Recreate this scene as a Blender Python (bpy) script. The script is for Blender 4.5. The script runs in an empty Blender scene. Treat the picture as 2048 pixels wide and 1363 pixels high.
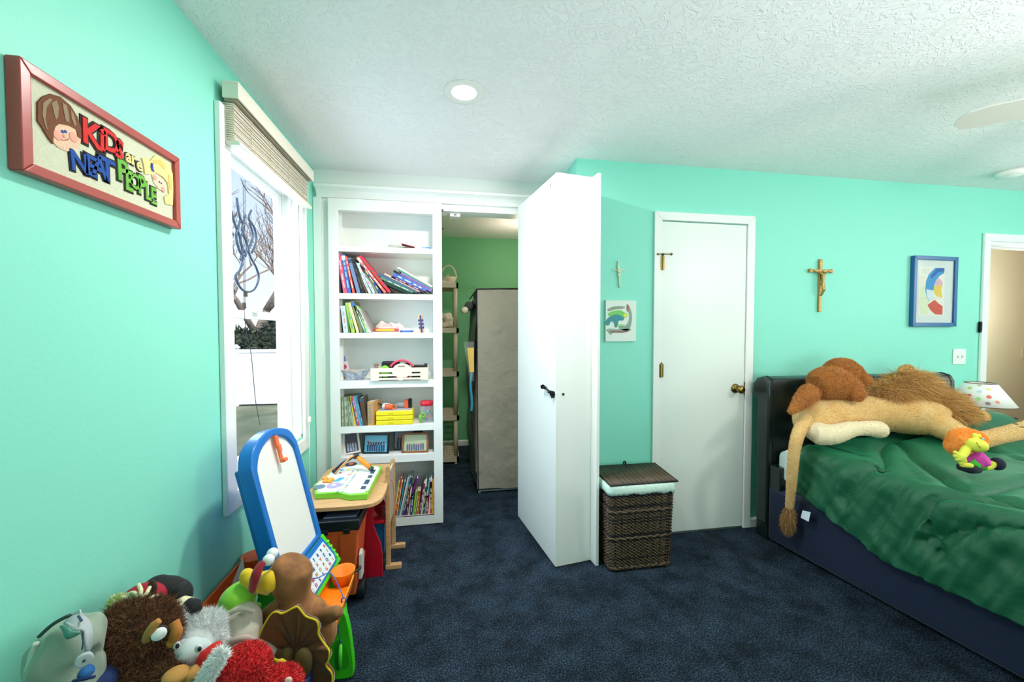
import bpy, math, random
import numpy as np
from mathutils import Vector, Matrix, noise as mnoise
R_ = math.radians
rnd = random.Random(7)
sc = bpy.context.scene
COL = sc.collection

# ------------------------------------------------------------------ camera
CAMZ = 1.37
YAW, PITCH, FPX = 0.164856, 0.0295663, 785.80      # calibrated on a 2048x1363 frame
cd = bpy.data.cameras.new('camera'); cam = bpy.data.objects.new('camera', cd); COL.objects.link(cam)
cd.sensor_fit = 'HORIZONTAL'; cd.sensor_width = 36.0; cd.lens = FPX / 2048 * 36.0
cd.clip_start = 0.03; cd.clip_end = 200
cam.location = (0, 0, CAMZ); cam.rotation_euler = (math.pi / 2 - PITCH, 0, -YAW)
sc.camera = cam

# ------------------------------------------------------------------ view, world, sun, big lights
sc.view_settings.view_transform = 'Standard'
sc.view_settings.look = 'None'
sc.view_settings.gamma = 1.0
sc.view_settings.use_curve_mapping = False
sc.view_settings.exposure = -0.1
sc.cycles.max_bounces = 10
sc.cycles.diffuse_bounces = 6
sc.cycles.glossy_bounces = 3
sc.cycles.transmission_bounces = 6
sc.cycles.transparent_max_bounces = 12
sc.cycles.sample_clamp_indirect = 6.0
sc.cycles.caustics_reflective = False
sc.cycles.caustics_refractive = False
sc.cycles.use_denoising = True

w = bpy.data.worlds.new('sky'); sc.world = w; w.use_nodes = True
nt = w.node_tree; nt.nodes.clear()
wo = nt.nodes.new('ShaderNodeOutputWorld'); wb = nt.nodes.new('ShaderNodeBackground')
tc = nt.nodes.new('ShaderNodeTexCoord'); sx = nt.nodes.new('ShaderNodeSeparateXYZ'); rp = nt.nodes.new('ShaderNodeValToRGB')
nt.links.new(tc.outputs['Generated'], sx.inputs[0]); nt.links.new(sx.outputs['Z'], rp.inputs[0])
rp.color_ramp.elements[0].position = 0.0; rp.color_ramp.elements[0].color = (0.80, 0.88, 0.98, 1)
rp.color_ramp.elements[1].position = 0.6; rp.color_ramp.elements[1].color = (0.28, 0.50, 0.95, 1)
nt.links.new(rp.outputs[0], wb.inputs[0]); wb.inputs[1].default_value = 1.5
nt.links.new(wb.outputs[0], wo.inputs[0])

def light(name, kind, loc, energy, color=(1, 1, 1), target=None, size=1, size_y=None, spread=None, angle=None, radius=None):
    d = bpy.data.lights.new(name, kind); d.energy = energy; d.color = color
    if kind == 'AREA':
        d.shape = 'RECTANGLE' if size_y else 'DISK'; d.size = size
        if size_y: d.size_y = size_y
        if spread: d.spread = spread
    if kind == 'SUN' and angle: d.angle = angle
    if radius is not None: d.shadow_soft_size = radius
    o = bpy.data.objects.new(name, d); COL.objects.link(o); o.location = loc
    if target is not None:
        o.rotation_euler = (Vector(target) - Vector(loc)).to_track_quat('-Z', 'Y').to_euler()
    return o

light('sun', 'SUN', (0, 0, 20), 5.0, (1.0, 0.95, 0.88), target=(-5, 10, 6), angle=0.01)
# daylight arriving through the left window
light('window_daylight', 'AREA', (-1.25, 2.15, 1.5), 34, (0.62, 0.80, 1.0), target=(0.6, 1.9, 0.9), size=0.8, size_y=1.4)
# unseen area lamps added for the ceiling, the right side and the rear
# upward lamp added beside the camera to brighten the ceiling like bounced flash
light('bounce_fill', 'AREA', (1.5, -0.4, 1.15), 44, (0.96, 0.97, 1.0), target=(1.6, 0.3, 2.44), size=1.6)
light('right_light', 'AREA', (5.1, 0.6, 1.7), 42, (0.97, 0.98, 1.0), target=(2.4, 2.0, 1.3), size=1.3, size_y=1.1)  # unseen lamp for the strong light from the right, before a solid wall
# soft fill lamp added behind the camera, no window modelled there
light('rear_fill', 'AREA', (0.9, -1.6, 1.75), 5, (0.97, 0.985, 1.0), target=(1.2, 2.4, 1.2), size=3.0, size_y=1.3)
# the lamp bowl under the ceiling fan
light('fan_lamp', 'POINT', (2.75, 0.55, 2.0), 40, (1.0, 0.95, 0.90), radius=0.12)
# recessed can
light('can_lamp', 'AREA', (0.083, 1.817, 2.425), 30, (1.0, 0.95, 0.90), target=(0.083, 1.817, 0), size=0.15)
# closet bulb and hallway lamp
light('closet_lamp', 'POINT', (0.75, 3.9, 2.1), 9, (1.0, 0.86, 0.66), radius=0.06)
light('hall_lamp', 'POINT', (5.2, 2.75, 1.6), 24, (1.0, 0.96, 0.92), radius=0.1)

# ------------------------------------------------------------------ pixel -> world helpers (rays of the calibrated camera)
_cy, _sy, _cp, _sp = math.cos(YAW), math.sin(YAW), math.cos(PITCH), math.sin(PITCH)
_F = Vector((_sy * _cp, _cy * _cp, -_sp)); _Rt = Vector((_cy, -_sy, 0)); _D = _F.cross(_Rt)
_C = Vector((0, 0, CAMZ))
def ray(x, y): return _Rt * ((x - 1024) / FPX) + _D * ((y - 681.5) / FPX) + _F
def atX(x, y, X): r = ray(x, y); return _C + r * (X / r.x)
def atY(x, y, Y): r = ray(x, y); return _C + r * (Y / r.y)
def atZ(x, y, Z): r = ray(x, y); return _C + r * ((Z - CAMZ) / r.z)
def atD(x, y, d): return _C + ray(x, y) * d           # d metres forward of the camera

# ------------------------------------------------------------------ materials
def lin(c):
    if isinstance(c, str):
        c = c.lstrip('#'); c = tuple(int(c[i:i + 2], 16) / 255 for i in (0, 2, 4))
    return tuple((x / 12.92 if x <= 0.04045 else ((x + 0.055) / 1.055) ** 2.4) for x in c)
_M = {}
def mat(name, color='#ffffff', rough=0.5, metal=0.0, bump=None, var=None, sheen=0, sheen_tint=None, coat=0, trans=0, emit=None,
        emit_s=0, alpha=1, spec=None, sss=0, ior=None, stretch=None):
    """bump=(scale, strength, distance[, detail]); var=(color2, scale[, contrast]) mixes a second colour by noise."""
    if name in _M: return _M[name]
    m = bpy.data.materials.new(name); m.use_nodes = True; _M[name] = m
    t = m.node_tree; b = t.nodes['Principled BSDF']
    b.inputs['Base Color'].default_value = (*lin(color), 1); b.inputs['Roughness'].default_value = rough
    b.inputs['Metallic'].default_value = metal
    if sheen:
        b.inputs['Sheen Weight'].default_value = sheen; b.inputs['Sheen Roughness'].default_value = 0.4
        if sheen_tint: b.inputs['Sheen Tint'].default_value = (*lin(sheen_tint), 1)
    if coat: b.inputs['Coat Weight'].default_value = coat; b.inputs['Coat Roughness'].default_value = 0.15
    if trans: b.inputs['Transmission Weight'].default_value = trans
    if ior: b.inputs['IOR'].default_value = ior
    if emit: b.inputs['Emission Color'].default_value = (*lin(emit), 1); b.inputs['Emission Strength'].default_value = emit_s
    if alpha < 1: b.inputs['Alpha'].default_value = alpha
    if spec is not None: b.inputs['Specular IOR Level'].default_value = spec
    co = None
    if bump or var:
        tcn = t.nodes.new('ShaderNodeTexCoord'); co = tcn.outputs['Object']
        if stretch:
            mp = t.nodes.new('ShaderNodeMapping'); mp.inputs['Scale'].default_value = stretch
            t.links.new(co, mp.inputs[0]); co = mp.outputs[0]
    if bump:
        n = t.nodes.new('ShaderNodeTexNoise'); n.inputs['Scale'].default_value = bump[0]; n.inputs['Detail'].default_value = bump[3] if len(bump) > 3 else 3
        bp = t.nodes.new('ShaderNodeBump'); bp.inputs['Strength'].default_value = bump[1]; bp.inputs['Distance'].default_value = bump[2]
        t.links.new(co, n.inputs['Vector']); t.links.new(n.outputs[0], bp.inputs['Height']); t.links.new(bp.outputs[0], b.inputs['Normal'])
    if var:
        n = t.nodes.new('ShaderNodeTexNoise'); n.inputs['Scale'].default_value = var[1]; n.inputs['Detail'].default_value = 4
        r = t.nodes.new('ShaderNodeValToRGB'); k = var[2] if len(var) > 2 else 0.15
        r.color_ramp.elements[0].position = 0.5 - k; r.color_ramp.elements[1].position = 0.5 + k
        r.color_ramp.elements[0].color = (*lin(color), 1); r.color_ramp.elements[1].color = (*lin(var[0]), 1)
        t.links.new(co, n.inputs['Vector']); t.links.new(n.outputs[0], r.inputs[0]); t.links.new(r.outputs[0], b.inputs['Base Color'])
    return m
def cm(color, rough=0.5, **k):                          # plain colour material, cached by colour
    return mat('colour_%s_%d' % (color.lstrip('#'), int(rough * 100)), color, rough, **k)

def wall_mat():
    m = mat('mint_wall_paint', '#8ADFC9', 0.55)
    t = m.node_tree; b = t.nodes['Principled BSDF']
    tcn = t.nodes.new('ShaderNodeTexCoord'); n = t.nodes.new('ShaderNodeTexNoise'); n.inputs['Scale'].default_value = 90; n.inputs['Detail'].default_value = 4
    bp = t.nodes.new('ShaderNodeBump'); bp.inputs['Strength'].default_value = 0.10; bp.inputs['Distance'].default_value = 0.004
    t.links.new(tcn.outputs['Object'], n.inputs['Vector']); t.links.new(n.outputs[0], bp.inputs['Height']); t.links.new(bp.outputs[0], b.inputs['Normal'])
    return m
def ceiling_mat():
    m = mat('textured_ceiling_paint', '#F6F3F3', 0.6)
    t = m.node_tree; b = t.nodes['Principled BSDF']; L = t.links
    tcn = t.nodes.new('ShaderNodeTexCoord')
    n0 = t.nodes.new('ShaderNodeTexNoise'); n0.inputs['Scale'].default_value = 9; n0.inputs['Detail'].default_value = 2
    mx = t.nodes.new('ShaderNodeMixRGB'); mx.blend_type = 'ADD'; mx.inputs[0].default_value = 0.35
    L.new(tcn.outputs['Object'], n0.inputs['Vector']); L.new(tcn.outputs['Object'], mx.inputs[1]); L.new(n0.outputs[1], mx.inputs[2])
    n1 = t.nodes.new('ShaderNodeTexNoise'); n1.inputs['Scale'].default_value = 17; n1.inputs['Detail'].default_value = 2.5; n1.inputs['Distortion'].default_value = 2.2
    L.new(mx.outputs[0], n1.inputs['Vector'])
    r = t.nodes.new('ShaderNodeValToRGB'); r.color_ramp.elements[0].position = 0.50; r.color_ramp.elements[1].position = 0.60
    L.new(n1.outputs[0], r.inputs[0])
    bp = t.nodes.new('ShaderNodeBump'); bp.inputs['Strength'].default_value = 0.5; bp.inputs['Distance'].default_value = 0.006
    L.new(r.outputs[0], bp.inputs['Height']); L.new(bp.outputs[0], b.inputs['Normal'])
    return m
def carpet_mat():
    m = mat('charcoal_blue_carpet', '#2b3040', 0.95, spec=0.1)
    t = m.node_tree; b = t.nodes['Principled BSDF']; L = t.links
    tcn = t.nodes.new('ShaderNodeTexCoord')
    n1 = t.nodes.new('ShaderNodeTexNoise'); n1.inputs['Scale'].default_value = 150; n1.inputs['Detail'].default_value = 9; n1.inputs['Roughness'].default_value = 0.8
    n2 = t.nodes.new('ShaderNodeTexNoise'); n2.inputs['Scale'].default_value = 6; n2.inputs['Detail'].default_value = 9; n2.inputs['Roughness'].default_value = 0.68
    L.new(tcn.outputs['Object'], n1.inputs['Vector']); L.new(tcn.outputs['Object'], n2.inputs['Vector'])
    r = t.nodes.new('ShaderNodeValToRGB'); e = r.color_ramp.elements
    e[0].position = 0.36; e[0].color = (*lin('#0e1118'), 1); e[1].position = 0.68; e[1].color = (*lin('#869eb6'), 1)
    k = r.color_ramp.elements.new(0.5); k.color = (*lin('#273647'), 1)
    L.new(n1.outputs[0], r.inputs[0])
    r2 = t.nodes.new('ShaderNodeValToRGB'); e = r2.color_ramp.elements
    e[0].position = 0.38; e[0].color = (0.48, 0.46, 0.44, 1); e[1].position = 0.62; e[1].color = (1.2, 1.2, 1.22, 1)
    L.new(n2.outputs[0], r2.inputs[0])
    mx = t.nodes.new('ShaderNodeMixRGB'); mx.blend_type = 'MULTIPLY'; mx.inputs[0].default_value = 1
    L.new(r.outputs[0], mx.inputs[1]); L.new(r2.outputs[0], mx.inputs[2]); L.new(mx.outputs[0], b.inputs['Base Color'])
    bp = t.nodes.new('ShaderNodeBump'); bp.inputs['Strength'].default_value = 1.0; bp.inputs['Distance'].default_value = 0.012
    L.new(n1.outputs[0], bp.inputs['Height']); L.new(bp.outputs[0], b.inputs['Normal'])
    return m
WALL, CEIL, CARPET = wall_mat(), ceiling_mat(), carpet_mat()
WHITE = mat('white_gloss_paint', '#F1F2EE', 0.32)
WHITE_D = mat('white_door_paint', '#E9EFE8', 0.38, bump=(30, 0.05, 0.004), stretch=(6, 6, 0.6))
BEIGE = mat('beige_hall_paint', '#DECDB6', 0.6)
BRASS = mat('aged_brass', '#8a7440', 0.3, metal=1.0)
BLACKM = mat('black_metal', '#17181c', 0.35, metal=0.6)
TAN = mat('tan_plastic', '#D8C6AC', 0.5)
WOOD = mat('birch_wood', '#D3A878', 0.45, var=('#BE8F60', 6, 0.2), stretch=(1, 12, 12))
BLACKP = mat('black_plastic', '#14171d', 0.35)

# ------------------------------------------------------------------ mesh builder
INV = {}
class MB:
    def __init__(s): s.v = []; s.f = []; s.mi = []; s.k = 0
    def _add(s, vs, fs):
        o = len(s.v); s.v += [tuple(x) for x in vs]; s.f += [tuple(i + o for i in f) for f in fs]; s.mi += [s.k] * len(fs); return s
    def box(s, a, b, M=None):
        x0, y0, z0 = a; x1, y1, z1 = b
        vs = [Vector(p) for p in ((x0, y0, z0), (x1, y0, z0), (x1, y1, z0), (x0, y1, z0), (x0, y0, z1), (x1, y0, z1), (x1, y1, z1), (x0, y1, z1))]
        if M is not None: vs = [M @ p for p in vs]
        return s._add(vs, [(0, 3, 2, 1), (4, 5, 6, 7), (0, 1, 5, 4), (1, 2, 6, 5), (2, 3, 7, 6), (3, 0, 4, 7)])
    def cbox(s, c, d, M=None):
        b = [x / 2 for x in d]
        return s.box([-x for x in b], b, Matrix.Translation(c) @ (M if M is not None else Matrix()))
    def hexa(s, P):                                     # 8 points: bottom ring then top ring
        return s._add(P, [(0, 3, 2, 1), (4, 5, 6, 7), (0, 1, 5, 4), (1, 2, 6, 5), (2, 3, 7, 6), (3, 0, 4, 7)])
    def prism(s, pts, a, b, axis='Z', M=None):          # outline extruded from a to b along axis
        def P(u, v, w): return {'Z': (u, v, w), 'Y': (u, w, v), 'X': (w, u, v)}[axis]
        n = len(pts); vs = [Vector(P(u, v, a)) for u, v in pts] + [Vector(P(u, v, b)) for u, v in pts]
        if M is not None: vs = [M @ p for p in vs]
        return s._add(vs, [tuple(range(n))[::-1], tuple(range(n, 2 * n))] + [(i, (i + 1) % n, (i + 1) % n + n, i + n) for i in range(n)])
    def tube(s, pts, r, n=10, closed=False, flat=None):
        pts = [Vector(p) for p in pts]; m = len(pts)
        rr = r if isinstance(r, (list, tuple)) else [r] * m
        vs = []; up = None
        for i, p in enumerate(pts):
            if closed: d = pts[(i + 1) % m] - pts[i - 1]
            else: d = pts[min(i + 1, m - 1)] - pts[max(i - 1, 0)]
            d.normalize()
            if up is None:
                up = Vector((0, 0, 1)) if abs(d.z) < 0.9 else Vector((0, 1, 0))
            a = up - d * up.dot(d)
            if a.length < 1e-4: a = d.orthogonal()
            a.normalize(); up = a; c = d.cross(a)
            for k in range(n):
                t = 2 * math.pi * k / n
                vs.append(p + (a * math.cos(t) * (flat or 1) + c * math.sin(t)) * rr[i])
        fs = []
        for i in range(m if closed else m - 1):
            j = (i + 1) % m
            for k in range(n):
                fs.append((i * n + k, i * n + (k + 1) % n, j * n + (k + 1) % n, j * n + k))
        if not closed: fs += [tuple(range(n))[::-1], tuple(range((m - 1) * n, m * n))]
        return s._add(vs, fs)
    def cyl(s, a, b, r, n=20, r2=None): return s.tube([a, b], [r, r if r2 is None else r2], n)
    def ell(s, c, r, M=None, n=20, m=12):
        if not isinstance(r, (tuple, list)): r = (r, r, r)
        T = Matrix.Translation(c) @ (M if M is not None else Matrix())
        vs = [T @ Vector((0, 0, -r[2]))]
        for i in range(1, m):
            a = math.pi * i / m
            for k in range(n):
                t = 2 * math.pi * k / n
                vs.append(T @ Vector((r[0] * math.sin(a) * math.cos(t), r[1] * math.sin(a) * math.sin(t), -r[2] * math.cos(a))))
        vs.append(T @ Vector((0, 0, r[2]))); L = len(vs) - 1
        fs = [(0, 1 + (k + 1) % n, 1 + k) for k in range(n)]
        for i in range(m - 2):
            for k in range(n):
                a = 1 + i * n; fs.append((a + k, a + (k + 1) % n, a + n + (k + 1) % n, a + n + k))
        a = 1 + (m - 2) * n; fs += [(a + k, a + (k + 1) % n, L) for k in range(n)]
        return s._add(vs, fs)
    def lathe(s, prof, c=(0, 0, 0), n=28, M=None, sx=1, sy=1):
        T = Matrix.Translation(c) @ (M if M is not None else Matrix()); vs = []
        for r, z in prof:
            for k in range(n):
                t = 2 * math.pi * k / n; vs.append(T @ Vector((r * math.cos(t) * sx, r * math.sin(t) * sy, z)))
        fs = [(i * n + k, i * n + (k + 1) % n, (i + 1) * n + (k + 1) % n, (i + 1) * n + k) for i in range(len(prof) - 1) for k in range(n)]
        if prof[0][0] > 1e-5: fs.append(tuple(range(n))[::-1])
        if prof[-1][0] > 1e-5: fs.append(tuple(range((len(prof) - 1) * n, len(prof) * n)))
        return s._add(vs, fs)
    def grid(s, fn, nu, nv, thick=None):
        vs = [fn(i / nu, j / nv) for j in range(nv + 1) for i in range(nu + 1)]
        return s._add(vs, [(j * (nu + 1) + i, j * (nu + 1) + i + 1, (j + 1) * (nu + 1) + i + 1, (j + 1) * (nu + 1) + i) for j in range(nv) for i in range(nu)])
    def build(s, name, mats, parent=None, smooth=False, bevel=0, seg=2, sub=0, local=False, solid=0, off=-1):
        me = bpy.data.meshes.new(name); vs = s.v
        if parent is not None and not local:
            Mi = INV[parent.name]; vs = [Mi @ Vector(p) for p in vs]
        me.from_pydata([tuple(p) for p in vs], [], s.f)
        if not isinstance(mats, (list, tuple)): mats = [mats]
        for m in mats: me.materials.append(m)
        me.polygons.foreach_set('material_index', s.mi)
        if smooth: me.polygons.foreach_set('use_smooth', [True] * len(me.polygons))
        me.validate(); me.update()
        o = bpy.data.objects.new(name, me); COL.objects.link(o)
        if parent is not None: o.parent = parent; INV[o.name] = INV[parent.name]
        else: INV[o.name] = Matrix()
        if solid:
            q = o.modifiers.new('solid', 'SOLIDIFY'); q.thickness = solid; q.offset = off
        if bevel:
            q = o.modifiers.new('bevel', 'BEVEL'); q.width = bevel; q.segments = seg; q.limit_method = 'ANGLE'; q.angle_limit = 0.6
            if not smooth: 
                me.polygons.foreach_set('use_smooth', [True] * len(me.polygons)); q.harden_normals = True
        if sub:
            q = o.modifiers.new('sub', 'SUBSURF'); q.levels = sub; q.render_levels = sub
        return o

def tag(o, label=None, cat=None, group=None, kind=None):
    if label: o['label'] = label
    if cat: o['category'] = cat
    if group: o['group'] = group
    if kind: o['kind'] = kind
    return o
def thing(name, label, cat, loc=(0, 0, 0), rz=0, group=None, kind=None):
    o = bpy.data.objects.new(name, None); COL.objects.link(o); o.empty_display_size = 0.05
    o.location = loc; o.rotation_euler = (0, 0, rz)
    INV[o.name] = (Matrix.Translation(loc) @ Matrix.Rotation(rz, 4, 'Z')).inverted()
    return tag(o, label, cat, group, kind)
def struct(o): o['kind'] = 'structure'; return o
def part(mb, name, m, parent, **k): return mb.build(name, m, parent, **k)
def blob(mb, name, mats, parent=None, voxel=0.006, it=6, fac=0.6, disp=None):
    """fuse overlapping volumes into one continuous smooth skin"""
    me = bpy.data.meshes.new('tmp'); me.from_pydata(mb.v, [], mb.f)
    t = bpy.data.objects.new('tmp', me); COL.objects.link(t)
    q = t.modifiers.new('r', 'REMESH'); q.mode = 'VOXEL'; q.voxel_size = voxel
    q = t.modifiers.new('s', 'SMOOTH'); q.iterations = it; q.factor = fac
    dg = bpy.context.evaluated_depsgraph_get(); dg.update()
    m2 = bpy.data.meshes.new_from_object(t.evaluated_get(dg)); m2.name = name
    bpy.data.objects.remove(t); bpy.data.meshes.remove(me)
    co = np.empty(len(m2.vertices) * 3, 'f'); m2.vertices.foreach_get('co', co); world = co.copy().reshape(-1, 3)
    if disp:
        for i in range(len(world)): world[i] = disp(Vector(world[i]))
        m2.vertices.foreach_set('co', world.ravel())
    if parent is not None: m2.transform(INV[parent.name])
    m2.materials.clear()
    for m in (mats if isinstance(mats, (list, tuple)) else [mats]): m2.materials.append(m)
    m2.polygons.foreach_set('use_smooth', [True] * len(m2.polygons)); m2.update()
    o = bpy.data.objects.new(name, m2); COL.objects.link(o)
    if parent is not None: o.parent = parent; INV[o.name] = INV[parent.name]
    else: INV[o.name] = Matrix()
    return o
def fur(src, name, mats, n, L, wd=0.0008, comb=(0, 0, -1), c=0.3, jit=0.35, seed=1, keep=None, curl=0.0, parent='src', gravity=0.0):
    """strands of fur rooted on a mesh: one joined object of thin tapering blades"""
    me = src.data; me.calc_loop_triangles(); T = len(me.loop_triangles)
    tv = np.empty(T * 3, 'i'); me.loop_triangles.foreach_get('vertices', tv); tv = tv.reshape(-1, 3)
    co = np.empty(len(me.vertices) * 3, 'f'); me.vertices.foreach_get('co', co); co = co.reshape(-1, 3).astype('f8')
    Mw = np.array(INV[src.name].inverted()); co = co @ Mw[:3, :3].T + Mw[:3, 3]
    A, B, Cc = co[tv[:, 0]], co[tv[:, 1]], co[tv[:, 2]]
    nn = np.cross(B - A, Cc - A); ar = np.linalg.norm(nn, axis=1); nn = nn / np.maximum(ar, 1e-12)[:, None]
    g = np.random.RandomState(seed); idx = g.choice(T, n, p=ar / ar.sum())
    u, v = g.rand(n), g.rand(n); fl = u + v > 1; u[fl], v[fl] = 1 - u[fl], 1 - v[fl]
    p = A[idx] + (B - A)[idx] * u[:, None] + (Cc - A)[idx] * v[:, None]; N = nn[idx]
    if keep is not None:
        k = keep(p, N); p, N = p[k], N[k]; n = len(p)
    cb = np.asarray(comb(p) if callable(comb) else comb, float)
    d = N * (1 - c) + cb * c + g.randn(n, 3) * jit
    d /= np.linalg.norm(d, axis=1)[:, None]
    LL = L * (0.6 + 0.6 * g.rand(n))[:, None]
    side = np.cross(d, g.randn(n, 3)); side /= np.maximum(np.linalg.norm(side, axis=1), 1e-9)[:, None]; side *= wd
    bend = g.randn(n, 3) * curl * L; bend[:, 2] -= gravity * L
    mid = p + d * LL * 0.5 + bend * 0.4; tip = p + d * LL + bend
    p0 = p - d * LL * 0.1
    V = np.stack([p0 - side, p0 + side, mid + side * .8, mid - side * .8, tip], 1).reshape(-1, 3)
    Mi = np.array(INV[src.name]); V = V @ Mi[:3, :3].T + Mi[:3, 3]
    base = (np.arange(n) * 5)[:, None]
    faces_q = base + np.array([0, 1, 2, 3]); faces_t = base + np.array([3, 2, 4])
    m2 = bpy.data.meshes.new(name); m2.vertices.add(len(V)); m2.vertices.foreach_set('co', V.astype('f').ravel())
    m2.loops.add(n * 7); m2.loops.foreach_set('vertex_index', np.concatenate([faces_q, faces_t], 1).ravel().astype('i'))
    m2.polygons.add(n * 2)
    st = (np.arange(n) * 7)[:, None] + np.array([0, 4]); m2.polygons.foreach_set('loop_start', st.ravel().astype('i'))
    try: m2.polygons.foreach_set('loop_total', np.tile([4, 3], n).astype('i'))
    except Exception: pass
    mats = mats if isinstance(mats, (list, tuple)) else [mats]
    for m in mats: m2.materials.append(m)
    m2.polygons.foreach_set('material_index', np.repeat(g.randint(0, len(mats), n), 2).astype('i'))
    m2.polygons.foreach_set('use_smooth', [True] * (2 * n))
    m2.update(calc_edges=True)
    o = bpy.data.objects.new(name, m2); COL.objects.link(o); o['kind'] = 'stuff'
    par = src if parent == 'src' else parent
    o.parent = par; INV[o.name] = INV[src.name]
    return o
_TXT = {}
def text_mb(s, size=1.0, depth=0.1, offset=0.0):
    key = (s, round(offset, 3))
    if key not in _TXT:
        cu = bpy.data.curves.new('t', 'FONT'); cu.body = s; cu.size = 1; cu.align_x = 'CENTER'; cu.align_y = 'CENTER'; cu.extrude = 0.5; cu.offset = offset; cu.resolution_u = 3
        ob = bpy.data.objects.new('t', cu); COL.objects.link(ob)
        dg = bpy.context.evaluated_depsgraph_get(); dg.update()
        me = bpy.data.meshes.new_from_object(ob.evaluated_get(dg))
        _TXT[key] = ([tuple(v.co) for v in me.vertices], [tuple(p.vertices) for p in me.polygons])
        bpy.data.objects.remove(ob); bpy.data.curves.remove(cu); bpy.data.meshes.remove(me)
    v, f = _TXT[key]
    return v, f
def put_text(mb, s, M, size, depth, offset=0.0, sx=1.0):
    """text in the XY plane of M, raised along its +Z"""
    v, f = text_mb(s, offset=offset)
    mb._add([M @ Vector((a * size * sx, b * size, (c + .5) * depth)) for a, b, c in v], f)
def frame(o, x, y):                                     # matrix with given origin, x and y directions
    x = Vector(x).normalized(); y = Vector(y).normalized(); z = x.cross(y).normalized(); y = z.cross(x)
    M = Matrix(((x.x, y.x, z.x, o[0]), (x.y, y.y, z.y, o[1]), (x.z, y.z, z.z, o[2]), (0, 0, 0, 1)))
    return M
ORD = ['first', 'second', 'third', 'fourth', 'fifth', 'sixth', 'seventh', 'eighth', 'ninth', 'tenth', 'eleventh', 'twelfth', 'thirteenth',
       'fourteenth', 'fifteenth', 'sixteenth', 'seventeenth', 'eighteenth', 'nineteenth', 'twentieth', 'twenty-first', 'twenty-second', 'twenty-third']
# ================================================================== ROOM SHELL
XL, YG, YB, XR, YR, H = -0.873, 2.39, 2.84, 5.3, -2.2, 2.44
XC = 0.807                                              # return wall beside the built-in
# floor and ceiling
mb = MB(); mb.box((-0.873, YR, -0.06), (8.3, 4.70, 0.0)); struct(mb.build('floor', CARPET))
mb = MB(); mb.box((-1.02, YR - .1, H), (8.3, 4.76, H + 0.1)); struct(mb.build('ceiling', CEIL))
# left wall with the window opening
WY0, WY1, WZ0, WZ1 = 1.765, 2.555, 0.72, 2.17
mb = MB()
mb.box((XL - .13, YR - .1, -.06), (XL, WY0, H)); mb.box((XL - .13, WY1, -.06), (XL, YB + .12, H))
mb.box((XL - .13, WY0, -.06), (XL, WY1, WZ0)); mb.box((XL - .13, WY0, WZ1), (XL, WY1, H))
struct(mb.build('wall_left', WALL))
# green wall, opening of the right doorway
DX0, DX1, DZ = 4.10, 4.90, 2.035
mb = MB()
mb.box((XC, YG, -.06), (DX0, YG + .12, H)); mb.box((DX1, YG, -.06), (XR + .1, YG + .12, H)); mb.box((DX0, YG, DZ), (DX1, YG + .12, H))
mb.box((XC, YG + .12, -.06), (XC + .12, YB + .12, H))
struct(mb.build('wall_back', WALL))
mb = MB(); mb.box((XR, YR - .1, -.06), (XR + .1, YG + .0, H)); struct(mb.build('wall_right', WALL))
mb = MB(); mb.box((XL, YR - .1, -.06), (XR, YR, H)); struct(mb.build('wall_front', WALL))
# wall over the built-in and the closet behind it
CGREEN = mat('green_closet_paint', '#7CC493', 0.6, bump=(90, .1, .003))
mb = MB(); mb.box((XL, YB, 2.205), (XC, YB + .12, H)); struct(mb.build('wall_back_upper', WHITE))
mb = MB(); mb.box((-.42, 4.64, -.06), (1.72, 4.74, H)); struct(mb.build('wall_closet_back', CGREEN))
mb = MB(); mb.box((-.52, YB + .26, -.06), (-.42, 4.74, H)); mb.box((XL, YB + .26, -.06), (-.42, YB + .36, H)); struct(mb.build('wall_closet_left', CGREEN))
mb = MB(); mb.box((1.62, YG + .12, -.06), (1.72, 4.74, H)); struct(mb.build('wall_closet_right', CGREEN))
# baseboards
def baseboard(name, a, b, n):
    a = Vector(a); b = Vector(b); n = Vector(n)
    prof = [(0, 0), (.014, 0), (.014, .052), (.009, .060), (.004, .066), (0, .066)]
    vs = []
    for e in (a, b):
        for d, z in prof: vs.append(e + n * d + Vector((0, 0, z)))
    k = len(prof); m = MB(); m._add(vs, [tuple(range(k)), tuple(range(k, 2 * k))[::-1]] + [(i, i + k, (i + 1) % k + k, (i + 1) % k) for i in range(k)])
    return struct(m.build(name, WHITE))
baseboard('baseboard_back', (2.068, YG, 0), (4.02, YG, 0), (0, -1, 0))
baseboard('baseboard_back_left', (XC, YG, 0), (1.328, YG, 0), (0, -1, 0))
baseboard('baseboard_left', (XL, YR, 0), (XL, YB, 0), (1, 0, 0))
baseboard('baseboard_closet', (-.42, 4.64, 0), (1.62, 4.64, 0), (0, -1, 0))
# cornice and frieze over the bookcases
prof = [(YB, 2.25), (YB - .028, 2.25), (YB - .030, 2.262), (YB - .034, 2.275), (YB - .046, 2.292), (YB - .066, 2.305), (YB - .074, 2.308), (YB - .074, 2.324), (YB, 2.324)]
mb = MB(); mb.prism(prof, -0.848, XC, axis='X'); struct(mb.build('trim_1', WHITE))
mb = MB(); mb.box((-.871, YB - .03, 0), (-.822, YB, 2.25)); struct(mb.build('trim_2', WHITE, bevel=.003))      # strip at the left wall
mb = MB(); mb.box((-.822, YB - .006, 0), (-.70, YB + .02, 2.25)); struct(mb.build('trim_3', WHITE))           # filler beside the bookcase
mb = MB(); mb.box((-.78, YB - .004, 2.205), (XC, YB, 2.25)); struct(mb.build('trim_4', WHITE))

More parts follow.
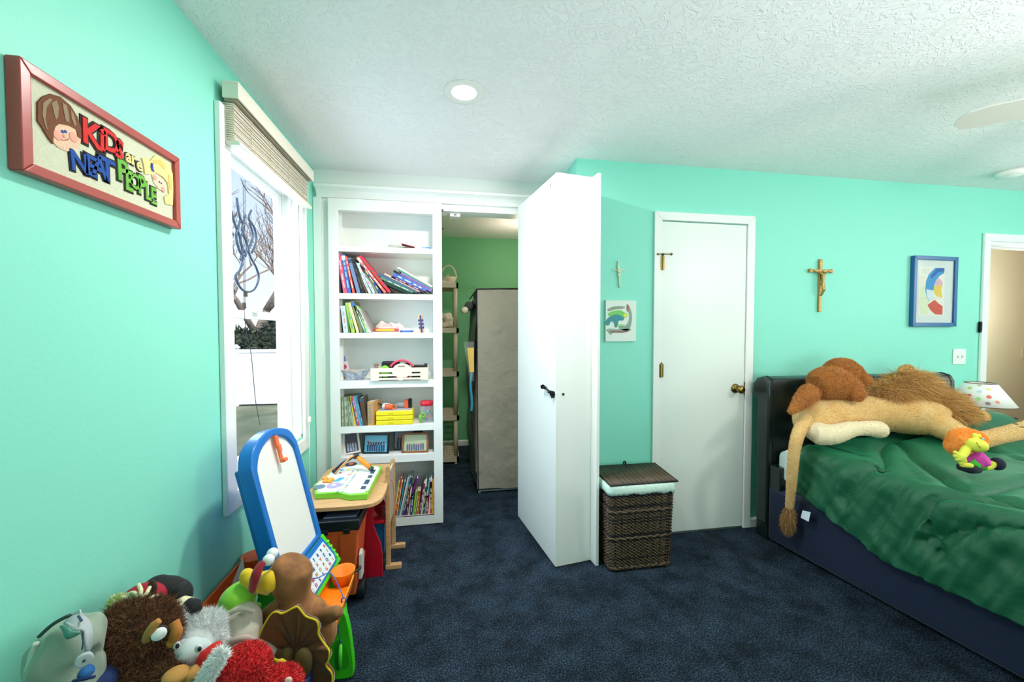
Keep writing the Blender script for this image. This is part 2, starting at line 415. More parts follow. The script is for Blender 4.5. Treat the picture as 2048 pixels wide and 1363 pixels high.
# hallway behind the open doorway
mb = MB(); mb.box((3.9, 3.3, -.06), (8.2, 3.4, H)); struct(mb.build('wall_hall_back', BEIGE))
mb = MB(); mb.box((3.9, YG + .12, -.06), (4.0, 3.3, H)); struct(mb.build('wall_hall_left', BEIGE))
mb = MB(); mb.box((8.1, YG + .12, -.06), (8.2, 3.3, H)); struct(mb.build('wall_hall_right', BEIGE))
mb = MB(); mb.box((5.4, YG, -.06), (8.2, YG + .12, H)); struct(mb.build('wall_hall_front', BEIGE))

# ------------------------------------------------------------------ closed door in the green wall
d1 = thing('door_1', None, None, (1.70, YG, 0), kind='structure')
def casing(parent, x0, x1, z1, w, y, t=.018, name='casing', z0=0.0):
    for nm, pts in (('casing', [(x0, z0), (x0 + w, z0), (x0 + w, z1 - w), (x0, z1)]), ('casing', [(x1, z0), (x1, z1), (x1 - w, z1 - w), (x1 - w, z0)]),
                    ('casing', [(x0, z1), (x0 + w, z1 - w), (x1 - w, z1 - w), (x1, z1)])):
        m = MB(); m.prism(pts, y - t, y - .0005, axis='Y'); part(m, nm, WHITE, parent, bevel=.004)
casing(d1, 1.330, 2.066, 2.134, .055, YG)
mb = MB(); mb.box((1.389, YG - .008, .014), (2.007, YG - .001, 2.072)); part(mb, 'door_slab', WHITE_D, d1, bevel=.0015)
mb = MB(); mb.box((1.387, YG - .003, 0), (2.009, YG - .0005, 2.076)); part(mb, 'jamb', cm('#5c6a62', .8), d1)  # dark sheet behind the slab, painting the shaded gap around the door
for z in (1.80, 1.10, .28):
    m = MB(); m.cyl((1.386, YG - .020, z - .045), (1.386, YG - .020, z + .045), .0065, 12); m.box((1.372, YG - .0205, z - .043), (1.400, YG - .0075, z + .043))
    m.ell((1.386, YG - .020, z + .049), .006, n=10, m=6)
    h = part(m, 'hinge', BRASS, d1, smooth=False)
m = MB(); m.cyl((1.386, YG - .02, 1.850), (1.386, YG - .02, 1.862), .010, 12); m.cyl((1.36, YG - .028, 1.856), (1.425, YG - .05, 1.853), .003, 8)
m.ell((1.428, YG - .051, 1.853), (.009, .009, .009), n=10, m=8); m.ell((1.352, YG - .022, 1.857), .007, n=10, m=8)
part(m, 'door_stop', BRASS, d1, smooth=True)
m = MB(); m.lathe([(.032, 0), (.032, .006), (.024, .012), (.011, .016), (.010, .034), (.020, .042), (.027, .052), (.027, .062), (.019, .070), (0, .072)], M=Matrix.Rotation(math.pi / 2, 4, 'X'), c=(1.938, YG - .008, .968))
part(m, 'door_handle', BRASS, d1, smooth=True)
m = MB(); m.box((2.004, YG - .012, .92), (2.010, YG - .006, 1.01)); part(m, 'strike_plate', BRASS, d1)
# ------------------------------------------------------------------ open doorway on the right
d2 = thing('door_2', None, None, (4.5, YG, 0), kind='structure')
casing(d2, 4.035, 4.965, 2.10, .058, YG)
m = MB(); m.box((4.096, YG - .004, 0), (4.115, YG + .124, DZ)); m.box((4.885, YG - .004, 0), (4.904, YG + .124, DZ)); m.box((4.115, YG - .004, DZ - .018), (4.885, YG + .124, DZ + .009))
m.box((4.115, YG + .05, 0), (4.126, YG + .085, DZ - .018)); m.box((4.126, YG + .05, DZ - .03), (4.885, YG + .085, DZ - .018)); part(m, 'jamb', WHITE, d2)
m = MB(); m.box((4.1145, YG + .012, .93), (4.1175, YG + .04, 1.02)); part(m, 'strike_plate', BRASS, d2)
m = MB(); m.prism([(4.02, 1.425), (4.028, 1.430), (4.034, 1.42), (4.034, 1.365), (4.026, 1.345), (4.018, 1.352)], YG - .02, YG - .0005, axis='Y')
tag(m.build('wall_latch', BLACKM, bevel=.002), 'small dark metal latch plate on green wall beside the open doorway', 'latch')

# ------------------------------------------------------------------ window in the left wall
wn = thing('window_1', None, None, (XL, 2.16, .72), kind='structure')
VIN = mat('white_vinyl', '#F4F5F2', 0.3)
y0, y1, z0, z1, cw = 1.69, 2.63, .632, 2.245, .075
for pts in ([(y0, z0), (y0 + cw, z0 + cw), (y0 + cw, z1 - cw), (y0, z1)], [(y1, z0), (y1, z1), (y1 - cw, z1 - cw), (y1 - cw, z0 + cw)],
            [(y0, z1), (y0 + cw, z1 - cw), (y1 - cw, z1 - cw), (y1, z1)], [(y0, z0), (y1, z0), (y1 - cw, z0 + cw), (y0 + cw, z0 + cw)]):
    m = MB(); m.prism(pts, XL + .0005, XL + .022, axis='X'); part(m, 'casing', WHITE, wn, bevel=.004)
m = MB()                                                # jamb lining
for a, b in (((XL - .13, WY0, WZ0), (XL + .001, WY0 + .012, WZ1)), ((XL - .13, WY1 - .012, WZ0), (XL + .001, WY1, WZ1)),
             ((XL - .13, WY0, WZ0), (XL + .001, WY1, WZ0 + .014)), ((XL - .13, WY0, WZ1 - .014), (XL + .001, WY1, WZ1))): m.box(a, b)
for y in (WY1 - .024, WY0 + .012):
    m.box((XL - .125, y, WZ0), (XL - .112, y + .012, WZ1)); m.box((XL - .082, y, WZ0), (XL - .074, y + .012, WZ1)); m.box((XL - .045, y, WZ0), (XL - .035, y + .012, WZ1))
part(m, 'jamb', VIN, wn)
GLASS = mat('window_glass', '#000000', 0.02, alpha=.05)
def sash(x, za, zb, st=.05, rl=.055):
    ya, yb = WY0 + .024, WY1 - .024
    m = MB(); m.box((x - .015, ya, za), (x + .015, ya + st, zb)); m.box((x - .015, yb - st, za), (x + .015, yb, zb))
    m.box((x - .015, ya + st, za), (x + .015, yb - st, za + rl)); m.box((x - .015, ya + st, zb - .036), (x + .015, yb - st, zb))
    s_ = part(m, 'sash', VIN, wn, bevel=.003)
    m = MB(); m.box((x - .002, ya + st, za + rl), (x + .002, yb - st, zb - .036)); part(m, 'pane', GLASS, s_)
sash(XL - .06, WZ0 + .014, 1.455); sash(XL - .097, 1.425, WZ1 - .014, rl=.036)
m = MB(); m.box((XL - .044, 2.06, 1.455), (XL - .018, 2.11, 1.468)); m.cyl((XL - .03, 2.085, 1.468), (XL - .03, 2.085, 1.476), .012, 14); m.box((XL - .034, 2.085, 1.470), (XL - .026, 2.13, 1.478))
part(m, 'sash_lock', VIN, wn, bevel=.002)

# ------------------------------------------------------------------ raised blind
bl = thing('window_blind', 'cream slatted blind pulled up to the top of the window', 'blind', (XL, 2.14, 2.2))
CREAM = mat('cream_blind', '#E9E2D2', 0.5)
m = MB(); m.prism([(-.7925, 2.266), (-.7925, 2.331), (XL + .0225, 2.331), (XL + .0225, 2.322), (-.801, 2.322), (-.801, 2.266)], 1.705, 2.585, axis='Y')
m.box((XL + .0225, 1.705, 2.2665), (-.8, 1.713, 2.322)); m.box((XL + .0225, 2.577, 2.2665), (-.8, 2.585, 2.322)); part(m, 'valance', CREAM, bl, bevel=.002)
m = MB(); m.box((XL + .0225, 1.72, 2.262), (-.806, 2.57, 2.31)); part(m, 'headrail', cm('#a9a48e', .5), bl)
for i in range(17):
    z = 2.252 - i * .0083; e = rnd.uniform(-.003, .003)
    m = MB(); m.hexa([Vector(p) for p in ((XL + .006 + e, 1.722, z), (XL + .056 + e, 1.722, z - .002), (XL + .056 + e, 2.565, z - .002), (XL + .006 + e, 2.565, z),
                      (XL + .006 + e, 1.722, z + .003), (XL + .056 + e, 1.722, z + .001), (XL + .056 + e, 2.565, z + .001), (XL + .006 + e, 2.565, z + .003))])
    part(m, 'slat', CREAM, bl)
m = MB(); m.box((XL + .023, 1.722, 2.095), (XL + .075, 2.565, 2.110)); part(m, 'bottom_rail', CREAM, bl, bevel=.003)
for y in (1.84, 2.03, 2.24, 2.45):
    m = MB()
    for k in range(9):
        z = 2.25 - k * .0165; m.tube([(XL + .061, y, z), (XL + .067, y + .004, z - .006), (XL + .061, y + .001, z - .013)], .0012, 6)
    part(m, 'ladder_cord', cm('#c9b98e', .8), bl)
m = MB(); m.tube([(XL + .045, 2.552, 2.27), (XL + .045, 2.556, 1.5), (XL + .043, 2.560, .84)], .0013, 6); m.tube([(XL + .045, 2.548, 2.27), (XL + .048, 2.545, 1.7), (XL + .05, 2.572, 1.2), (XL + .043, 2.562, .84)], .0013, 6)
m.tube([(XL + .043, 2.56, .82), (XL + .040, 2.558, .55), (XL + .04, 2.55, .36), (XL + .06, 2.50, .30), (XL + .05, 2.52, .45), (XL + .043, 2.56, .80)], .001, 6)
c_ = part(m, 'pull_cord', CREAM, bl, smooth=True)
m = MB(); m.lathe([(.004, .018), (.009, .012), (.010, -.012), (.008, -.018), (0, -.018)], c=(XL + .043, 2.56, .82), n=12); part(m, 'tassel', CREAM, c_, smooth=True)

# ornament made of bent rope light hanging in front of the upper glass
orn = thing('window_ornament', 'grey rope-light ornament bent in loops, hanging at the upper window pane', 'ornament', (XL - .04, 2.08, 1.8))
ROPE = mat('grey_rope_light', '#465468', .3)
def wp(px, py, X=XL - .045): return atX(px, py, X)
def smooth_path(pts, k=6, closed=False):
    P = [Vector(p) for p in pts]; out = []; n = len(P)
    for i in range(n if closed else n - 1):
        a, b, c, d = (P[(i - 1) % n] if closed or i > 0 else P[0]), P[i], P[(i + 1) % n], (P[(i + 2) % n] if closed or i + 2 < n else P[-1])
        for j in range(k):
            t = j / k; out.append(.5 * ((2 * b) + (c - a) * t + (2 * a - 5 * b + 4 * c - d) * t * t + (3 * b - a - 3 * c + d) * t ** 3))
    if not closed: out.append(P[-1])
    return out
m = MB()
for path in ([(446, 398), (455, 400), (463, 425), (470, 450), (478, 470), (484, 500), (480, 520)],
             [(480, 440), (472, 470), (478, 500), (486, 515), (480, 538), (471, 552), (478, 572), (492, 583), (508, 578), (517, 556), (512, 535), (501, 515), (497, 498), (505, 470), (498, 445)],
             [(502, 420), (497, 437), (508, 455), (512, 480), (503, 505)], [(446, 398), (448, 425), (456, 450), (466, 470)],
             [(473, 395), (478, 430), (487, 455), (480, 480), (488, 505)], [(490, 430), (484, 460), (494, 490), (490, 512)]):
    pts = [wp(*p) for p in path]; m.tube(smooth_path(pts, 5), .0062, 8)
part(m, 'rope_tube', ROPE, orn, smooth=True)
m = MB(); m.tube([wp(486, 360), wp(487, 470), wp(488, 620)], .0012, 5); m.tube([wp(490, 360), wp(490, 480), wp(490, 610)], .0012, 5)
m.tube(smooth_path([wp(488, 612), wp(492, 660), wp(501, 700), (wp(506, 745)), wp(511, 800), wp(520, 850)], 4), .0016, 5); part(m, 'hanging_wire', cm('#3a4048', .5), orn)
for q_ in (wp(491, 587), wp(488, 611)): m = MB(); m.cbox(q_, (.012, .017, .028)); part(m, 'plug', cm('#4a4032', .5), orn, bevel=.002)

# ================================================================== OUTSIDE THE WINDOW
GR = -0.55
mb = MB(); mb.box((-60, -10, GR - .1), (-1.02, 60, GR)); struct(mb.build('lawn', mat('winter_lawn', '#5f6b4c', .95, var=('#8a8c70', 1.5, .2), bump=(60, .8, .03))))
fn = thing('vinyl_fence', 'white vinyl fence across the far side of the lawn outside', 'fence', (-6, 10.8, GR))
FV = mat('fence_vinyl', '#F7F8FA', .4)
for i in range(6):
    x = -14.4 + i * 2.3
    m = MB(); m.box((x - .06, 10.74, GR), (x + .06, 10.86, GR + 1.46)); m.prism([(x - .08, GR + 1.46), (x + .08, GR + 1.46), (x, GR + 1.54)], 10.72, 10.88, axis='Y'); part(m, 'fence_post', FV, fn)
    for j in range(14):
        xx = x + .06 + j * .1556; m = MB(); m.box((xx + .001, 10.785, GR + .06), (xx + .154, 10.815, GR + 1.36)); part(m, 'board', FV, fn)
    m = MB(); m.box((x + .06, 10.77, GR + 1.34), (x + 2.24, 10.83, GR + 1.42)); m.box((x + .06, 10.77, GR + .04), (x + 2.24, 10.83, GR + .14)); part(m, 'rail', FV, fn)
BARK = mat('pale_bark', '#a89884', .9, var=('#6e6256', 9, .2)); TWIG = mat('grey_brown_twigs', '#8b7869', .9)
def bare_tree(x, y, h, r, seed, label):
    g = random.Random(seed); t = thing('bare_tree', label, 'tree', (x, y, GR), group='bare winter trees beyond the fence')
    tr, tw = MB(), MB()
    def grow(p, d, L, rad, lv):
        q = p; pts = [p]; dd = d
        for _ in range(3):
            dd = (dd + Vector((g.uniform(-.25, .25), g.uniform(-.25, .25), g.uniform(-.05, .2)))).normalized(); q = q + dd * L / 3; pts.append(q)
        (tr if lv < 2 else tw).tube(pts, [rad, rad * .88, rad * .76, rad * .6], 6 if lv < 2 else 3)
        if lv >= 5: return
        for k in range(3 if lv < 4 else 2):
            a = g.uniform(.3, .95); ax = Vector((g.uniform(-1, 1), g.uniform(-1, 1), g.uniform(-.2, .5))).normalized()
            grow(pts[-1] if k < 2 else pts[2], (dd * math.cos(a) + ax * math.sin(a)).normalized(), L * g.uniform(.62, .8), rad * .58, lv + 1)
    grow(Vector((x, y, GR)), Vector((g.uniform(-.1, .1), 0, 1)), h * .32, r, 0)
    part(tr, 'trunk', BARK, t, smooth=True); part(tw, 'twigs', TWIG, t)['kind'] = 'stuff'
for i, (x, y, h, r, lb) in enumerate([(-6.9, 15.0, 8.5, .19, 'pale bare tree with the thickest trunk, just beyond the white fence'),
        (-10.6, 21.5, 10, .18, 'bare tree directly behind the thick pale tree outside'), (-3.6, 22, 11, .2, 'tall bare tree to the right of the others beyond the fence'),
        (-16.5, 29, 11, .2, 'bare tree far left beyond the white fence'), (-13.2, 38, 13, .22, 'farthest bare tree beyond the lawn'), (-9.3, 30.5, 11, .2, 'bare tree far behind the lawn, right of the farthest one')]):
    bare_tree(x, y, h, r, 40 + i, lb)
def bush(x, y, rx, rz, seed, label):
    t = thing('evergreen_bush', label, 'bush', (x, y, GR), group='dark bushes behind the fence'); g = random.Random(seed); m = MB()
    for k in range(9): m.ell((x + g.uniform(-rx, rx) * .7, y + g.uniform(-.5, .5), GR + rz * g.uniform(.35, .75)), (rx * .45, .5, rz * .35), n=10, m=7)
    o = blob(m, 'foliage', mat('dark_evergreen', '#3d4a38', .95, var=('#20281f', 5, .2)), t, voxel=.09, it=1)
    fur(o, 'leaves', [mat('dark_evergreen'), cm('#56604a', .9)], 2600, .22, wd=.03, c=0, jit=.8, seed=seed)
bush(-8.4, 12.6, 1.3, 2.3, 3, 'dark rounded bush behind the white fence, left one'); bush(-5.1, 12.6, 1.3, 2.2, 4, 'dark rounded bush behind the white fence, right one')
bush(-12.0, 12.6, 1.4, 2.4, 5, 'dark rounded bush behind the white fence, farthest left'); bush(-1.7, 12.6, 1.3, 2.2, 6, 'dark rounded bush behind the white fence, farthest right')

# ================================================================== BUILT-IN BOOKCASES
def bookcase(root, x0, x1, yf, depth, zt, shelves, st=.062, local=False, plain_back=True):
    kw = dict(local=local)
    for a in (x0 + .012, x1 - .032):
        m = MB(); m.box((a, yf + .018, .012), (a + .02, yf + depth, zt - .012)); part(m, 'side_panel', WHITE, root, **kw)
    m = MB(); m.box((x0 + .012, yf + depth, .012), (x1 - .012, yf + depth + .012, zt - .004)); part(m, 'back_panel', WHITE, root, **kw)
    m = MB(); m.box((x0 + .032, yf + .018, zt - .03), (x1 - .032, yf + depth, zt - .012)); part(m, 'top_panel', WHITE, root, **kw)
    for a, b in ((x0, x0 + st), (x1 - st, x1)):
        m = MB(); m.box((a, yf, .006), (b, yf + .02, zt)); part(m, 'stile', WHITE, root, bevel=.002, **kw)
    m = MB(); m.box((x0 + st, yf + .0005, zt - .076), (x1 - st, yf + .02, zt)); part(m, 'rail', WHITE, root, **kw)
    m = MB(); m.box((x0 + st, yf + .0005, .006), (x1 - st, yf + .02, shelves[-1][0])); part(m, 'rail', WHITE, root, **kw)
    for z, th in shelves:
        m = MB(); m.box((x0 + .033, yf + .004, z - th), (x1 - .033, yf + depth, z)); m2 = m; part(m2, 'shelf', WHITE, root, bevel=.0015, **kw)
SH = [(1.925, .036), (1.612, .038), (1.346, .036), (1.022, .052), (.712, .045), (.503, .052), (.064, .03)]
BX0, BX1, BY = -.770, -.030, 2.78
bc = thing('bookcase', 'white built-in bookcase full of books and toys, standing shut', 'bookcase', (-.40, 2.9, 0))
bookcase(bc, BX0, BX1, BY, .23, 2.238, SH)
m = MB(); m.box((BX1, BY + .004, 2.06), (BX1 + .004, BY + .016, 2.20)); m.cyl((BX1 + .004, BY + .01, 2.07), (BX1 + .014, BY + .01, 2.07), .004, 8); m.box((BX1 + .003, BY + .005, 2.185), (BX1 + .012, BY + .015, 2.2))
part(m, 'bolt', BLACKM, bc)
# the second bookcase, swung out into the room; local frame: x across its width (hinge at 0), y depth, front at y=0
ang = math.atan2(2.148 - 2.797, .610 - .509)            # direction of its back from hinge to free edge
dirA = Vector((math.cos(ang), math.sin(ang), 0)); nrm = Vector((-dirA.y, dirA.x, 0))   # nrm points to its shelves (room side, +X)
sb = thing('bookcase_door', 'white hidden-door bookcase swung open, plain back toward the camera', 'bookcase', (.509, 2.797, 0), rz=ang)
W2, D2 = .657, .226
m = MB(); m.box((0, 0, .006), (W2, .012, 2.246)); part(m, 'back_panel', WHITE, sb, local=True, bevel=.001)
for a in (0.0, W2 - .02):
    m = MB(); m.box((a, .012, .006), (a + .02, D2, 2.246)); part(m, 'side_panel', WHITE, sb, local=True)
m = MB(); m.box((.02, .012, 2.226), (W2 - .02, D2, 2.244)); part(m, 'top_panel', WHITE, sb, local=True)
for a, b in ((-.0, .062), (W2 + .0, W2 + .064)):
    m = MB(); m.box((a if a < .1 else W2 - .0, D2, .004), (b, D2 + .019, 2.248)); part(m, 'stile', WHITE, sb, local=True, bevel=.002)
m = MB(); m.box((.062, D2, 2.17), (W2, D2 + .019, 2.248)); part(m, 'rail', WHITE, sb, local=True)
m = MB(); m.box((.062, D2, .004), (W2, D2 + .019, .064)); part(m, 'rail', WHITE, sb, local=True)
for z, th in SH:
    m = MB(); m.box((.02, .012, z - th), (W2 - .02, D2 - .001, z)); part(m, 'shelf', WHITE, sb, local=True)
m = MB(); zc = 1.0; m.cyl((W2 - .125, -.012, zc + .02), (W2 - .005, -.012, zc - .004), .005, 10)
m.cyl((W2 - .125, -.012, zc + .02), (W2 - .150, -.016, zc + .024), .009, 12); m.box((W2 - .05, -.016, zc - .014), (W2 - .044, 0, zc + .016)); m.box((W2 - .028, -.018, zc - .022), (W2 - .020, 0, zc + .016)); m.cyl((W2 - .152, -.016, zc + .024), (W2 - .158, -.016, zc + .025), .014, 14)
m.box((W2 - .10, -.008, zc - .006), (W2 - .012, 0, zc + .012)); part(m, 'barrel_bolt', BLACKM, sb, local=True)
m = MB(); m.cyl((W2 + .0005, .045, 1.0), (W2 + .003, .045, 1.0), .008, 14); part(m, 'catch_hole', cm('#3a2a20', .6), sb, local=True)
m = MB(); m.box((W2 - .09, -.0015, 2.19), (W2 - .075, 0.0, 2.215)); part(m, 'catch_plate', cm('#8a8c88', .4), sb, local=True)
# magnetic catch under the header
m = MB(); m.box((.028, YB + .03, 2.178), (.10, YB + .10, 2.204)); h_ = tag(m.build('door_catch', WHITE, bevel=.003), 'small white catch block screwed under the header above closet opening', 'catch')
m = MB(); m.box((.055, YB + .028, 2.186), (.075, YB + .031, 2.193)); part(m, 'slot', cm('#223', .5) if False else cm('#1d2430', .5), h_, local=True)

# ================================================================== CLOSET CONTENTS
rk = thing('plastic_shelf_rack', 'tan plastic shelving rack with vented shelves inside the closet', 'shelf rack', (-.12, 4.2, 0))
RX0, RX1, RY0, RY1 = -.40, .118, 4.0, 4.42
for z in (1.838, 1.385, .945, .498, .075):
    m = MB()
    m.box((RX0, RY0, z - .05), (RX1, RY0 + .02, z)); m.box((RX0, RY1 - .02, z - .05), (RX1, RY1, z)); m.box((RX0, RY0, z - .05), (RX0 + .02, RY1, z)); m.box((RX1 - .02, RY0, z - .05), (RX1, RY1, z))
    for k in range(17):
        x = RX0 + .03 + k * .0285; m.box((x, RY0 + .02, z - .012), (x + .017, RY1 - .02, z - .003))
    for k in range(5): m.box((RX0 + .02, RY0 + .06 + k * .075, z - .014), (RX1 - .02, RY0 + .09 + k * .075, z - .004))
    part(m, 'vented_shelf', TAN, rk)
zs = (1.838, 1.385, .945, .498, .075)
for a, b in zip(zs[1:], zs[:-1]):
    for x in (RX0 + .03, RX1 - .03):
        for y in (RY0 + .03, RY1 - .03):
            m = MB(); m.cyl((x, y, a), (x, y, b - .05), .021, 14); part(m, 'post', TAN, rk, smooth=True)
for x in (RX0 + .03, RX1 - .03):
    for y in (RY0 + .03, RY1 - .03):
        m = MB(); m.cyl((x, y, 0), (x, y, .026), .02, 12, .016); part(m, 'foot', TAN, rk)
for z in zs[1:]:
    m = MB(); m.box((RX1, RY0 - .001, z - .045), (RX1 + .006, RY0 + .03, z - .008)); part(m, 'corner_clip', cm('#23242a', .4), rk)
CLO = mat('cream_cloth', '#E9D9C2', .9, bump=(20, .4, .02))
def crumple(m, c, r, seed, n=9):
    g = random.Random(seed)
    for _ in range(n): m.ell((c[0] + g.uniform(-1, 1) * r[0] * .6, c[1] + g.uniform(-1, 1) * r[1] * .6, c[2] + g.uniform(-.3, 1) * r[2] * .5), (r[0] * .5, r[1] * .5, r[2] * .45), n=10, m=7)
def wrink(amp, fr, sd=0.0):
    def f(p): return p + Vector((mnoise.noise(p * fr + Vector((sd, 0, 0))), mnoise.noise(p * fr + Vector((9, sd, 3))), mnoise.noise(p * fr + Vector((5, 7, sd))))) * amp
    return f
m = MB(); crumple(m, (-.02, 4.17, 1.475), (.10, .12, .07), 3, 14); m.box((-.10, 4.06, 1.392), (.06, 4.28, 1.44)); tag(blob(m, 'folded_cloth', CLO, voxel=.012, it=2, disp=wrink(.014, 22)), 'crumpled cream cloth on second shelf of the tan rack', 'cloth')
# basket with a handle on top of the rack and folded white sail-like fabric
bk = thing('gift_basket', 'cream basket with arched handle on top of the tan rack', 'basket', (0.02, 4.15, 1.838))
m = MB(); m.lathe([(.06, 0), (.08, .05), (.085, .07), (.078, .07), (.055, .006)], c=(.02, 4.15, 1.84), n=20); part(m, 'bowl', CLO, bk, smooth=True)
m = MB(); m.tube([(.02 - .08 * math.cos(t), 4.15, 1.90 + .13 * math.sin(t)) for t in np.linspace(0, math.pi, 14)], .010, 8); part(m, 'handle', CLO, bk, smooth=True)
m = MB(); m._add([(-.11, 4.1, 1.84), (-.01, 4.10, 1.84), (-.075, 4.12, 2.03), (-.10, 4.2, 1.85)], [(0, 1, 2), (0, 2, 3), (1, 3, 2), (0, 3, 1)]); m._add([(-.05, 4.08, 1.84), (.05, 4.08, 1.84), (.02, 4.11, 1.95), (-.02, 4.16, 1.85)], [(0, 1, 2), (0, 2, 3), (1, 3, 2), (0, 3, 1)])
tag(m.build('folded_napkin', CLO, solid=.004), 'pointed cream folded fabric beside the basket on the rack', 'fabric')
# fabric wardrobe
wd = thing('fabric_wardrobe', 'tall grey fabric wardrobe with black piping inside the closet', 'wardrobe', (.62, 3.5, 0))
GREY = mat('grey_nonwoven_fabric', '#A9A294', .85, bump=(7, .5, .05))
WX0, WX1, WY0_, WY1_ = .245, 1.15, 3.24, 3.72
def wall_panel(m, a, b, amp=.006, nu=14, nv=30, z0=.035, z1=1.70, sag=0):
    a, b = Vector(a), Vector(b); n = (b - a).cross(Vector((0, 0, 1))).normalized()
    def fn(u, v):
        p = a.lerp(b, u); z = z0 + (z1 - z0) * v; e = amp * math.sin(math.pi * u) * mnoise.noise(Vector((u * 3, v * 5, a.x * 7)))*2
        return p + Vector((0, 0, z)) + n * e
    m.grid(fn, nu, nv)
m = MB(); wall_panel(m, (WX0, WY0_, 0), (WX1, WY0_, 0), .012); wall_panel(m, (WX1, WY0_, 0), (WX1, WY1_, 0)); wall_panel(m, (WX1, WY1_, 0), (WX0, WY1_, 0)); m.grid(lambda u, v: Vector((WX0 + (WX1 - WX0) * u, WY0_ + (WY1_ - WY0_) * v, 1.70 + .012 * math.sin(math.pi * u))), 6, 4)
part(m, 'cover', GREY, wd, smooth=True)
m = MB()                                                # side flap bulging outward
def flap(u, v):
    z = .04 + 1.60 * v; b = .035 * math.sin(math.pi * min(1, v * 1.1)) + .02 * mnoise.noise(Vector((u * 2, v * 6, 1)))
    return Vector((WX0 - b - .028 * u, WY0_ + .012 + .42 * u, z - .10 * u * (v > .9)))
m.grid(flap, 8, 34); part(m, 'side_flap', mat('dark_green_grey_fabric', '#6e7a68', .9), wd, smooth=True)
m = MB(); m.tube(smooth_path([(WX0, WY0_ - .004, 1.70), (WX0 + .4, WY0_ - .004, 1.712), (WX1, WY0_ - .004, 1.70)], 4), .005, 6); m.tube([(WX0 + .002, WY0_ - .003, 1.70), (WX0 + .004, WY0_ - .005, 1.0), (WX0 + .008, WY0_ - .003, .04)], .004, 6)
m.tube([(WX0, WY0_, .036), (WX1, WY0_, .036)], .005, 6); m.tube(smooth_path([(flap(0, v) + Vector((-.003, -.004, 0))) for v in np.linspace(0, 1, 14)], 2), .005, 6); m.tube([(WX0, WY0_, 1.70), (WX0 - .055, WY0_ + .05, 1.62)], .005, 6)
part(m, 'piping', cm('#20242a', .6), wd, smooth=True)
m = MB(); m.tube([(WX0 - .065, WY0_ + .0, 1.565), (WX0 - .055, WY0_ + .30, 1.565)], .034, 14); m.tube([(WX0 - .005, WY0_ + .02, 1.60), (WX0 - .0, WY0_ + .3, 1.60)], .028, 14); part(m, 'rolled_door', cm('#3a3c36', .8), wd, smooth=True)
m = MB(); m.tube([(WX0 - .095, WY0_ - .01, 1.528), (WX0 - .10, WY0_ + .10, 1.528)], .026, 14); part(m, 'rolled_door', cm('#cfc2a8', .8), wd, smooth=True)
m = MB(); m.cyl((WX0 + .02, WY0_ + .02, .0), (WX0 + .02, WY0_ + .02, .035), .012, 10); m.cyl((WX0 + .01, WY0_ + .02, .018), (WX1, WY0_ + .02, .018), .009, 10)
for x, y in ((WX1 - .02, WY0_ + .02), (WX0 + .02, WY1_ - .02), (WX1 - .02, WY1_ - .02)): m.cyl((x, y, 0), (x, y, .04), .012, 10)
part(m, 'frame_tube', cm('#c9d2d6', .35), wd, smooth=True)
# clothes in a clear bag hanging on its side
hg = thing('hanging_costume', 'yellow and blue cloth in a clear bag hanging on the wardrobe side', 'clothes', (.15, 3.3, 1.2))
m = MB(); m.grid(lambda u, v: Vector((.185 + .035 * u - .02 * v * (1 - u), 3.225, 1.02 + .20 * v)), 4, 6); part(m, 'yellow_cloth', cm('#F2C21E', .6), hg, solid=.01)
m = MB(); m.grid(lambda u, v: Vector((.188 + .018 * u + .006 * math.sin(v * 7), 3.225, .70 + .32 * v)), 3, 8); part(m, 'blue_cloth', cm('#2F8FB4', .6), hg, solid=.01)
m = MB(); m.grid(lambda u, v: Vector((.135 + .085 * u + .05 * (1 - v) * (1 - u), 3.205 + .01 * mnoise.noise(Vector((u * 5, v * 5, 0))), .95 + .32 * v)), 6, 10); part(m, 'clear_bag', mat('clear_film', '#ffffff', .15, alpha=.12), hg, smooth=True)
# wire decoration on the closet wall
m = MB(); g = random.Random(5)
for k in range(7):
    c = Vector((.28 + g.uniform(-.04, .06), 4.625, 1.80 - k * .09)); r = g.uniform(.04, .09)
    m.tube([c + Vector((r * math.cos(t), g.uniform(-.004, .004), r * .8 * math.sin(t))) for t in np.linspace(0, 6.28, 18)], .0016, 5)
tag(m.build('wire_loops', cm('#6fae86', .5)), 'loose loops of thin wire on the closet back wall above wardrobe', 'wire')
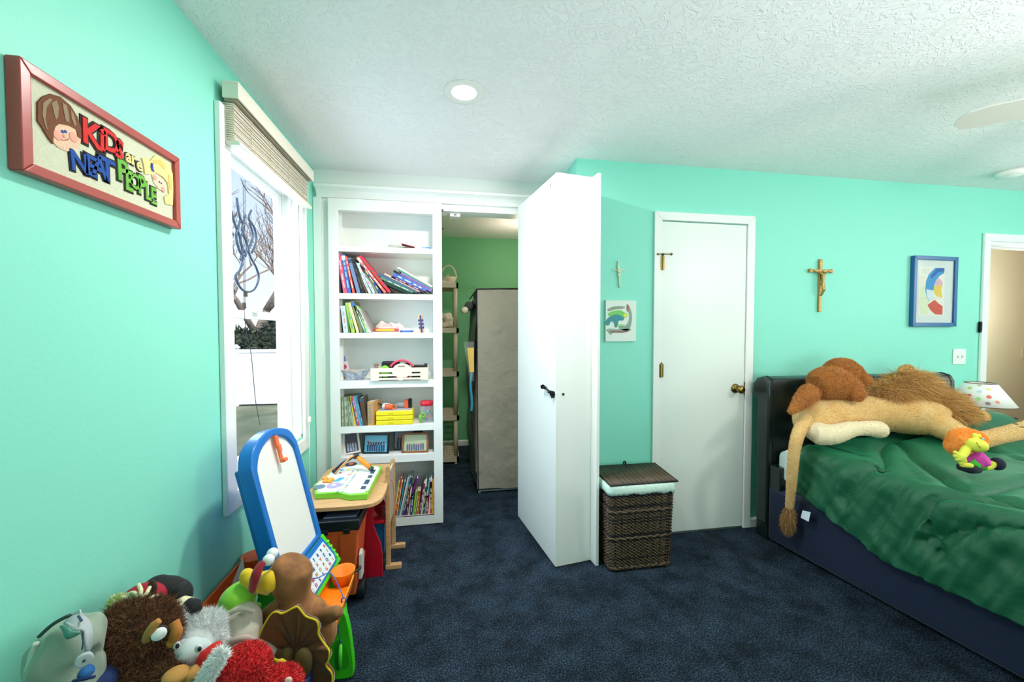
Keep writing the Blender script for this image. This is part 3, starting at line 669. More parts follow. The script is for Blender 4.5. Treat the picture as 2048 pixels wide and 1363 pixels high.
# ================================================================== BOOKS AND THINGS ON THE SHELVES
YS = 2.795                                              # plane of the spines
CNAME = {}
PAGES = mat('book_pages', '#EFE9DC', .8)
def book(p0, p1, tpx, color, label, group, depth=.17, stripe=None, yoff=0.0, band=None, name='book', zfix=None):
    """p0/p1: foot and head of the spine's middle line (pixels on the spine plane), tpx its thickness"""
    Y = YS + yoff; a, b = atY(*p0, Y), atY(*p1, Y); t = tpx / 308.0
    d = (b - a); L = d.length; d.normalize(); x = Vector((d.z, 0, -d.x))
    M = Matrix(((x.x, 0, d.x, a.x), (0, 1, 0, a.y), (x.z, 0, d.z, a.z), (0, 0, 0, 1)))
    if zfix is not None:                               # let the lowest corner touch the shelf
        lo = min((M @ Vector((s * t / 2, 0, 0))).z for s in (-1, 1)); M = Matrix.Translation((0, 0, zfix - lo + .0005)) @ M
    r = thing(name, label, 'book', M.translation, group=group)
    c = .0018 if t > .009 else t * .18
    m = MB(); m.box((-t / 2, 0, 0), (t / 2, .003, L), M); m.box((-t / 2, .003, 0), (-t / 2 + c, depth, L), M); m.box((t / 2 - c, .003, 0), (t / 2, depth, L), M)
    part(m, 'cover', cm(color, .4), r)
    m = MB(); m.box((-t / 2 + c, .003, .003), (t / 2 - c, depth - .004, L - .003), M); part(m, 'pages', PAGES, r)
    if stripe:
        m = MB(); g = random.Random(int(p0[0] * 7 + p0[1])); z = L * .14
        while z < L * .84:                              # printed title and pictures on the spine
            h = g.uniform(.015, .05); m.box((-t * .16, -.0005, z), (t * .16, .0, min(z + h, L * .86)), M); z += h + g.uniform(.006, .03)
        part(m, 'title', cm(stripe, .5), r)['kind'] = 'stuff'
    if band:
        m = MB(); m.box((-t / 2 - .0002, -.0008, L * .86), (t / 2 + .0002, .0, L * .97), M); part(m, 'band', cm(band, .5), r)
    return r
def zz(x, y, ox, oy, s): return (ox + x / s, oy + y / s)
A = lambda x, y: zz(x, y, 660, 470, 6.491)
# second shelf, leaning group
L2 = [((128, 742), (98, 250), 5, '#1d2140', 'navy', None, None), ((198, 740), (110, 235), 7.5, '#D9566F', 'pink', '#f3c9cf', None), ((250, 740), (165, 240), 7, '#3E62B4', 'blue', '#9fd0ee', '#d7e3f2'),
      ((308, 740), (202, 260), 4.5, '#E2533F', 'red and white', '#f7efe6', None), ((372, 742), (248, 288), 7, '#6F7FA6', 'slate blue', None, '#3a4566'), ((430, 742), (295, 300), 7, '#17191c', 'black', '#60483a', None),
      ((478, 742), (318, 330), 4, '#5B4334', 'brown', None, None), ((520, 742), (335, 350), 5, '#C9D9D2', 'pale green', '#7a9c8a', None), ((572, 742), (368, 352), 5, '#BFD6EA', 'pale blue', '#c64b50', None),
      ((615, 742), (392, 370), 4, '#76805F', 'olive', None, None), ((655, 742), (425, 395), 5, '#243C7E', 'dark blue', '#d8cf6a', None), ((715, 742), (352, 283), 5, '#E86C60', 'cream and red', '#f5e6c9', '#efe0c0'),
      ((768, 730), (390, 270), 6, '#D3283F', 'bright red', '#2c6a4d', None)]
for i, (a, b, t, c, nm, st, bd) in enumerate(L2):
    book(A(*a), A(*b), t, c, f'{nm} picture book leaning left on second shelf, {ORD[i]} from the left', 'books leaning at the left of the second shelf', stripe=st, band=bd, zfix=1.612 if i < 11 else None)
# second shelf, slanting pile at the right
L2b = [((1035, 745), (700, 600), 10, '#16302b', 'blackish green', None), ((1075, 738), (650, 550), 4.5, '#5c8067', 'speckled green', '#c9d9c0'), ((1130, 735), (632, 505), 6, '#3F5C72', 'steel blue', None), ((1165, 728), (705, 500), 4, '#D7A7A0', 'dusty pink', None),
       ((1205, 728), (798, 535), 4.5, '#5E2A52', 'plum', '#c9a9c9'), ((1245, 712), (825, 505), 7, '#3C6DB4', 'blue', '#cfe0f4'), ((1290, 700), (825, 462), 4.5, '#241d24', 'black', '#8a4050'), ((1318, 715), (920, 498), 7, '#7F6FB0', 'purple', None),
       ((1322, 690), (890, 448), 3.5, '#3E9468', 'green', None), ((1322, 668), (880, 420), 4, '#E8E9CF', 'cream', None)]
for i, (a, b, t, c, nm, st) in enumerate(L2b):
    book(A(*a), A(*b), t, c, f'{nm} book slanting in the right pile on second shelf, {ORD[i]} from the bottom', 'books slanting at the right of the second shelf', stripe=st)
# third shelf
L3 = [((140, 1255), (122, 960), 3, '#8a8574', 'grey-brown', None), ((205, 1255), (165, 905), 9, '#C8D8E6', 'pale blue and white', '#d99a92'), ((248, 1255), (205, 908), 3.5, '#4f7f3a', 'dark green', None), ((300, 1255), (218, 868), 7, '#A8C24E', 'lime green', '#4f9fb8'),
      ((362, 1255), (248, 868), 5, '#EDE3B0', 'cream yellow', '#e8a6a0'), ((412, 1255), (285, 850), 6, '#7c7a48', 'olive with a blue head', None), ((462, 1255), (318, 905), 5, '#5FA09A', 'teal', '#dfe8c0'), ((490, 1255), (340, 912), 4, '#B9D38A', 'pale lime', None), ((520, 1255), (372, 955), 4, '#E6E2D2', 'off-white', '#9a8a80'), ((545, 1250), (400, 960), 3, '#9a8f8a', 'thin grey', None)]
for i, (a, b, t, c, nm, st) in enumerate(L3):
    book(A(*a), A(*b), t, c, f'{nm} children book on the third shelf, {ORD[i]} from the left', 'books leaning on the third shelf', stripe=st, band='#2F66B8' if i == 5 else None, zfix=1.346)
m = MB(); q = atY(744, 656, 2.86)
z3 = 1.346
def at3(px, y=2.86): p = atY(px, 650, y); return p.x
m = MB(); m.box((at3(745), 2.83, z3), (at3(799), 2.90, z3 + .004)); m.cbox(((at3(747) + at3(797)) / 2, 2.855, z3 + .020), (at3(797) - at3(747), .06, .026))
pc = thing('pencil_case', 'red and yellow flat pencil case lying on the third shelf', 'pencil case', ((at3(747) + at3(797)) / 2, 2.855, z3))
m = MB(); m.box((at3(747), 2.83, z3 + .008), (at3(797), 2.89, z3 + .030)); part(m, 'case', cm('#D9434A', .4), pc, bevel=.008)
m = MB(); m.box((at3(753), 2.826, z3 + .0105), (at3(790), 2.86, z3 + .0255)); part(m, 'panel', cm('#F3B433', .4), pc, bevel=.004)
m = MB(); m.box((at3(741), 2.80, z3), (at3(836), 2.91, z3 + .0035)); m.box((at3(742), 2.805, z3 + .0035), (at3(800), 2.91, z3 + .008)); tag(m.build('sheet_of_paper', cm('#E9E4E8', .7)), 'pale sheets of paper under the pencil case on third shelf', 'paper')
m = MB(); crumple(m, (at3(775), 2.95, z3 + .03), (.10, .03, .05), 8, 10); m.box((at3(755), 2.93, z3), (at3(800), 2.97, z3 + .02)); tag(blob(m, 'tissue_wrap', cm('#EBD9D4', .8), voxel=.007, it=1, disp=wrink(.02, 30)), 'crumpled pale pink tissue behind the pencil case on third shelf', 'tissue')
tr = thing('tape_roll', 'white and blue disc of tape on the third shelf', 'tape', (at3(814), 2.86, z3 + .004))
m = MB(); m.lathe([(.030, 0), (.046, 0), (.046, .012), (.030, .012)], c=(at3(814), 2.86, z3 + .0045), n=30); part(m, 'roll', cm('#2E63B0', .3), tr, smooth=False)
m = MB(); m.lathe([(.012, 0), (.034, 0), (.034, .026), (.012, .026)], c=(at3(813), 2.86, z3 + .006), n=30); part(m, 'core', cm('#EDF0F2', .4), tr, smooth=False)
cn = thing('pencil_bundle', 'upright bundle of striped white, navy and orange pencils on third shelf', 'pencils', (at3(844), 2.85, z3))
xx = at3(844); g = random.Random(2)
for k, c in enumerate(['#E8A13A', '#F1EEE8', '#2B2F66', '#C9484C', '#F1EEE8', '#E8A13A', '#2B2F66', '#B9B0C6', '#C98A3A']):
    t = 2 * math.pi * k / 8; r = .012 if k < 8 else 0; m = MB(); a = Vector((xx + r * math.cos(t), 2.85 + r * math.sin(t), z3)); b = a + Vector((-.010, 0, .115 + g.uniform(-.006, .008)))
    m.cyl(a, b, .0052, 8); m.cyl(b, b + Vector((0, 0, .008)), .005, 8, .001); part(m, 'pencil', cm(c, .4), cn)
m = MB()
for z in (.03, .055, .08): m.cyl((xx - z * .09, 2.85, z3 + z), (xx - z * .09 - .001, 2.85, z3 + z + .014), .0188, 16)
part(m, 'wrap', cm('#3A3F7A', .4), cn, smooth=False)
# top shelf
z1 = 1.925
def at1(px, y=2.85): return atY(px, 490, y).x
for nm, c, x0, x1, z, t, lab, rz in (('magazine', '#8c9a86', 776, 806, 0, .012, 'grey-green magazine lying flat on the top shelf', .1), ('magazine', '#5b544c', 779, 812, .012, .007, 'dark brown magazine on the flat stack on top shelf', -.05),
                                 ('magazine', '#9aa79b', 777, 803, .0195, .008, 'pale grey magazine topmost of the flat stack on top shelf', .15)):
    a, b = at1(x0), at1(x1); M = Matrix.Translation(((a + b) / 2, 2.88, z1 + z + .0005)) @ Matrix.Rotation(rz, 4, 'Z')
    r = thing(nm, lab, 'magazine', M.translation, group='magazines stacked on the top shelf')
    m = MB(); w_ = (b - a) / 2; m.box((-w_, -.06, 0), (w_, .07, .0015), M); m.box((-w_, -.06, t - .0015), (w_, .07, t), M); part(m, 'cover', cm(c, .4), r)
    m = MB(); m.box((-w_ + .002, -.058, .0015), (w_ - .002, .068, t - .0015), M); part(m, 'pages', PAGES, r)
M = Matrix.Translation((at1(818), 2.86, z1 + .004)) @ Matrix.Rotation(R_(14), 4, 'Y')
m = MB(); m.box((-.05, -.02, -.0), (.052, .05, .012), M); tag(m.build('card_pack', cm('#6b5a50', .6), bevel=.001), 'brown speckled card pack tilted on the top shelf', 'cards')
M = Matrix.Translation((at1(816), 2.85, z1 + .028)) @ Matrix.Rotation(R_(13), 4, 'Y')
m = MB(); m.box((-.045, -.02, 0), (.045, .05, .004), M); tag(m.build('red_ruler', cm('#B8323E', .5)), 'thin red ruler tilted over the stack on top shelf', 'ruler')
m = MB(); m.box((at1(722), 2.83, z1), (at1(776), 2.93, z1 + .003)); m.box((at1(735), 2.84, z1 + .003), (at1(790), 2.92, z1 + .0055)); tag(m.build('loose_sheets', cm('#D8D3DA', .7)), 'thin loose papers lying left of the magazines on top shelf', 'paper')
bx = thing('small_toy_box', 'small blue and white toy pack at the right of the top shelf', 'toy', (at1(853), 2.85, z1))
m = MB(); m.box((at1(845), 2.83, z1), (at1(861), 2.87, z1 + .021)); part(m, 'pack', cm('#3F86C4', .4), bx, bevel=.003)
m = MB(); m.box((at1(847), 2.8285, z1 + .005), (at1(851), 2.83, z1 + .016)); m.box((at1(853), 2.8285, z1 + .004), (at1(857), 2.83, z1 + .012)); part(m, 'label', cm('#E9EEF4', .5), bx)
# fourth shelf
z4 = 1.022
def at4(px, y=2.83): return atY(px, 745, y).x
a = thing('booklet', 'pink and blue booklet leaning in the corner of the fourth shelf', 'booklet', (at4(690), 2.86, z4))
M = Matrix.Translation((at4(684), 2.87, z4)) @ Matrix.Rotation(R_(-14), 4, 'Y')
m = MB(); m.box((0, 0, 0.003), (.055, .006, .165), M @ Matrix.Translation((0, 0, .0))); part(m, 'card', cm('#E7D3D6', .5), a)
m = MB(); m.box((.002, -.001, .12), (.053, 0, .160), M); part(m, 'blue_print', cm('#6D86C0', .5), a)
m = MB(); m.lathe([(0, 0), (.016, 0), (.016, .001), (0, .001)], M=M @ Matrix.Translation((.028, -.0, .085)) @ Matrix.Rotation(math.pi / 2, 4, 'X'), n=16); part(m, 'red_print', cm('#B94A6C', .5), a)
pb = thing('paper_bowl', 'bowl of crumpled silvery paper at the left of the fourth shelf', 'bowl', (at4(709), 2.85, z4))
def bowl(u, v):
    t = 2 * math.pi * u; r = .055 + .045 * v; zt = .05 + .022 * abs(math.cos(t)); k = .006 * mnoise.noise(Vector((u * 12, v * 4, 2)))
    return Vector((at4(709) + (r + k) * math.cos(t), 2.855 + (r * .5 + k) * math.sin(t), z4 + .002 + zt * v + k * v))
m = MB(); m.grid(bowl, 40, 6); m.lathe([(0, .001), (.054, .001)], c=(at4(709), 2.855, z4), sy=.5, n=24); part(m, 'paper', mat('silver_paper', '#C9D0DA', .45, metal=.3, var=('#8d97a8', 30, .15)), pb, solid=.002)
m = MB(); crumple(m, (at4(712), 2.86, z4 + .045), (.06, .035, .03), 5); o_ = part(m, 'crumpled_filling', cm('#B7AFA8', .7), pb)
ba = thing('slotted_basket', 'cream plastic slotted basket of small toys on the fourth shelf', 'basket', (at4(799), 2.82, z4))
CRM = mat('cream_plastic', '#EBE0CC', .4)
X0, X1, Y0_, Y1_, HB = at4(741, 2.765), at4(857, 2.765), 2.765, 2.90, .086
m = MB(); m.box((X0, Y0_, z4), (X1, Y1_, z4 + .004)); part(m, 'bottom', CRM, ba)
m = MB(); zs_ = [0, .018, .029, .046, .057, HB]
for za, zb in ((0, .018), (.029, .046), (.057, HB)): m.box((X0, Y0_, z4 + za), (X1, Y0_ + .004, z4 + zb))
xs_ = [X0, X0 + .055, X0 + .180, X0 + .212, X1 - .055, X1]
for i in (0, 2, 4): m.box((xs_[i], Y0_ - .0005, z4), (xs_[i + 1], Y0_ + .0045, z4 + HB))
part(m, 'front_wall', CRM, ba)
for nm, a_, b_ in (('side_wall', (X0, Y0_ + .0045, z4), (X0 + .004, Y1_, z4 + HB)), ('side_wall', (X1 - .004, Y0_ + .0045, z4), (X1, Y1_, z4 + HB)), ('rear_wall', (X0, Y1_ - .004, z4), (X1, Y1_, z4 + HB))):
    m = MB(); m.box(a_, b_); part(m, nm, CRM, ba)
m = MB(); m.prism([(at4(806) + .068 * math.cos(t), z4 + .054 + .062 * math.sin(t)) for t in np.linspace(0, math.pi, 20)] + [(at4(806) - .03, z4 + .02), (at4(806) + .03, z4 + .02)], 2.766, 2.772, axis='Y'); part(m, 'handle', CRM, ba)
m = MB(); m.box((at4(798), 2.7635, z4 + .093), (at4(812), 2.766, z4 + .101)); part(m, 'handle_slot', cm('#8e8878', .6), ba)
m = MB(); m.box((at4(764), 2.80, z4 + .005), (at4(801), 2.84, z4 + .128)); m.box((at4(801), 2.80, z4 + .005), (at4(820), 2.84, z4 + .115)); tag(m.build('camera_case', mat('black_vinyl', '#17191f', .4), bevel=.012), 'black camera case standing in the slotted basket', 'case')
m = MB(); m.box((at4(824), 2.80, z4 + .005), (at4(855), 2.83, z4 + .10)); m.ell((at4(852), 2.81, z4 + .102), (.012, .012, .009), n=12, m=8); tag(m.build('dark_wallet', cm('#2a211e', .5), bevel=.006), 'dark brown wallet at the right end of the slotted basket', 'wallet')
m = MB(); m.ell((at4(772), 2.79, z4 + .06), (.036, .016, .042), n=20, m=12); tag(m.build('lime_toy', cm('#7FD12F', .35), smooth=True), 'lime green rounded toy at the front of the slotted basket', 'toy')
m = MB(); m.tube([(at4(805) + .085 * math.cos(t), 2.795, z4 + .052 + .082 * math.sin(t)) for t in np.linspace(.5, 2.64, 12)], .008, 8); m.box((at4(790), 2.792, z4 + .005), (at4(820), 2.798, z4 + .1)); tag(m.build('pink_ring', cm('#DB4560', .4), smooth=False), 'curved pink-red toy band behind the basket handle', 'toy')
m = MB(); m.cyl((at4(758), 2.80, z4 + .005), (at4(754), 2.80, z4 + .105), .012, 10); m.ell((at4(754), 2.80, z4 + .105), (.016, .014, .012), n=10, m=8); tag(m.build('brown_toy', cm('#8c6a58', .5), smooth=True), 'small brown toy at the left end of the slotted basket', 'toy')
m = MB(); m.ell((X1 + .006, 2.83, z4 + .028), (.012, .02, .026), n=12, m=8); tag(m.build('glass_marble_bag', mat('pale_clear_plastic', '#d8e6ea', .1, alpha=.5), smooth=True), 'small clear bag beside the right end of slotted basket', 'bag')
# fifth shelf
B_ = lambda x, y: zz(x, y, 660, 690, 7.573)
z5 = .712
L5 = [((172, 1236), (165, 800), 3.2, '#5f7050', 'moss green', None), ((196, 1236), (186, 798), 3.2, '#8a9a78', 'sage green', '#dfe6d0'), ((222, 1236), (206, 798), 3.2, '#74846a', 'grey-green', None), ((248, 1236), (224, 798), 3.2, '#9aa58c', 'pale sage', '#e6e9dc'), ((274, 1236), (242, 798), 3.2, '#6d7d60', 'dull green', '#c9d2b8'),
      ((302, 1236), (258, 796), 3.2, '#8f9c85', 'greenish grey', None), ((330, 1236), (272, 796), 3.2, '#76876c', 'fern green', '#d8dfcc'), ((358, 1236), (286, 794), 3.4, '#A8AFA0', 'light grey', None), ((388, 1236), (298, 794), 4, '#E8C832', 'yellow', None), ((412, 1236), (318, 794), 3, '#3f6a9c', 'mid blue', None),
      ((436, 1236), (336, 792), 3.6, '#C8484A', 'red', '#e9d0c8'), ((466, 1234), (362, 790), 4, '#5AA0CC', 'sky blue', None), ((495, 1232), (392, 788), 4, '#4b7a8c', 'teal blue', '#9fc0c8')]
for i, (a, b, t, c, nm, st) in enumerate(L5):
    book(B_(*a), B_(*b), t, c, f'thin {nm} book on the fifth shelf, {ORD[i]} from the left', 'thin books on the fifth shelf', stripe=st, zfix=z5, depth=.15)
bb = book(B_(540, 1215), B_(470, 800), 8, '#5a3f2c', 'thick brown book with a carved-looking cover ending the row on fifth shelf', 'thin books on the fifth shelf', zfix=z5, depth=.15, band='#35506e')
# book with large letters
t0, t1 = B_(605, 1224), B_(597, 850)
bt = thing('lettered_book', 'tan book with big blue-grey spine letters standing alone on fifth shelf', 'book', (atY(*t0, YS).x, YS, z5))
xa, xb = atY(734.3, 820, YS).x, atY(746.6, 820, YS).x
M = Matrix.Translation(((xa + xb) / 2, YS, z5)) @ Matrix.Rotation(R_(-18), 4, 'Z')
w_ = (xb - xa) / 2; m = MB(); m.box((-w_, 0, 0), (w_, .002, .165), M); m.box((-w_, .002, 0), (-w_ + .002, .12, .165), M); m.box((w_ - .002, .002, 0), (w_, .12, .165), M); part(m, 'cover', cm('#C9995E', .5), bt)
m = MB(); m.box((-w_ + .002, .002, .002), (w_ - .002, .118, .163), M); part(m, 'pages', PAGES, bt)
m = MB()
for k, ch in enumerate('SQUARE'):
    put_text(m, ch, M @ frame((0, -.0002, .022 + k * .0235), (0, 0, 1) if False else (1, 0, 0), (0, 0, 1)) @ Matrix.Rotation(math.pi / 2, 4, 'Z'), .030, .0008, .02)
part(m, 'spine_letters', cm('#6f8795', .5), bt)
# yellow stacked cases
def at5(px, y=2.83): return atY(px, 840, y).x
a, b = at5(752, 2.79), at5(826, 2.79)
for k, lb in enumerate(('bottommost of the three', 'middle one of the three', 'topmost of the three, with a grey lid')):
    r = thing('yellow_case', f'yellow plastic case on the fifth shelf, {lb}', 'case', ((a + b) / 2, 2.86, z5 + k * .0325), group='yellow cases stacked on the fifth shelf')
    m = MB(); m.box((a, 2.785, z5 + k * .0325 + .0005), (b, 2.93, z5 + k * .0325 + .0315)); part(m, 'shell', cm('#F4E02A', .35), r, bevel=.006)
    m = MB(); m.box((a + .08, 2.7835, z5 + k * .0325 + .010), (a + .115, 2.786, z5 + k * .0325 + .022)); part(m, 'latch', cm('#E2CC1E', .35), r, bevel=.001)
    if k == 2: m = MB(); m.box((a + .012, 2.795, z5 + .0960), (b - .012, 2.92, z5 + .0985)); part(m, 'lid', cm('#B9BCC4', .5), r)
zt = z5 + .0990
ft = thing('toy_flashlight', 'orange and white toy flashlight with a dark cord on the yellow cases', 'toy', (at5(776), 2.84, zt))
m = MB(); m.tube([(at5(765), 2.84, zt + .024), (at5(772), 2.84, zt + .023), (at5(783), 2.84, zt + .019)], [.020, .023, .018], 16); part(m, 'body', cm('#D7DBE2', .35), ft, smooth=True)
m = MB(); m.tube([(at5(770), 2.832, zt + .024), (at5(781), 2.832, zt + .019), (at5(786), 2.832, zt + .016)], [.019, .0185, .012], 16); m.tube([(at5(787) + .018 * math.cos(t), 2.83, zt + .018 + .014 * math.sin(t)) for t in np.linspace(0, 6.28, 20)], .0045, 8); part(m, 'grip', cm('#F0662A', .35), ft, smooth=True)
m = MB(); m.tube(smooth_path([(at5(765), 2.84, zt + .03), (at5(760), 2.85, zt + .036), (at5(754), 2.86, zt + .040)], 4), .004, 7); part(m, 'cord', BLACKP, ft, smooth=True)
gt = thing('clear_tube_toy', 'clear tube toy with an orange and black end on the yellow cases', 'toy', (at5(812), 2.87, zt))
m = MB(); m.cyl((at5(790), 2.88, zt + .022), (at5(810), 2.88, zt + .026), .021, 18); part(m, 'tube', mat('smoky_clear_plastic', '#b9c6c8', .12, alpha=.5), gt, smooth=True)
m = MB(); m.box((at5(808), 2.855, zt + .0), (at5(816), 2.90, zt + .060)); part(m, 'orange_end', cm('#EE5E33', .4), gt, bevel=.005)
m = MB(); m.box((at5(816), 2.855, zt + .0), (at5(823), 2.90, zt + .066)); part(m, 'black_end', BLACKP, gt, bevel=.006)
jr = thing('letter_jar', 'clear jar with a red lid full of coloured plastic letters', 'jar', (at5(853, 2.85), 2.85, z5))
jx = at5(853.5, 2.85)
m = MB(); m.lathe([(.044, 0), (.047, .004), (.047, .105), (.040, .116), (.039, .116), (.0455, .104), (.0455, .005), (0, .003)], c=(jx, 2.85, z5 + .0005), n=30); part(m, 'glass', mat('clear_jar', '#e8f2f4', .03, alpha=.14), jr, smooth=True)
m = MB(); m.lathe([(.042, .118), (.045, .120), (.045, .147), (.042, .150), (0, .150)], c=(jx, 2.85, z5), n=30); part(m, 'lid', cm('#D8203C', .3), jr, smooth=True)
lj = thing('plastic_letters', 'coloured plastic letters filling the red-lidded jar', 'letters', (jx, 2.85, z5)); lj['kind'] = 'stuff'
g = random.Random(11)
for ci, c in enumerate(['#7B3FB2', '#E8579A', '#3FB54A', '#F08A2A', '#3D7BD0']):
    m = MB()
    for k in range(13):
        r = g.uniform(.0, .032); t = g.uniform(0, 6.28); p = Vector((jx + r * math.cos(t), 2.85 + r * math.sin(t), z5 + .016 + g.random() * .08))
        Mr = Matrix.Translation(p) @ Matrix.Rotation(g.uniform(0, 6), 4, 'Z') @ Matrix.Rotation(g.uniform(-.8, .8) + 1.5, 4, 'X')
        put_text(m, g.choice('ABCDEFGHKLMNPRSTUXZ'), Mr, .024, .005, .02)
    o_ = part(m, 'letters', cm(c, .35), lj); o_['kind'] = 'stuff'
gl = thing('green_letter', 'lime green plastic ring letter leaning at the jar front', 'letter', (at5(841), 2.80, z5))
m = MB(); m.tube([(at5(842), 2.80, z5 + .0065), (at5(840), 2.80, z5 + .060)], .0065, 8); m.tube([(at5(847) + .014 * math.cos(t), 2.799, z5 + .060 + .014 * math.sin(t)) for t in np.linspace(0, 6.28, 20)], .0048, 8); part(m, 'stroke', cm('#6CCB2C', .3), gl, smooth=True)
# sixth shelf: framed photographs
z6 = .503
def people(m1, m2, M, w, h, rows, seed):                # little figures: bodies and heads
    g = random.Random(seed)
    for r in range(rows):
        n = int(w / .0155) - r
        for k in range(n):
            x = -w / 2 + (k + .5) * w / n + g.uniform(-.001, .001); z = h * (.50 + .22 * r) + g.uniform(-.003, .003)
            m1.box((x - .0058, -.0014 + r * .0004, z - h * (.46 if r == 0 else .2)), (x + .0058, -.0006 + r * .0004, z + .001), M)
            m2.ell(M @ Vector((x, -.0010 + r * .0004, z + .0065)), (.0042, .002, .0052), n=8, m=5)
def pframe(name, label, x0, x1, zt, y, tilt, rz, fw, fc, bg, body, kind, rows=2, z0=z6, fd=.014, roll=0):
    w, h = x1 - x0, zt; r = thing(name, label, 'picture frame', ((x0 + x1) / 2, y, z0), group='photo frames on the sixth shelf')
    M = Matrix.Translation(((x0 + x1) / 2, y, z0 + .0006 + abs(math.sin(roll)) * w / 2)) @ Matrix.Rotation(rz, 4, 'Z') @ Matrix.Rotation(-tilt, 4, 'X') @ Matrix.Rotation(roll, 4, 'Y')
    m = MB(); m.box((-w / 2, 0, 0), (-w / 2 + fw, fd, h), M); m.box((w / 2 - fw, 0, 0), (w / 2, fd, h), M); m.box((-w / 2 + fw, 0, 0), (w / 2 - fw, fd, fw), M); m.box((-w / 2 + fw, 0, h - fw), (w / 2 - fw, fd, h), M)
    m.box((-w / 2 + fw, fd - .003, fw), (w / 2 - fw, fd, h - fw), M); part(m, 'frame', fc, r)
    m = MB(); m.box((-w / 2 + fw, fd * .45, fw), (w / 2 - fw, fd - .003, h - fw), M); ph = part(m, 'photo', bg, r)
    m1, m2 = MB(), MB(); people(m1, m2, M @ Matrix.Translation((0, fd * .45, fw)), (w - 2 * fw) * .8, (h - 2 * fw) * .8, rows, seed=int(x0 * 999))
    part(m1, 'figures', body, ph); part(m2, 'faces', cm('#c99a80', .6), ph)
    m = MB(); m.box((-.012, fd, .0), (.012, fd + .003, h * .7), M @ Matrix.Rotation(R_(0), 4, 'X')); part(m, 'strut', BLACKP, r)
    return r
def at6(px, y=2.82): return atY(px, 890, y).x
pframe('photo_frame', 'tall cream photo frame leaning at the left end of sixth shelf', at6(687), at6(720), .150, 2.845, R_(9), R_(8), .012, cm('#E4DCD6', .5), cm('#4b4a58', .3), cm('#AEB6CE', .6), 1, rows=1, roll=R_(-7))
m = MB(); m.box((BX0 + .033, 2.80, z6), (BX0 + .045, 2.97, z6 + .155)); tag(m.build('black_folder', BLACKP), 'black folder standing against the left side of sixth shelf', 'folder')
pframe('photo_frame', 'black photo frame with a group picture on blue, sixth shelf', at6(722), at6(777), .138, 2.835, R_(10), R_(-9), .012, cm('#15171c', .25), cm('#6FB9DA', .3), cm('#1f3f66', .6), 1, rows=2)
pframe('photo_frame', 'dark collage photo frame standing behind the brown frame on sixth shelf', at6(784), at6(826), .150, 2.90, R_(6), 0, .008, cm('#2b3350', .3), cm('#8d93a2', .4), cm('#20242c', .6), 1, rows=2)
m = MB(); m.box((at6(806, 2.93), 2.93, z6), (at6(846, 2.93), 2.94, z6 + .158)); tag(m.build('dark_board_book', cm('#20222a', .5)), 'dark board book behind the brown photo frame on sixth shelf', 'book')
pframe('photo_frame', 'brown wooden photo frame with a group picture on the sixth shelf', at6(803), at6(857), .138, 2.81, R_(12), R_(-4), .014, mat('brown_frame_wood', '#9a6239', .4, var=('#7a4a2a', 30, .2)), cm('#BFC4A4', .3), cm('#5d6480', .6), 1, rows=1)
# bottom shelf books
Cc = lambda x, y: zz(x, y, 640, 760, 4.5423)
z7 = .064
L7 = [((672, 1215), (722, 900), 3, '#C7C23E', 'yellow-green'), ((684, 1215), (738, 870), 3, '#A83A30', 'brick red'), ((697, 1215), (745, 905), 3, '#E0873A', 'orange'), ((712, 1215), (770, 905), 3, '#3F8CA8', 'teal'), ((727, 1215), (800, 880), 3, '#D8D2C4', 'off-white'), ((742, 1212), (818, 862), 3, '#4a86a8', 'blue-grey'),
      ((757, 1205), (835, 860), 3, '#2c3d58', 'dark navy'), ((773, 1205), (885, 870), 4, '#6A2C78', 'purple'), ((790, 1205), (806, 950), 3.4, '#B53B3E', 'red'), ((806, 1205), (826, 980), 3, '#D9CFC0', 'cream'), ((826, 1205), (845, 1008), 5, '#24497C', 'royal blue'), ((848, 1195), (872, 985), 3.5, '#9DBB3C', 'lime'), ((864, 1200), (890, 985), 3.4, '#5d9a52', 'leaf green'),
      ((884, 1200), (905, 985), 4.5, '#C0552F', 'rust'), ((905, 1205), (950, 925), 4, '#7c3a6a', 'magenta'), ((922, 1205), (965, 905), 3, '#E3E0C6', 'pale'), ((938, 1205), (965, 955), 4, '#3c4f3a', 'dark green'), ((955, 1208), (995, 900), 3.2, '#5AA6C9', 'light blue'), ((972, 1212), (975, 1045), 5, '#B8304A', 'crimson'), ((990, 1210), (1012, 890), 3.2, '#E9E6E0', 'white'),
      ((1008, 1215), (1010, 925), 4.5, '#D9453C', 'scarlet'), ((1025, 1212), (1030, 905), 3.2, '#F0C040', 'golden yellow'), ((1036, 1210), (1038, 880), 3, '#3E7FC0', 'bright blue')]
for i, (a, b, t, c, nm) in enumerate(L7):
    book(Cc(*a), Cc(*b), t, c, f'{nm} book in the bottom shelf row, {ORD[i]} from the left', 'books crowded on the bottom shelf', stripe=['#f2ead8', '#f6d04a', '#e9eef4', None][i % 4], zfix=z7, depth=.14, yoff=.012)

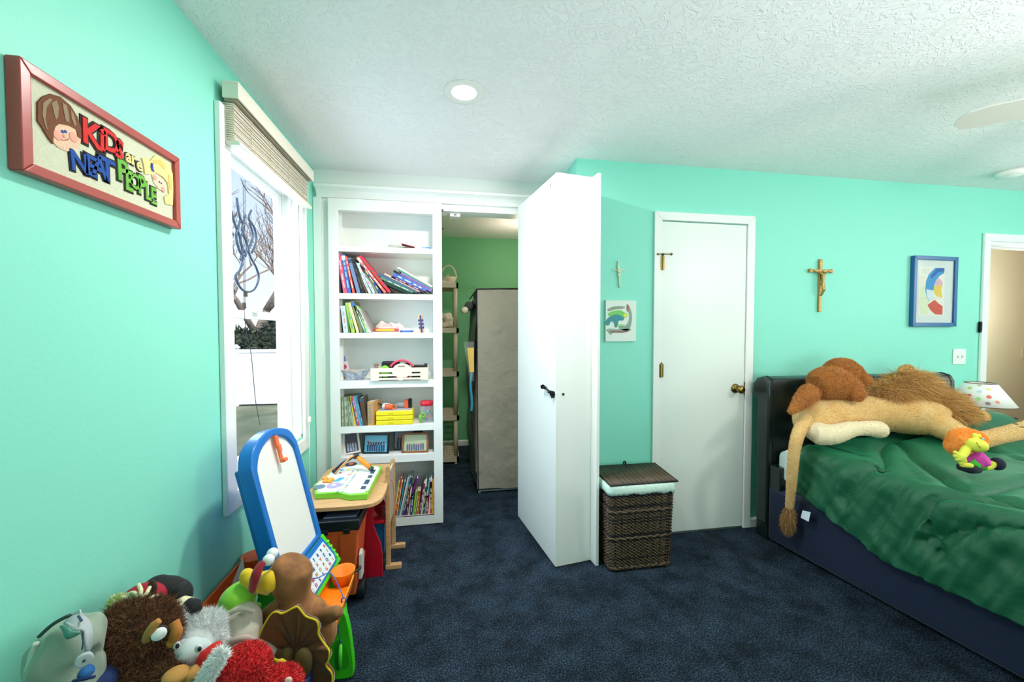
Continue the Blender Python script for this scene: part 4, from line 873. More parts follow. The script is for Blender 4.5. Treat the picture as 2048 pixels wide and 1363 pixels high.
# ================================================================== THINGS ON THE WALLS
# needlepoint picture, hung on the left wall
PX = XL + .028
np_ = thing('needlepoint_picture', 'stitched picture with the words KIDS are NEAT PEOPLE in a red frame', 'picture', (XL, 1.2, 1.8))
FR = mat('red_brown_frame', '#A8473F', .3, bump=(40, .1, .002))
Ya, Yb, Za, Zb, fw = .958, 1.441, 1.692, 1.921, .023
def frm(parent, Ya, Yb, Za, Zb, fw, x0, x1, m_, bev=.003):
    for pts in ([(Ya, Za), (Ya + fw, Za + fw), (Ya + fw, Zb - fw), (Ya, Zb)], [(Yb, Za), (Yb, Zb), (Yb - fw, Zb - fw), (Yb - fw, Za + fw)], [(Ya, Zb), (Ya + fw, Zb - fw), (Yb - fw, Zb - fw), (Yb, Zb)], [(Ya, Za), (Yb, Za), (Yb - fw, Za + fw), (Ya + fw, Za + fw)]):
        m = MB(); m.prism(pts, x0, x1, axis='X'); part(m, 'frame', m_, parent, bevel=bev)
frm(np_, Ya, Yb, Za, Zb, fw, XL + .001, PX, FR)
XC_ = PX - .010
m = MB(); m.box((XL + .004, Ya + fw, Za + fw), (XC_, Yb - fw, Zb - fw)); part(m, 'canvas', mat('cream_stitching', '#D9D8BE', .9, bump=(330, .8, .003), var=('#CFD3B8', 120, .2)), np_)
def wcol(px, py): return atX(px, py, XC_)
def poly_on(parent, name, pts, color, t=.0025, x=None):
    P = [wcol(*p) for p in pts]; m = MB(); x = XC_ if x is None else x
    m.prism([(p.y, p.z) for p in P], x, x + t, axis='X'); return part(m, name, mat('wool_' + color.strip('#'), color, .9, bump=(330, .9, .003)), parent)
N4 = lambda x, y: (x / 3.495, 90 + y / 3.495)
poly_on(np_, 'face', [N4(*p) for p in [(350, 560), (420, 545), (520, 580), (560, 650), (555, 700), (520, 735), (460, 742), (400, 715), (360, 670)]], '#F0C6A8', .002)
poly_on(np_, 'hair', [N4(*p) for p in [(252, 400), (290, 360), (345, 340), (410, 360), (480, 420), (530, 500), (555, 580), (558, 655), (535, 640), (525, 590), (480, 565), (440, 555), (400, 550), (375, 570), (362, 610), (360, 690), (325, 645), (280, 570), (252, 530)]], '#7a4a30', .0036)
for pts in ([(285, 400), (330, 370), (350, 380), (310, 430), (300, 520), (320, 600), (300, 560), (280, 490)], [(345, 400), (380, 385), (395, 430), (390, 500), (375, 520), (360, 470)], [(420, 400), (450, 420), (465, 480), (470, 545), (445, 530), (430, 460)], [(480, 450), (500, 480), (520, 560), (505, 560), (485, 510)]):
    poly_on(np_, 'hair_streak', [N4(*p) for p in pts], '#9b8468', .0046)
def dot(parent, nm, px, py, r, c, x=.0028):
    p = wcol(px, py); m = MB(); m.ell((XC_ + x, p.y, p.z), (.0012, r, r), n=14, m=6); part(m, nm, mat('wool_' + c.strip('#'), c, .9), parent)
dot(np_, 'eye', *N4(428, 604), .0035, '#3a56b0'); dot(np_, 'eye', *N4(449, 604), .0035, '#3a56b0'); dot(np_, 'cheek', *N4(395, 630), .011, '#EBA593'); dot(np_, 'cheek', *N4(505, 645), .011, '#EBA593'); dot(np_, 'nose', *N4(440, 635), .004, '#E5A68C')
m = MB(); m.tube([wcol(*N4(*p)) + Vector((.003, 0, 0)) for p in [(410, 655), (430, 664), (452, 664), (470, 655)]], .001, 5); part(m, 'mouth', cm('#C4685C', .8), np_)
# second child with yellow hair
poly_on(np_, 'face', [N4(*p) for p in [(1050, 890), (1090, 900), (1140, 940), (1165, 990), (1150, 1030), (1110, 1010), (1070, 960)]], '#F3D2B4', .002)
for pts in ([(985, 790), (1020, 790), (1040, 810), (1075, 770), (1130, 790), (1180, 840), (1200, 900), (1205, 1000), (1200, 1120), (1150, 1110), (1140, 1060), (1175, 1040), (1165, 960), (1130, 920), (1080, 890), (1040, 905), (1005, 900), (1000, 850)],):
    poly_on(np_, 'hair', [N4(*p) for p in pts], '#F0DC96', .0034)
for pts in ([(1060, 800), (1110, 800), (1150, 850), (1140, 870), (1100, 830), (1060, 830)], [(1165, 900), (1190, 930), (1190, 1010), (1175, 1000)]): poly_on(np_, 'hair_streak', [N4(*p) for p in pts], '#E6C96E', .0044)
poly_on(np_, 'hair_bow', [N4(*p) for p in [(1045, 822), (1055, 830), (1058, 860), (1066, 885), (1052, 878), (1042, 850)]], '#2f4ea8', .0055)
dot(np_, 'eye', *N4(1107, 955), .003, '#3a56b0'); dot(np_, 'eye', *N4(1121, 965), .003, '#3a56b0'); dot(np_, 'cheek', *N4(1075, 925), .008, '#EBA593'); dot(np_, 'cheek', *N4(1135, 1010), .008, '#EBA593')
# letters: (char, centre px, height px in the zoomed view, width factor, tilt degrees)
def letters(seq, color):
    for ch, cx_, cy_, hh, sxx, tl in seq:
        p = wcol(*N4(cx_, cy_)); q = wcol(*N4(cx_, cy_ - hh / 2)); q2 = wcol(*N4(cx_, cy_ + hh / 2)); hgt = q.z - q2.z
        size = hgt / .70
        for off, dx, c, dep in ((.085, .0008, '#2b2620', .0018), (.025, .0014, color, .0042)):
            m = MB(); F_ = frame((XC_, p.y, p.z), (0, 1, 0), (0, 0, 1)) @ Matrix.Rotation(R_(tl), 4, 'Z'); put_text(m, ch, F_, size, dep, off, sxx)
            part(m, 'letter' if c != '#2b2620' else 'letter_outline', mat('wool_' + c.strip('#'), c, .9, bump=(330, .7, .003)), np_)
letters([('K', 628, 630, 165, 1.0, 0), ('i', 708, 665, 150, 1.3, -3), ('D', 768, 685, 140, .95, 0), ('S', 823, 735, 130, .8, -6)], '#D9302C')
letters([('a', 888, 780, 82, .95, 0), ('r', 925, 800, 85, 1.0, 0), ('e', 965, 838, 82, .9, 0)], '#F0D890')
letters([('N', 545, 825, 135, .95, 4), ('E', 625, 850, 135, 1.05, -3), ('A', 685, 860, 140, .9, 0), ('T', 740, 880, 150, 1.0, 0)], '#1F4E9E')
letters([('P', 848, 885, 140, .95, 2), ('E', 893, 955, 135, .75, 0), ('O', 938, 960, 100, .8, 0), ('P', 983, 985, 125, .8, 0), ('L', 1030, 1030, 115, .8, 0), ('E', 1066, 1060, 110, .75, 0)], '#72B447')

# small knotted palm cross
kc = thing('palm_cross', 'small pale knotted cord cross on the green wall above the canvas', 'cross', (1.09, YG, 1.72))
CORD = mat('pale_cord', '#DDE0C0', .8, bump=(200, .6, .002)); y = YG - .008
m = MB(); m.tube(smooth_path([(1.086, y, 1.800), (1.084, y, 1.775), (1.088, y, 1.75), (1.092, y, 1.70), (1.094, y, 1.66), (1.100, y, 1.638)], 4), .0055, 8); part(m, 'upright', CORD, kc, smooth=True)
m = MB(); m.tube(smooth_path([(1.042, y - .003, 1.752), (1.07, y - .003, 1.748), (1.10, y - .003, 1.750), (1.128, y - .003, 1.752)], 4), [.0028] * 6 + [.004] * 7, 8); part(m, 'crossbar', CORD, kc, smooth=True)
m = MB(); m.ell((1.086, y - .002, 1.762), (.011, .009, .011), n=12, m=8); m.ell((1.090, y - .003, 1.738), (.012, .009, .009), n=12, m=8); m.ell((1.091, y - .002, 1.716), (.014, .008, .008), n=12, m=8); m.ell((1.085, y, 1.80), (.006, .008, .008), n=8, m=6); part(m, 'knot', CORD, kc, smooth=True)
# painted canvas
cv = thing('painted_canvas', 'white canvas with swirls of green and teal paint on the green wall', 'painting', (1.1, YG, 1.42))
x0, x1, za, zb = .998, 1.205, 1.293, 1.556
m = MB(); m.box((x0, YG - .022, za), (x1, YG - .0005, zb)); part(m, 'canvas', mat('canvas_white', '#E2ECE2', .8, bump=(300, .3, .001)), cv, bevel=.002)
K7 = lambda x, y: (1180 + x / 3.586, 400 + y / 3.586)
def daub(pts, c, t=.002, nm='paint'):
    P = smooth_path([atY(*K7(*p), YG - .022) for p in pts], 4, True); m = MB(); m.prism([(p.x, p.z) for p in P], -t - .0225 + YG, YG - .0215, axis='Y'); part(m, nm, mat('paint_' + c.strip('#'), c, .35, bump=(60, .8, .004)), cv)
daub([(125, 785), (160, 765), (215, 760), (250, 765), (235, 778), (185, 782), (140, 795)], '#8b9480', .0012)
daub([(265, 745), (280, 760), (296, 800), (300, 850), (290, 905), (268, 935), (215, 925), (210, 905), (255, 900), (278, 860), (278, 805), (262, 780)], '#7FA08E')
daub([(268, 748), (278, 765), (272, 800), (262, 775)], '#A85848', .003); daub([(118, 930), (140, 920), (200, 925), (280, 922), (292, 932), (240, 950), (170, 950), (150, 965), (130, 945)], '#8DA596', .002); daub([(135, 938), (200, 936), (280, 938), (230, 950), (160, 948)], '#8a5a50', .003)
daub([(130, 815), (165, 795), (215, 790), (245, 805), (265, 815), (262, 835), (235, 845), (190, 825), (150, 835)], '#6CC455', .0026); daub([(240, 815), (268, 812), (262, 832), (244, 836)], '#DDE24A', .0032)
daub([(110, 885), (120, 855), (145, 835), (180, 820), (215, 825), (240, 845), (235, 862), (205, 865), (192, 910), (178, 905), (172, 878), (150, 870), (132, 898)], '#11868C', .0036); daub([(190, 890), (240, 890), (255, 895), (230, 905), (200, 905)], '#9AD08A', .002)
# crucifix
cr = thing('crucifix', 'brass and wood crucifix on the green wall above the headboard', 'crucifix', (2.59, YG, 1.68))
GOLD = mat('brushed_gold', '#A98A4E', .35, metal=.8); GW = mat('golden_wood', '#b08a4a', .4, metal=.3)
m = MB(); m.box((2.581, YG - .016, 1.493), (2.603, YG - .0005, 1.862)); part(m, 'upright', GW, cr, bevel=.003)
m = MB(); m.box((2.510, YG - .020, 1.770), (2.674, YG - .004, 1.790)); m.box((2.498, YG - .021, 1.767), (2.512, YG - .003, 1.793)); m.box((2.672, YG - .021, 1.767), (2.686, YG - .003, 1.793)); part(m, 'crossbar', GW, cr, bevel=.003)
m = MB(); m.box((2.577, YG - .020, 1.822), (2.607, YG - .014, 1.836)); part(m, 'plaque', GOLD, cr)
m = MB(); yb = YG - .030
m.tube([(2.592, yb, 1.748), (2.592, yb, 1.700), (2.590, yb, 1.685)], [.013, .009, .010], 10); m.ell((2.589, yb - .004, 1.770), (.008, .008, .010), n=12, m=8); m.tube([(2.590, yb, 1.758), (2.592, yb, 1.745)], .006, 8)
for s in (-1, 1): m.tube([(2.592, yb, 1.752), (2.592 + s * .035, yb + .006, 1.766), (2.592 + s * .072, yb + .010, 1.782)], [.006, .0048, .0035], 8)
for s in (-1, 1): m.tube([(2.592 + s * .005, yb, 1.690), (2.596 + s * .006, yb - .006, 1.650), (2.591 + s * .003, yb + .004, 1.612)], [.0075, .0065, .004], 8)
m.ell((2.592, yb, 1.688), (.013, .010, .012), n=12, m=8); m.tube([(2.591, yb + .004, 1.614), (2.591, YG - .018, 1.606)], .005, 8)
blob(m, 'figure', GOLD, cr, voxel=.0022, it=2)
# blue framed print
bp_ = thing('framed_print', 'blue-framed abstract print with a white mat on the green wall', 'picture', (3.57, YG, 1.65))
BLF = mat('blue_frame', '#1d5c94', .3)
x0, x1, za, zb, f_ = 3.372, 3.772, 1.392, 1.909, .028
for pts in ([(x0, za), (x0 + f_, za + f_), (x0 + f_, zb - f_), (x0, zb)], [(x1, za), (x1, zb), (x1 - f_, zb - f_), (x1 - f_, za + f_)], [(x0, zb), (x0 + f_, zb - f_), (x1 - f_, zb - f_), (x1, zb)], [(x0, za), (x1, za), (x1 - f_, za + f_), (x0 + f_, za + f_)]):
    m = MB(); m.prism(pts, YG - .030, YG - .001, axis='Y'); part(m, 'frame', BLF, bp_, bevel=.003)
yp = YG - .018
m = MB(); m.box((x0 + f_, yp, za + f_), (x1 - f_, YG - .004, zb - f_)); part(m, 'mat_board', cm('#E3EAE6', .8), bp_)
P8 = lambda x, y: (1560 + x / 4.197, 440 + y / 4.197)
def inkp(pts, c, t, nm='ink_shape', closed_smooth=False):
    P = [atY(*P8(*p), yp) for p in pts]
    if closed_smooth: P = smooth_path(P, 4, True)
    m = MB(); m.prism([(p.x, p.z) for p in P], yp - t, yp + .0005, axis='Y'); part(m, nm, mat('ink_' + c.strip('#'), c, .7, var=None), bp_)
inkp([(1168, 385), (1385, 398), (1370, 803), (1155, 800)], '#F3F2E6', .001, 'sheet')
inkp([(1180, 560), (1215, 555), (1225, 640), (1260, 700), (1240, 790), (1180, 790), (1168, 700)], '#E4ECC8', .0015, 'wash'); inkp([(1175, 470), (1215, 465), (1215, 560), (1172, 600)], '#F6EBDC', .0012, 'wash')
arc = [(1300, 400), (1378, 402), (1376, 445), (1340, 465), (1310, 500), (1292, 545), (1283, 600), (1285, 650), (1250, 680), (1228, 640), (1218, 580), (1225, 510), (1248, 455)]
inkp(arc, '#4C9BD6', .002); inkp([(1320, 400), (1378, 402), (1377, 430), (1320, 440), (1270, 490), (1262, 470)], '#3468B8', .0026)
inkp([(1225, 580), (1282, 590), (1284, 648), (1250, 678), (1228, 640)], '#DDE9F2', .0028, 'wash')
inkp([(1328, 482), (1362, 520), (1362, 548), (1298, 550), (1305, 515)], '#E9B8C2', .002, 'wash'); inkp([(1290, 552), (1362, 550), (1350, 590), (1362, 650), (1310, 640), (1288, 600)], '#F3CF5E', .002)
inkp([(1296, 668), (1330, 700), (1362, 722), (1360, 793), (1300, 790), (1262, 755), (1236, 712)], '#DB5B4C', .0022)
m = MB(); 
for k in range(9):
    a = atY(*P8(1185 + k * 19, 655 + (k % 2) * 4), yp); m.box((a.x, yp - .0022, a.z), (a.x + .012, yp, a.z + .0025))
for r_ in range(3):
    for k in range(4): a = atY(*P8(1190 + k * 17, 415 + r_ * 14), yp); m.box((a.x, yp - .0022, a.z), (a.x + .009, yp, a.z + .002))
part(m, 'handwriting', cm('#A9AC90', .8), bp_)
m = MB(); m.box((x0 + f_, YG - .024, za + f_), (x1 - f_, YG - .022, zb - f_)); part(m, 'glazing', mat('clear_glazing', '#000000', .05, alpha=.06), bp_)
# switch plates
sw = thing('light_switch', 'white switch plate with two toggles on the green wall', 'light switch', (3.85, YG, 1.165))
m = MB(); m.box((3.787, YG - .007, 1.105), (3.907, YG - .0005, 1.222)); part(m, 'plate', cm('#F0F2EC', .35), sw, bevel=.003)
for x in (3.827, 3.868): m = MB(); m.box((x - .004, YG - .016, 1.157), (x + .004, YG - .007, 1.172)); m.box((x - .006, YG - .0085, 1.150), (x + .006, YG - .0068, 1.177)); part(m, 'toggle', cm('#DADCD4', .4), sw)
hs = thing('light_switch', 'beige switch plate on the hallway wall seen through open doorway', 'light switch', (6.2, 3.3, 1.15))
c_ = atY(2052, 706, 3.3); m = MB(); m.box((c_.x - .07, 3.292, c_.z - .06), (c_.x + .09, 3.2995, c_.z + .06)); part(m, 'plate', cm('#D9C8A0', .4), hs, bevel=.003)
m = MB(); m.box((c_.x - .012, 3.286, c_.z - .004), (c_.x + .02, 3.292, c_.z + .004)); part(m, 'toggle', cm('#b9a880', .4), hs)

# ================================================================== CEILING FIXTURES
cl = thing('recessed_light', 'round recessed ceiling light, switched on', 'ceiling light', (.083, 1.817, H))
m = MB(); m.lathe([(.080, -.004), (.088, -.006), (.090, -.002), (.090, -.0005), (.080, -.0005)], c=(.083, 1.817, H), n=40); part(m, 'trim_ring', cm('#F2EFE8', .5), cl, smooth=True)
m = MB(); m.lathe([(0, -.005), (.05, -.0045), (.079, -.002)], c=(.083, 1.817, H), n=40); part(m, 'lens', mat('lit_lens', '#ffffff', .5, emit='#FFF3E0', emit_s=14), cl, smooth=True)
sd = thing('smoke_detector', 'round white smoke detector on the ceiling near the green wall', 'smoke detector', (3.78, 2.11, H))
m = MB(); m.lathe([(.070, 0), (.070, -.012), (.062, -.030), (.045, -.036), (0, -.037)], c=(3.78, 2.11, H - .0005), n=32); part(m, 'body', cm('#F4F1EC', .4), sd, smooth=True)
m = MB(); m.lathe([(.074, 0), (.074, -.007), (.068, -.007)], c=(3.78, 2.11, H - .0003), n=32); part(m, 'base_ring', cm('#E4E2DA', .4), sd, smooth=True)
fc = (2.66, .70)
fan = thing('ceiling_fan', 'white ceiling fan, one blade tip reaching in at the right', 'ceiling fan', (fc[0], fc[1], H))
m = MB(); m.lathe([(.0, 0), (.07, 0), (.065, -.04), (.02, -.05), (.015, -.05), (.015, -.13), (.09, -.14), (.11, -.17), (.11, -.22), (.08, -.25), (.05, -.26), (0, -.26)], c=(*fc, H), n=32); part(m, 'motor', cm('#EDEBE4', .35), fan, smooth=True)
m = MB(); m.lathe([(.06, -.262), (.10, -.275), (.115, -.31), (.09, -.345), (.04, -.36), (0, -.362)], c=(*fc, H), n=32); part(m, 'light_bowl', mat('frosted_bowl', '#FFF8EC', .5, emit='#FFF0DC', emit_s=5), fan, smooth=True)
a0 = math.atan2(1.30 - fc[1], 2.07 - fc[0])
for k in range(5):
    a = a0 + k * 2 * math.pi / 5; M = Matrix.Translation((*fc, 2.215)) @ Matrix.Rotation(a, 4, 'Z') @ Matrix.Rotation(R_(11), 4, 'X')
    m = MB(); m.prism([(.22, -.055), (.78, -.068), (.835, -.055), (.86, -.02), (.86, .02), (.835, .055), (.78, .068), (.22, .055)], -.004, .004, M=M); part(m, 'blade', cm('#D9D8CC', .45), fan, bevel=.002)
    m = MB(); m.box((.09, -.018, -.010), (.28, .018, -.004), M); part(m, 'blade_arm', cm('#C9C6BC', .4), fan)

# ================================================================== WICKER HAMPER
hp = thing('wicker_hamper', 'dark wicker laundry hamper with lid and pale liner beside the door', 'hamper', (1.08, 2.2, 0))
WK = [mat('dark_wicker', '#33291f', .4, var=('#6a5438', 45, .25)), mat('brown_wicker', '#57442f', .4), mat('black_wicker', '#1c1815', .45)]
hx0, hx1, hy0, hy1, hz = .905, 1.265, 2.055, 2.31, .49
flare = .012
def hring(z):                                           # rounded rectangle perimeter at height z
    f = flare * z / hz; x0, x1, y0, y1 = hx0 - f, hx1 + f * 2.2, hy0 - f, hy1 + f; r = .022; P = []
    for cx_, cy_, a in ((x1 - r, y0 + r, -90), (x1 - r, y1 - r, 0), (x0 + r, y1 - r, 90), (x0 + r, y0 + r, 180)):
        for k in range(4): t = R_(a + 30 * k); P.append(Vector((cx_ + r * math.cos(t), cy_ + r * math.sin(t), z)))
    out = []
    for i in range(len(P)):
        a, b = P[i], P[(i + 1) % len(P)]; n = max(1, round((b - a).length / .0065))
        for k in range(n): out.append(a.lerp(b, k / n))
    return out
base = hring(.2); NP_ = len(base)
def ring_n(z, amp, ph):
    f = flare * (z - .2) / hz; out = []; cx_, cy_ = (hx0 + hx1) / 2, (hy0 + hy1) / 2
    for i, p in enumerate(base):
        d = Vector((p.x - cx_, p.y - cy_, 0)); q = Vector((p.x + (f if p.x > cx_ else -f) * (1 if abs(d.x) > .1 else d.x / .1), p.y + (f if d.y > 0 else -f) * (1 if abs(d.y) > .08 else d.y / .08), z)); dn = d.normalized()
        out.append(q + dn * (amp * math.cos(math.pi * i / 2 + ph)) + Vector((0, 0, .0018 * math.cos(math.pi * i / 2 + ph + .8))))
    return out
m = MB(); rows = 54
for k in range(rows):
    z = .012 + k * (hz - .03) / (rows - 1); m.k = rnd.choice([0, 0, 1, 2])
    m.tube(ring_n(z, .0042, math.pi * (k % 2)), .0044, 5, closed=True)
for z in (.02, .19, .345, .47): m.k = 1; m.tube([p + Vector((0, 0, .004 * math.sin(i * .9))) for i, p in enumerate(ring_n(z, .001, 0))], .0085, 6, closed=True)
o_ = part(m, 'woven_strands', WK, hp, smooth=True); o_['kind'] = 'stuff'
m = MB(); r0 = ring_n(.006, 0, 0); r1 = ring_n(hz - .01, 0, 0)
for i in range(0, NP_, 6): m.tube([r0[i], r1[i]], .0045, 5)
part(m, 'stakes', WK[2], hp)['kind'] = 'stuff'
m = MB()
def inner(u, v): k = int(u * NP_) % NP_; return ring_n(.008 + (hz - .02) * v, -.004, 0)[k] * 1 + (Vector(((hx0 + hx1) / 2, (hy0 + hy1) / 2, 0)) - Vector((base[k].x, base[k].y, 0))) * .03
RR = [[p + (Vector(((hx0 + hx1) / 2, (hy0 + hy1) / 2, 0)) - Vector((p.x, p.y, 0))) * .035 for p in ring_n(z, 0, 0)] for z in (.008, hz - .012)]
m._add(RR[0] + RR[1], [(i, (i + 1) % NP_, (i + 1) % NP_ + NP_, i + NP_) for i in range(NP_)] + [tuple(range(NP_))]); part(m, 'inner_shell', WK[2], hp)
# liner folded over the rim
LIN = mat('pale_liner_cloth', '#CFE8DC', .75, bump=(14, .4, .02))
def outset(ring, d): 
    c = Vector(((hx0 + hx1) / 2, (hy0 + hy1) / 2, 0)); return [p + Vector(((p.x - c.x) / .18, (p.y - c.y) / .13, 0)).normalized() * d for p in ring]
rl = [outset(ring_n(hz - .055 + .010 * 0, 0, 0), .012), outset(ring_n(hz - .03, 0, 0), .013), outset(ring_n(hz, 0, 0), .012), outset(ring_n(hz + .008, 0, 0), .004), outset(ring_n(hz + .004, 0, 0), -.006)]
for i in range(NP_): rl[0][i].z += .012 * mnoise.noise(Vector((i * .11, 2, 0))) + (.010 if i > NP_ * .2 else 0); 
m = MB(); m._add([p for r in rl for p in r], [(j * NP_ + i, j * NP_ + (i + 1) % NP_, (j + 1) * NP_ + (i + 1) % NP_, (j + 1) * NP_ + i) for j in range(len(rl) - 1) for i in range(NP_)]); part(m, 'liner', LIN, hp, smooth=True, solid=.002)
# lid: bound sticks
lidz = hz + .012; m = MB(); nl = 56; 
for k in range(nl):
    x = hx0 - .004 + k * (hx1 - hx0 + .044) / (nl - 1); m.k = [0, 1, 0, 2][k % 4] if k % 7 else 1
    m.tube([(x + .010, hy1 + .004, lidz + .010), (x - .002, (hy0 + hy1) / 2, lidz + .006), (x - .006, hy0 - .016, lidz + .001)], .0043, 5)
o_ = part(m, 'lid_canes', WK, hp, smooth=True); o_['kind'] = 'stuff'
m = MB(); m.tube([(hx0 - .012, hy0 - .016, lidz), (hx1 + .036, hy0 - .014, lidz), (hx1 + .050, hy1 + .004, lidz + .008), (hx0 + .005, hy1 + .006, lidz + .010)], .006, 6, closed=True); part(m, 'lid_rim', WK[2], hp, smooth=True)
m = MB(); m.tube(smooth_path([(1.10, hy1 + .0, lidz + .01), (1.105, hy1 + .012, lidz + .026), (1.118, hy1 + .014, lidz + .026), (1.122, hy1 + .018, lidz - .01)], 3), .006, 6); part(m, 'hinge_loop', WK[2], hp, smooth=True)
# ================================================================== CHILD DESK, CHAIR, TOOL BOX, KEYBOARD
RED = mat('red_painted_wood', '#B0122A', .35)
dk = thing('child_desk', 'wooden child desk with rounded top and red side panels under the window', 'desk', (-.55, 2.35, 0))
out = smooth_path([(-.79, 2.06, 0), (-.75, 2.025, 0), (-.60, 2.02, 0), (-.43, 2.02, 0), (-.36, 2.045, 0), (-.332, 2.11, 0), (-.330, 2.25, 0), (-.345, 2.45, 0), (-.36, 2.60, 0), (-.38, 2.625, 0), (-.50, 2.63, 0), (-.67, 2.63, 0), (-.72, 2.60, 0), (-.735, 2.52, 0), (-.735, 2.30, 0), (-.77, 2.18, 0)], 4, True)
m = MB(); m.prism([(p.x, p.y) for p in out], .478, .500); part(m, 'tabletop', WOOD, dk, bevel=.004)
edge = [(-.357, 0), (-.358, .12), (-.366, .18), (-.385, .23), (-.405, .29), (-.407, .34), (-.398, .40), (-.392, .478)]
for y in (2.232, 2.585):
    m = MB(); P = [(-.72, .478), (-.70, 0)] + [(p[0], p[1]) for p in edge]
    m.prism(P, y, y + .018, axis='Y'); part(m, 'side_panel', RED, dk, bevel=.002)
m = MB(); m.box((-.715, 2.250, .30), (-.700, 2.585, .478)); part(m, 'back_panel', RED, dk)
m = MB(); m.box((-.70, 2.250, .24), (-.44, 2.585, .255)); part(m, 'shelf', RED, dk)
for x, z in ((-.42, .455), (-.40, .13), (-.47, .30)):
    m = MB(); m.cyl((x, 2.2305, z), (x, 2.232, z), .005, 12); part(m, 'screw', cm('#9a9a92', .3, metal=.8), dk)
ch = thing('child_chair', 'small wooden chair with a red seat at the child desk', 'chair', (-.42, 2.40, 0))
for y in (2.285, 2.50):
    m = MB(); h = .600 if y < 2.4 else .57; m.prism([(-.348, .02), (-.322, .02), (-.322, h - .012), (-.335, h), (-.348, h - .012)], y, y + .022, axis='Y'); part(m, 'back_post', WOOD, ch, bevel=.004)
    m = MB(); m.box((-.352, y - .003, 0), (-.262, y + .027, .030)); part(m, 'foot', WOOD, ch, bevel=.006)
m = MB(); m.box((-.340, 2.307, .24), (-.330, 2.50, .54)); part(m, 'back_panel', cm('#c3b5a4', .25), ch, bevel=.002)
m = MB(); m.box((-.60, 2.30, .262), (-.35, 2.507, .282)); part(m, 'seat', cm('#D81E2C', .35), ch, bevel=.005)
m = MB(); m.box((-.59, 2.31, .075), (-.36, 2.50, .262)); part(m, 'storage_box', cm('#1F5A88', .5), ch, bevel=.004)
for y in (2.312, 2.472): m = MB(); m.box((-.617, y, .0), (-.592, y + .023, .262)); part(m, 'front_leg', WOOD, ch)
m = MB(); m._add([(-.47, 2.33, .283), (-.40, 2.36, .283), (-.45, 2.42, .283), (-.437, 2.36, .345)], [(0, 2, 1), (0, 1, 3), (1, 2, 3), (2, 0, 3)]); tag(m.build('red_cone', cm('#E0202C', .35)), 'small pointed red toy lying on the red chair seat', 'toy')
m = MB(); m.tube(smooth_path([(-.326, 2.34, .50), (-.322, 2.42, .44), (-.320, 2.47, .30), (-.319, 2.49, .15)], 4), .0014, 5); tag(m.build('red_string', cm('#C92232', .6)), 'thin red string hanging down the back of child chair', 'string')
# rolling tool box
tb = thing('rolling_tool_box', 'orange rolling storage box with a black lid tucked under the desk', 'storage box', (-.6, 2.1, 0))
ORG = mat('orange_red_plastic', '#DE5C2C', .45)
X0, X1, Y0, Y1 = -.80, -.434, 1.995, 2.215
m = MB(); m.hexa([(X0 + .02, Y0 + .016, .185), (X1 - .016, Y0 + .016, .185), (X1 - .016, Y1 - .01, .185), (X0 + .02, Y1 - .01, .185), (X0, Y0, .392), (X1, Y0, .392), (X1, Y1, .392), (X0, Y1, .392)]); part(m, 'upper_bin', ORG, tb, bevel=.008)
m = MB(); m.box((X0 + .005, Y0 + .0, .372), (X1 + .003, Y1, .39)); part(m, 'rim', ORG, tb, bevel=.003)
for x in (-.72, -.62, -.52): m = MB(); m.box((x, Y0 + .0015, .20), (x + .004, Y0 + .012, .37)); part(m, 'rib', mat('dark_orange_red_plastic', '#B04422', .5), tb)  # ribs coloured a darker orange-red than the bins
m = MB(); m.hexa([(X0 + .02, Y0 + .02, .05), (X1 - .02, Y0 + .02, .05), (X1 - .02, Y1 - .01, .05), (X0 + .02, Y1 - .01, .05), (X0 + .01, Y0 + .004, .172), (X1 - .006, Y0 + .004, .172), (X1 - .006, Y1, .172), (X0 + .01, Y1, .172)]); part(m, 'lower_bin', ORG, tb, bevel=.008)
m = MB(); m.box((X0, Y0 - .006, .388), (X1 + .008, Y1 + .004, .442)); part(m, 'lid', BLACKP, tb, bevel=.008)
m = MB(); m.box((X0 + .20, Y0 + .02, .441), (X1 - .01, Y1 - .03, .450)); part(m, 'lid_tray', cm('#3a4654', .35), tb, bevel=.004)
for x in (-.73, -.60, -.50): m = MB(); m.box((x, Y0 - .008, .376), (x + .03, Y0 - .001, .40)); part(m, 'latch', BLACKP, tb, bevel=.002)
m = MB(); m.tube([(X0 + .02, Y0 - .002, .180), (X1 - .02, Y0 - .002, .180), (X1 + .004, Y0 + .02, .186), (X1 + .006, Y0 + .05, .20)], .0065, 8); part(m, 'strap', BLACKP, tb, smooth=True)
m = MB(); m.prism([(Y0 + .02, .13), (Y0 + .075, .13), (Y0 + .085, .235), (Y0 + .06, .265), (Y0 + .03, .25)], X1 - .004, X1 + .012, axis='X'); part(m, 'side_clasp', cm('#C9C9C4', .4), tb, bevel=.003)
for y in (2.075,):
    for x in (X1 - .022, X0 + .01):
        m = MB(); m.cyl((x, y, .046), (x + .038, y, .046), .046, 26); part(m, 'wheel', BLACKP, tb, smooth=False, bevel=.004)
for x in (X0 + .03, X1 - .03): m = MB(); m.cyl((x, 2.18, .0), (x, 2.18, .055), .014, 10); part(m, 'rest', BLACKP, tb)
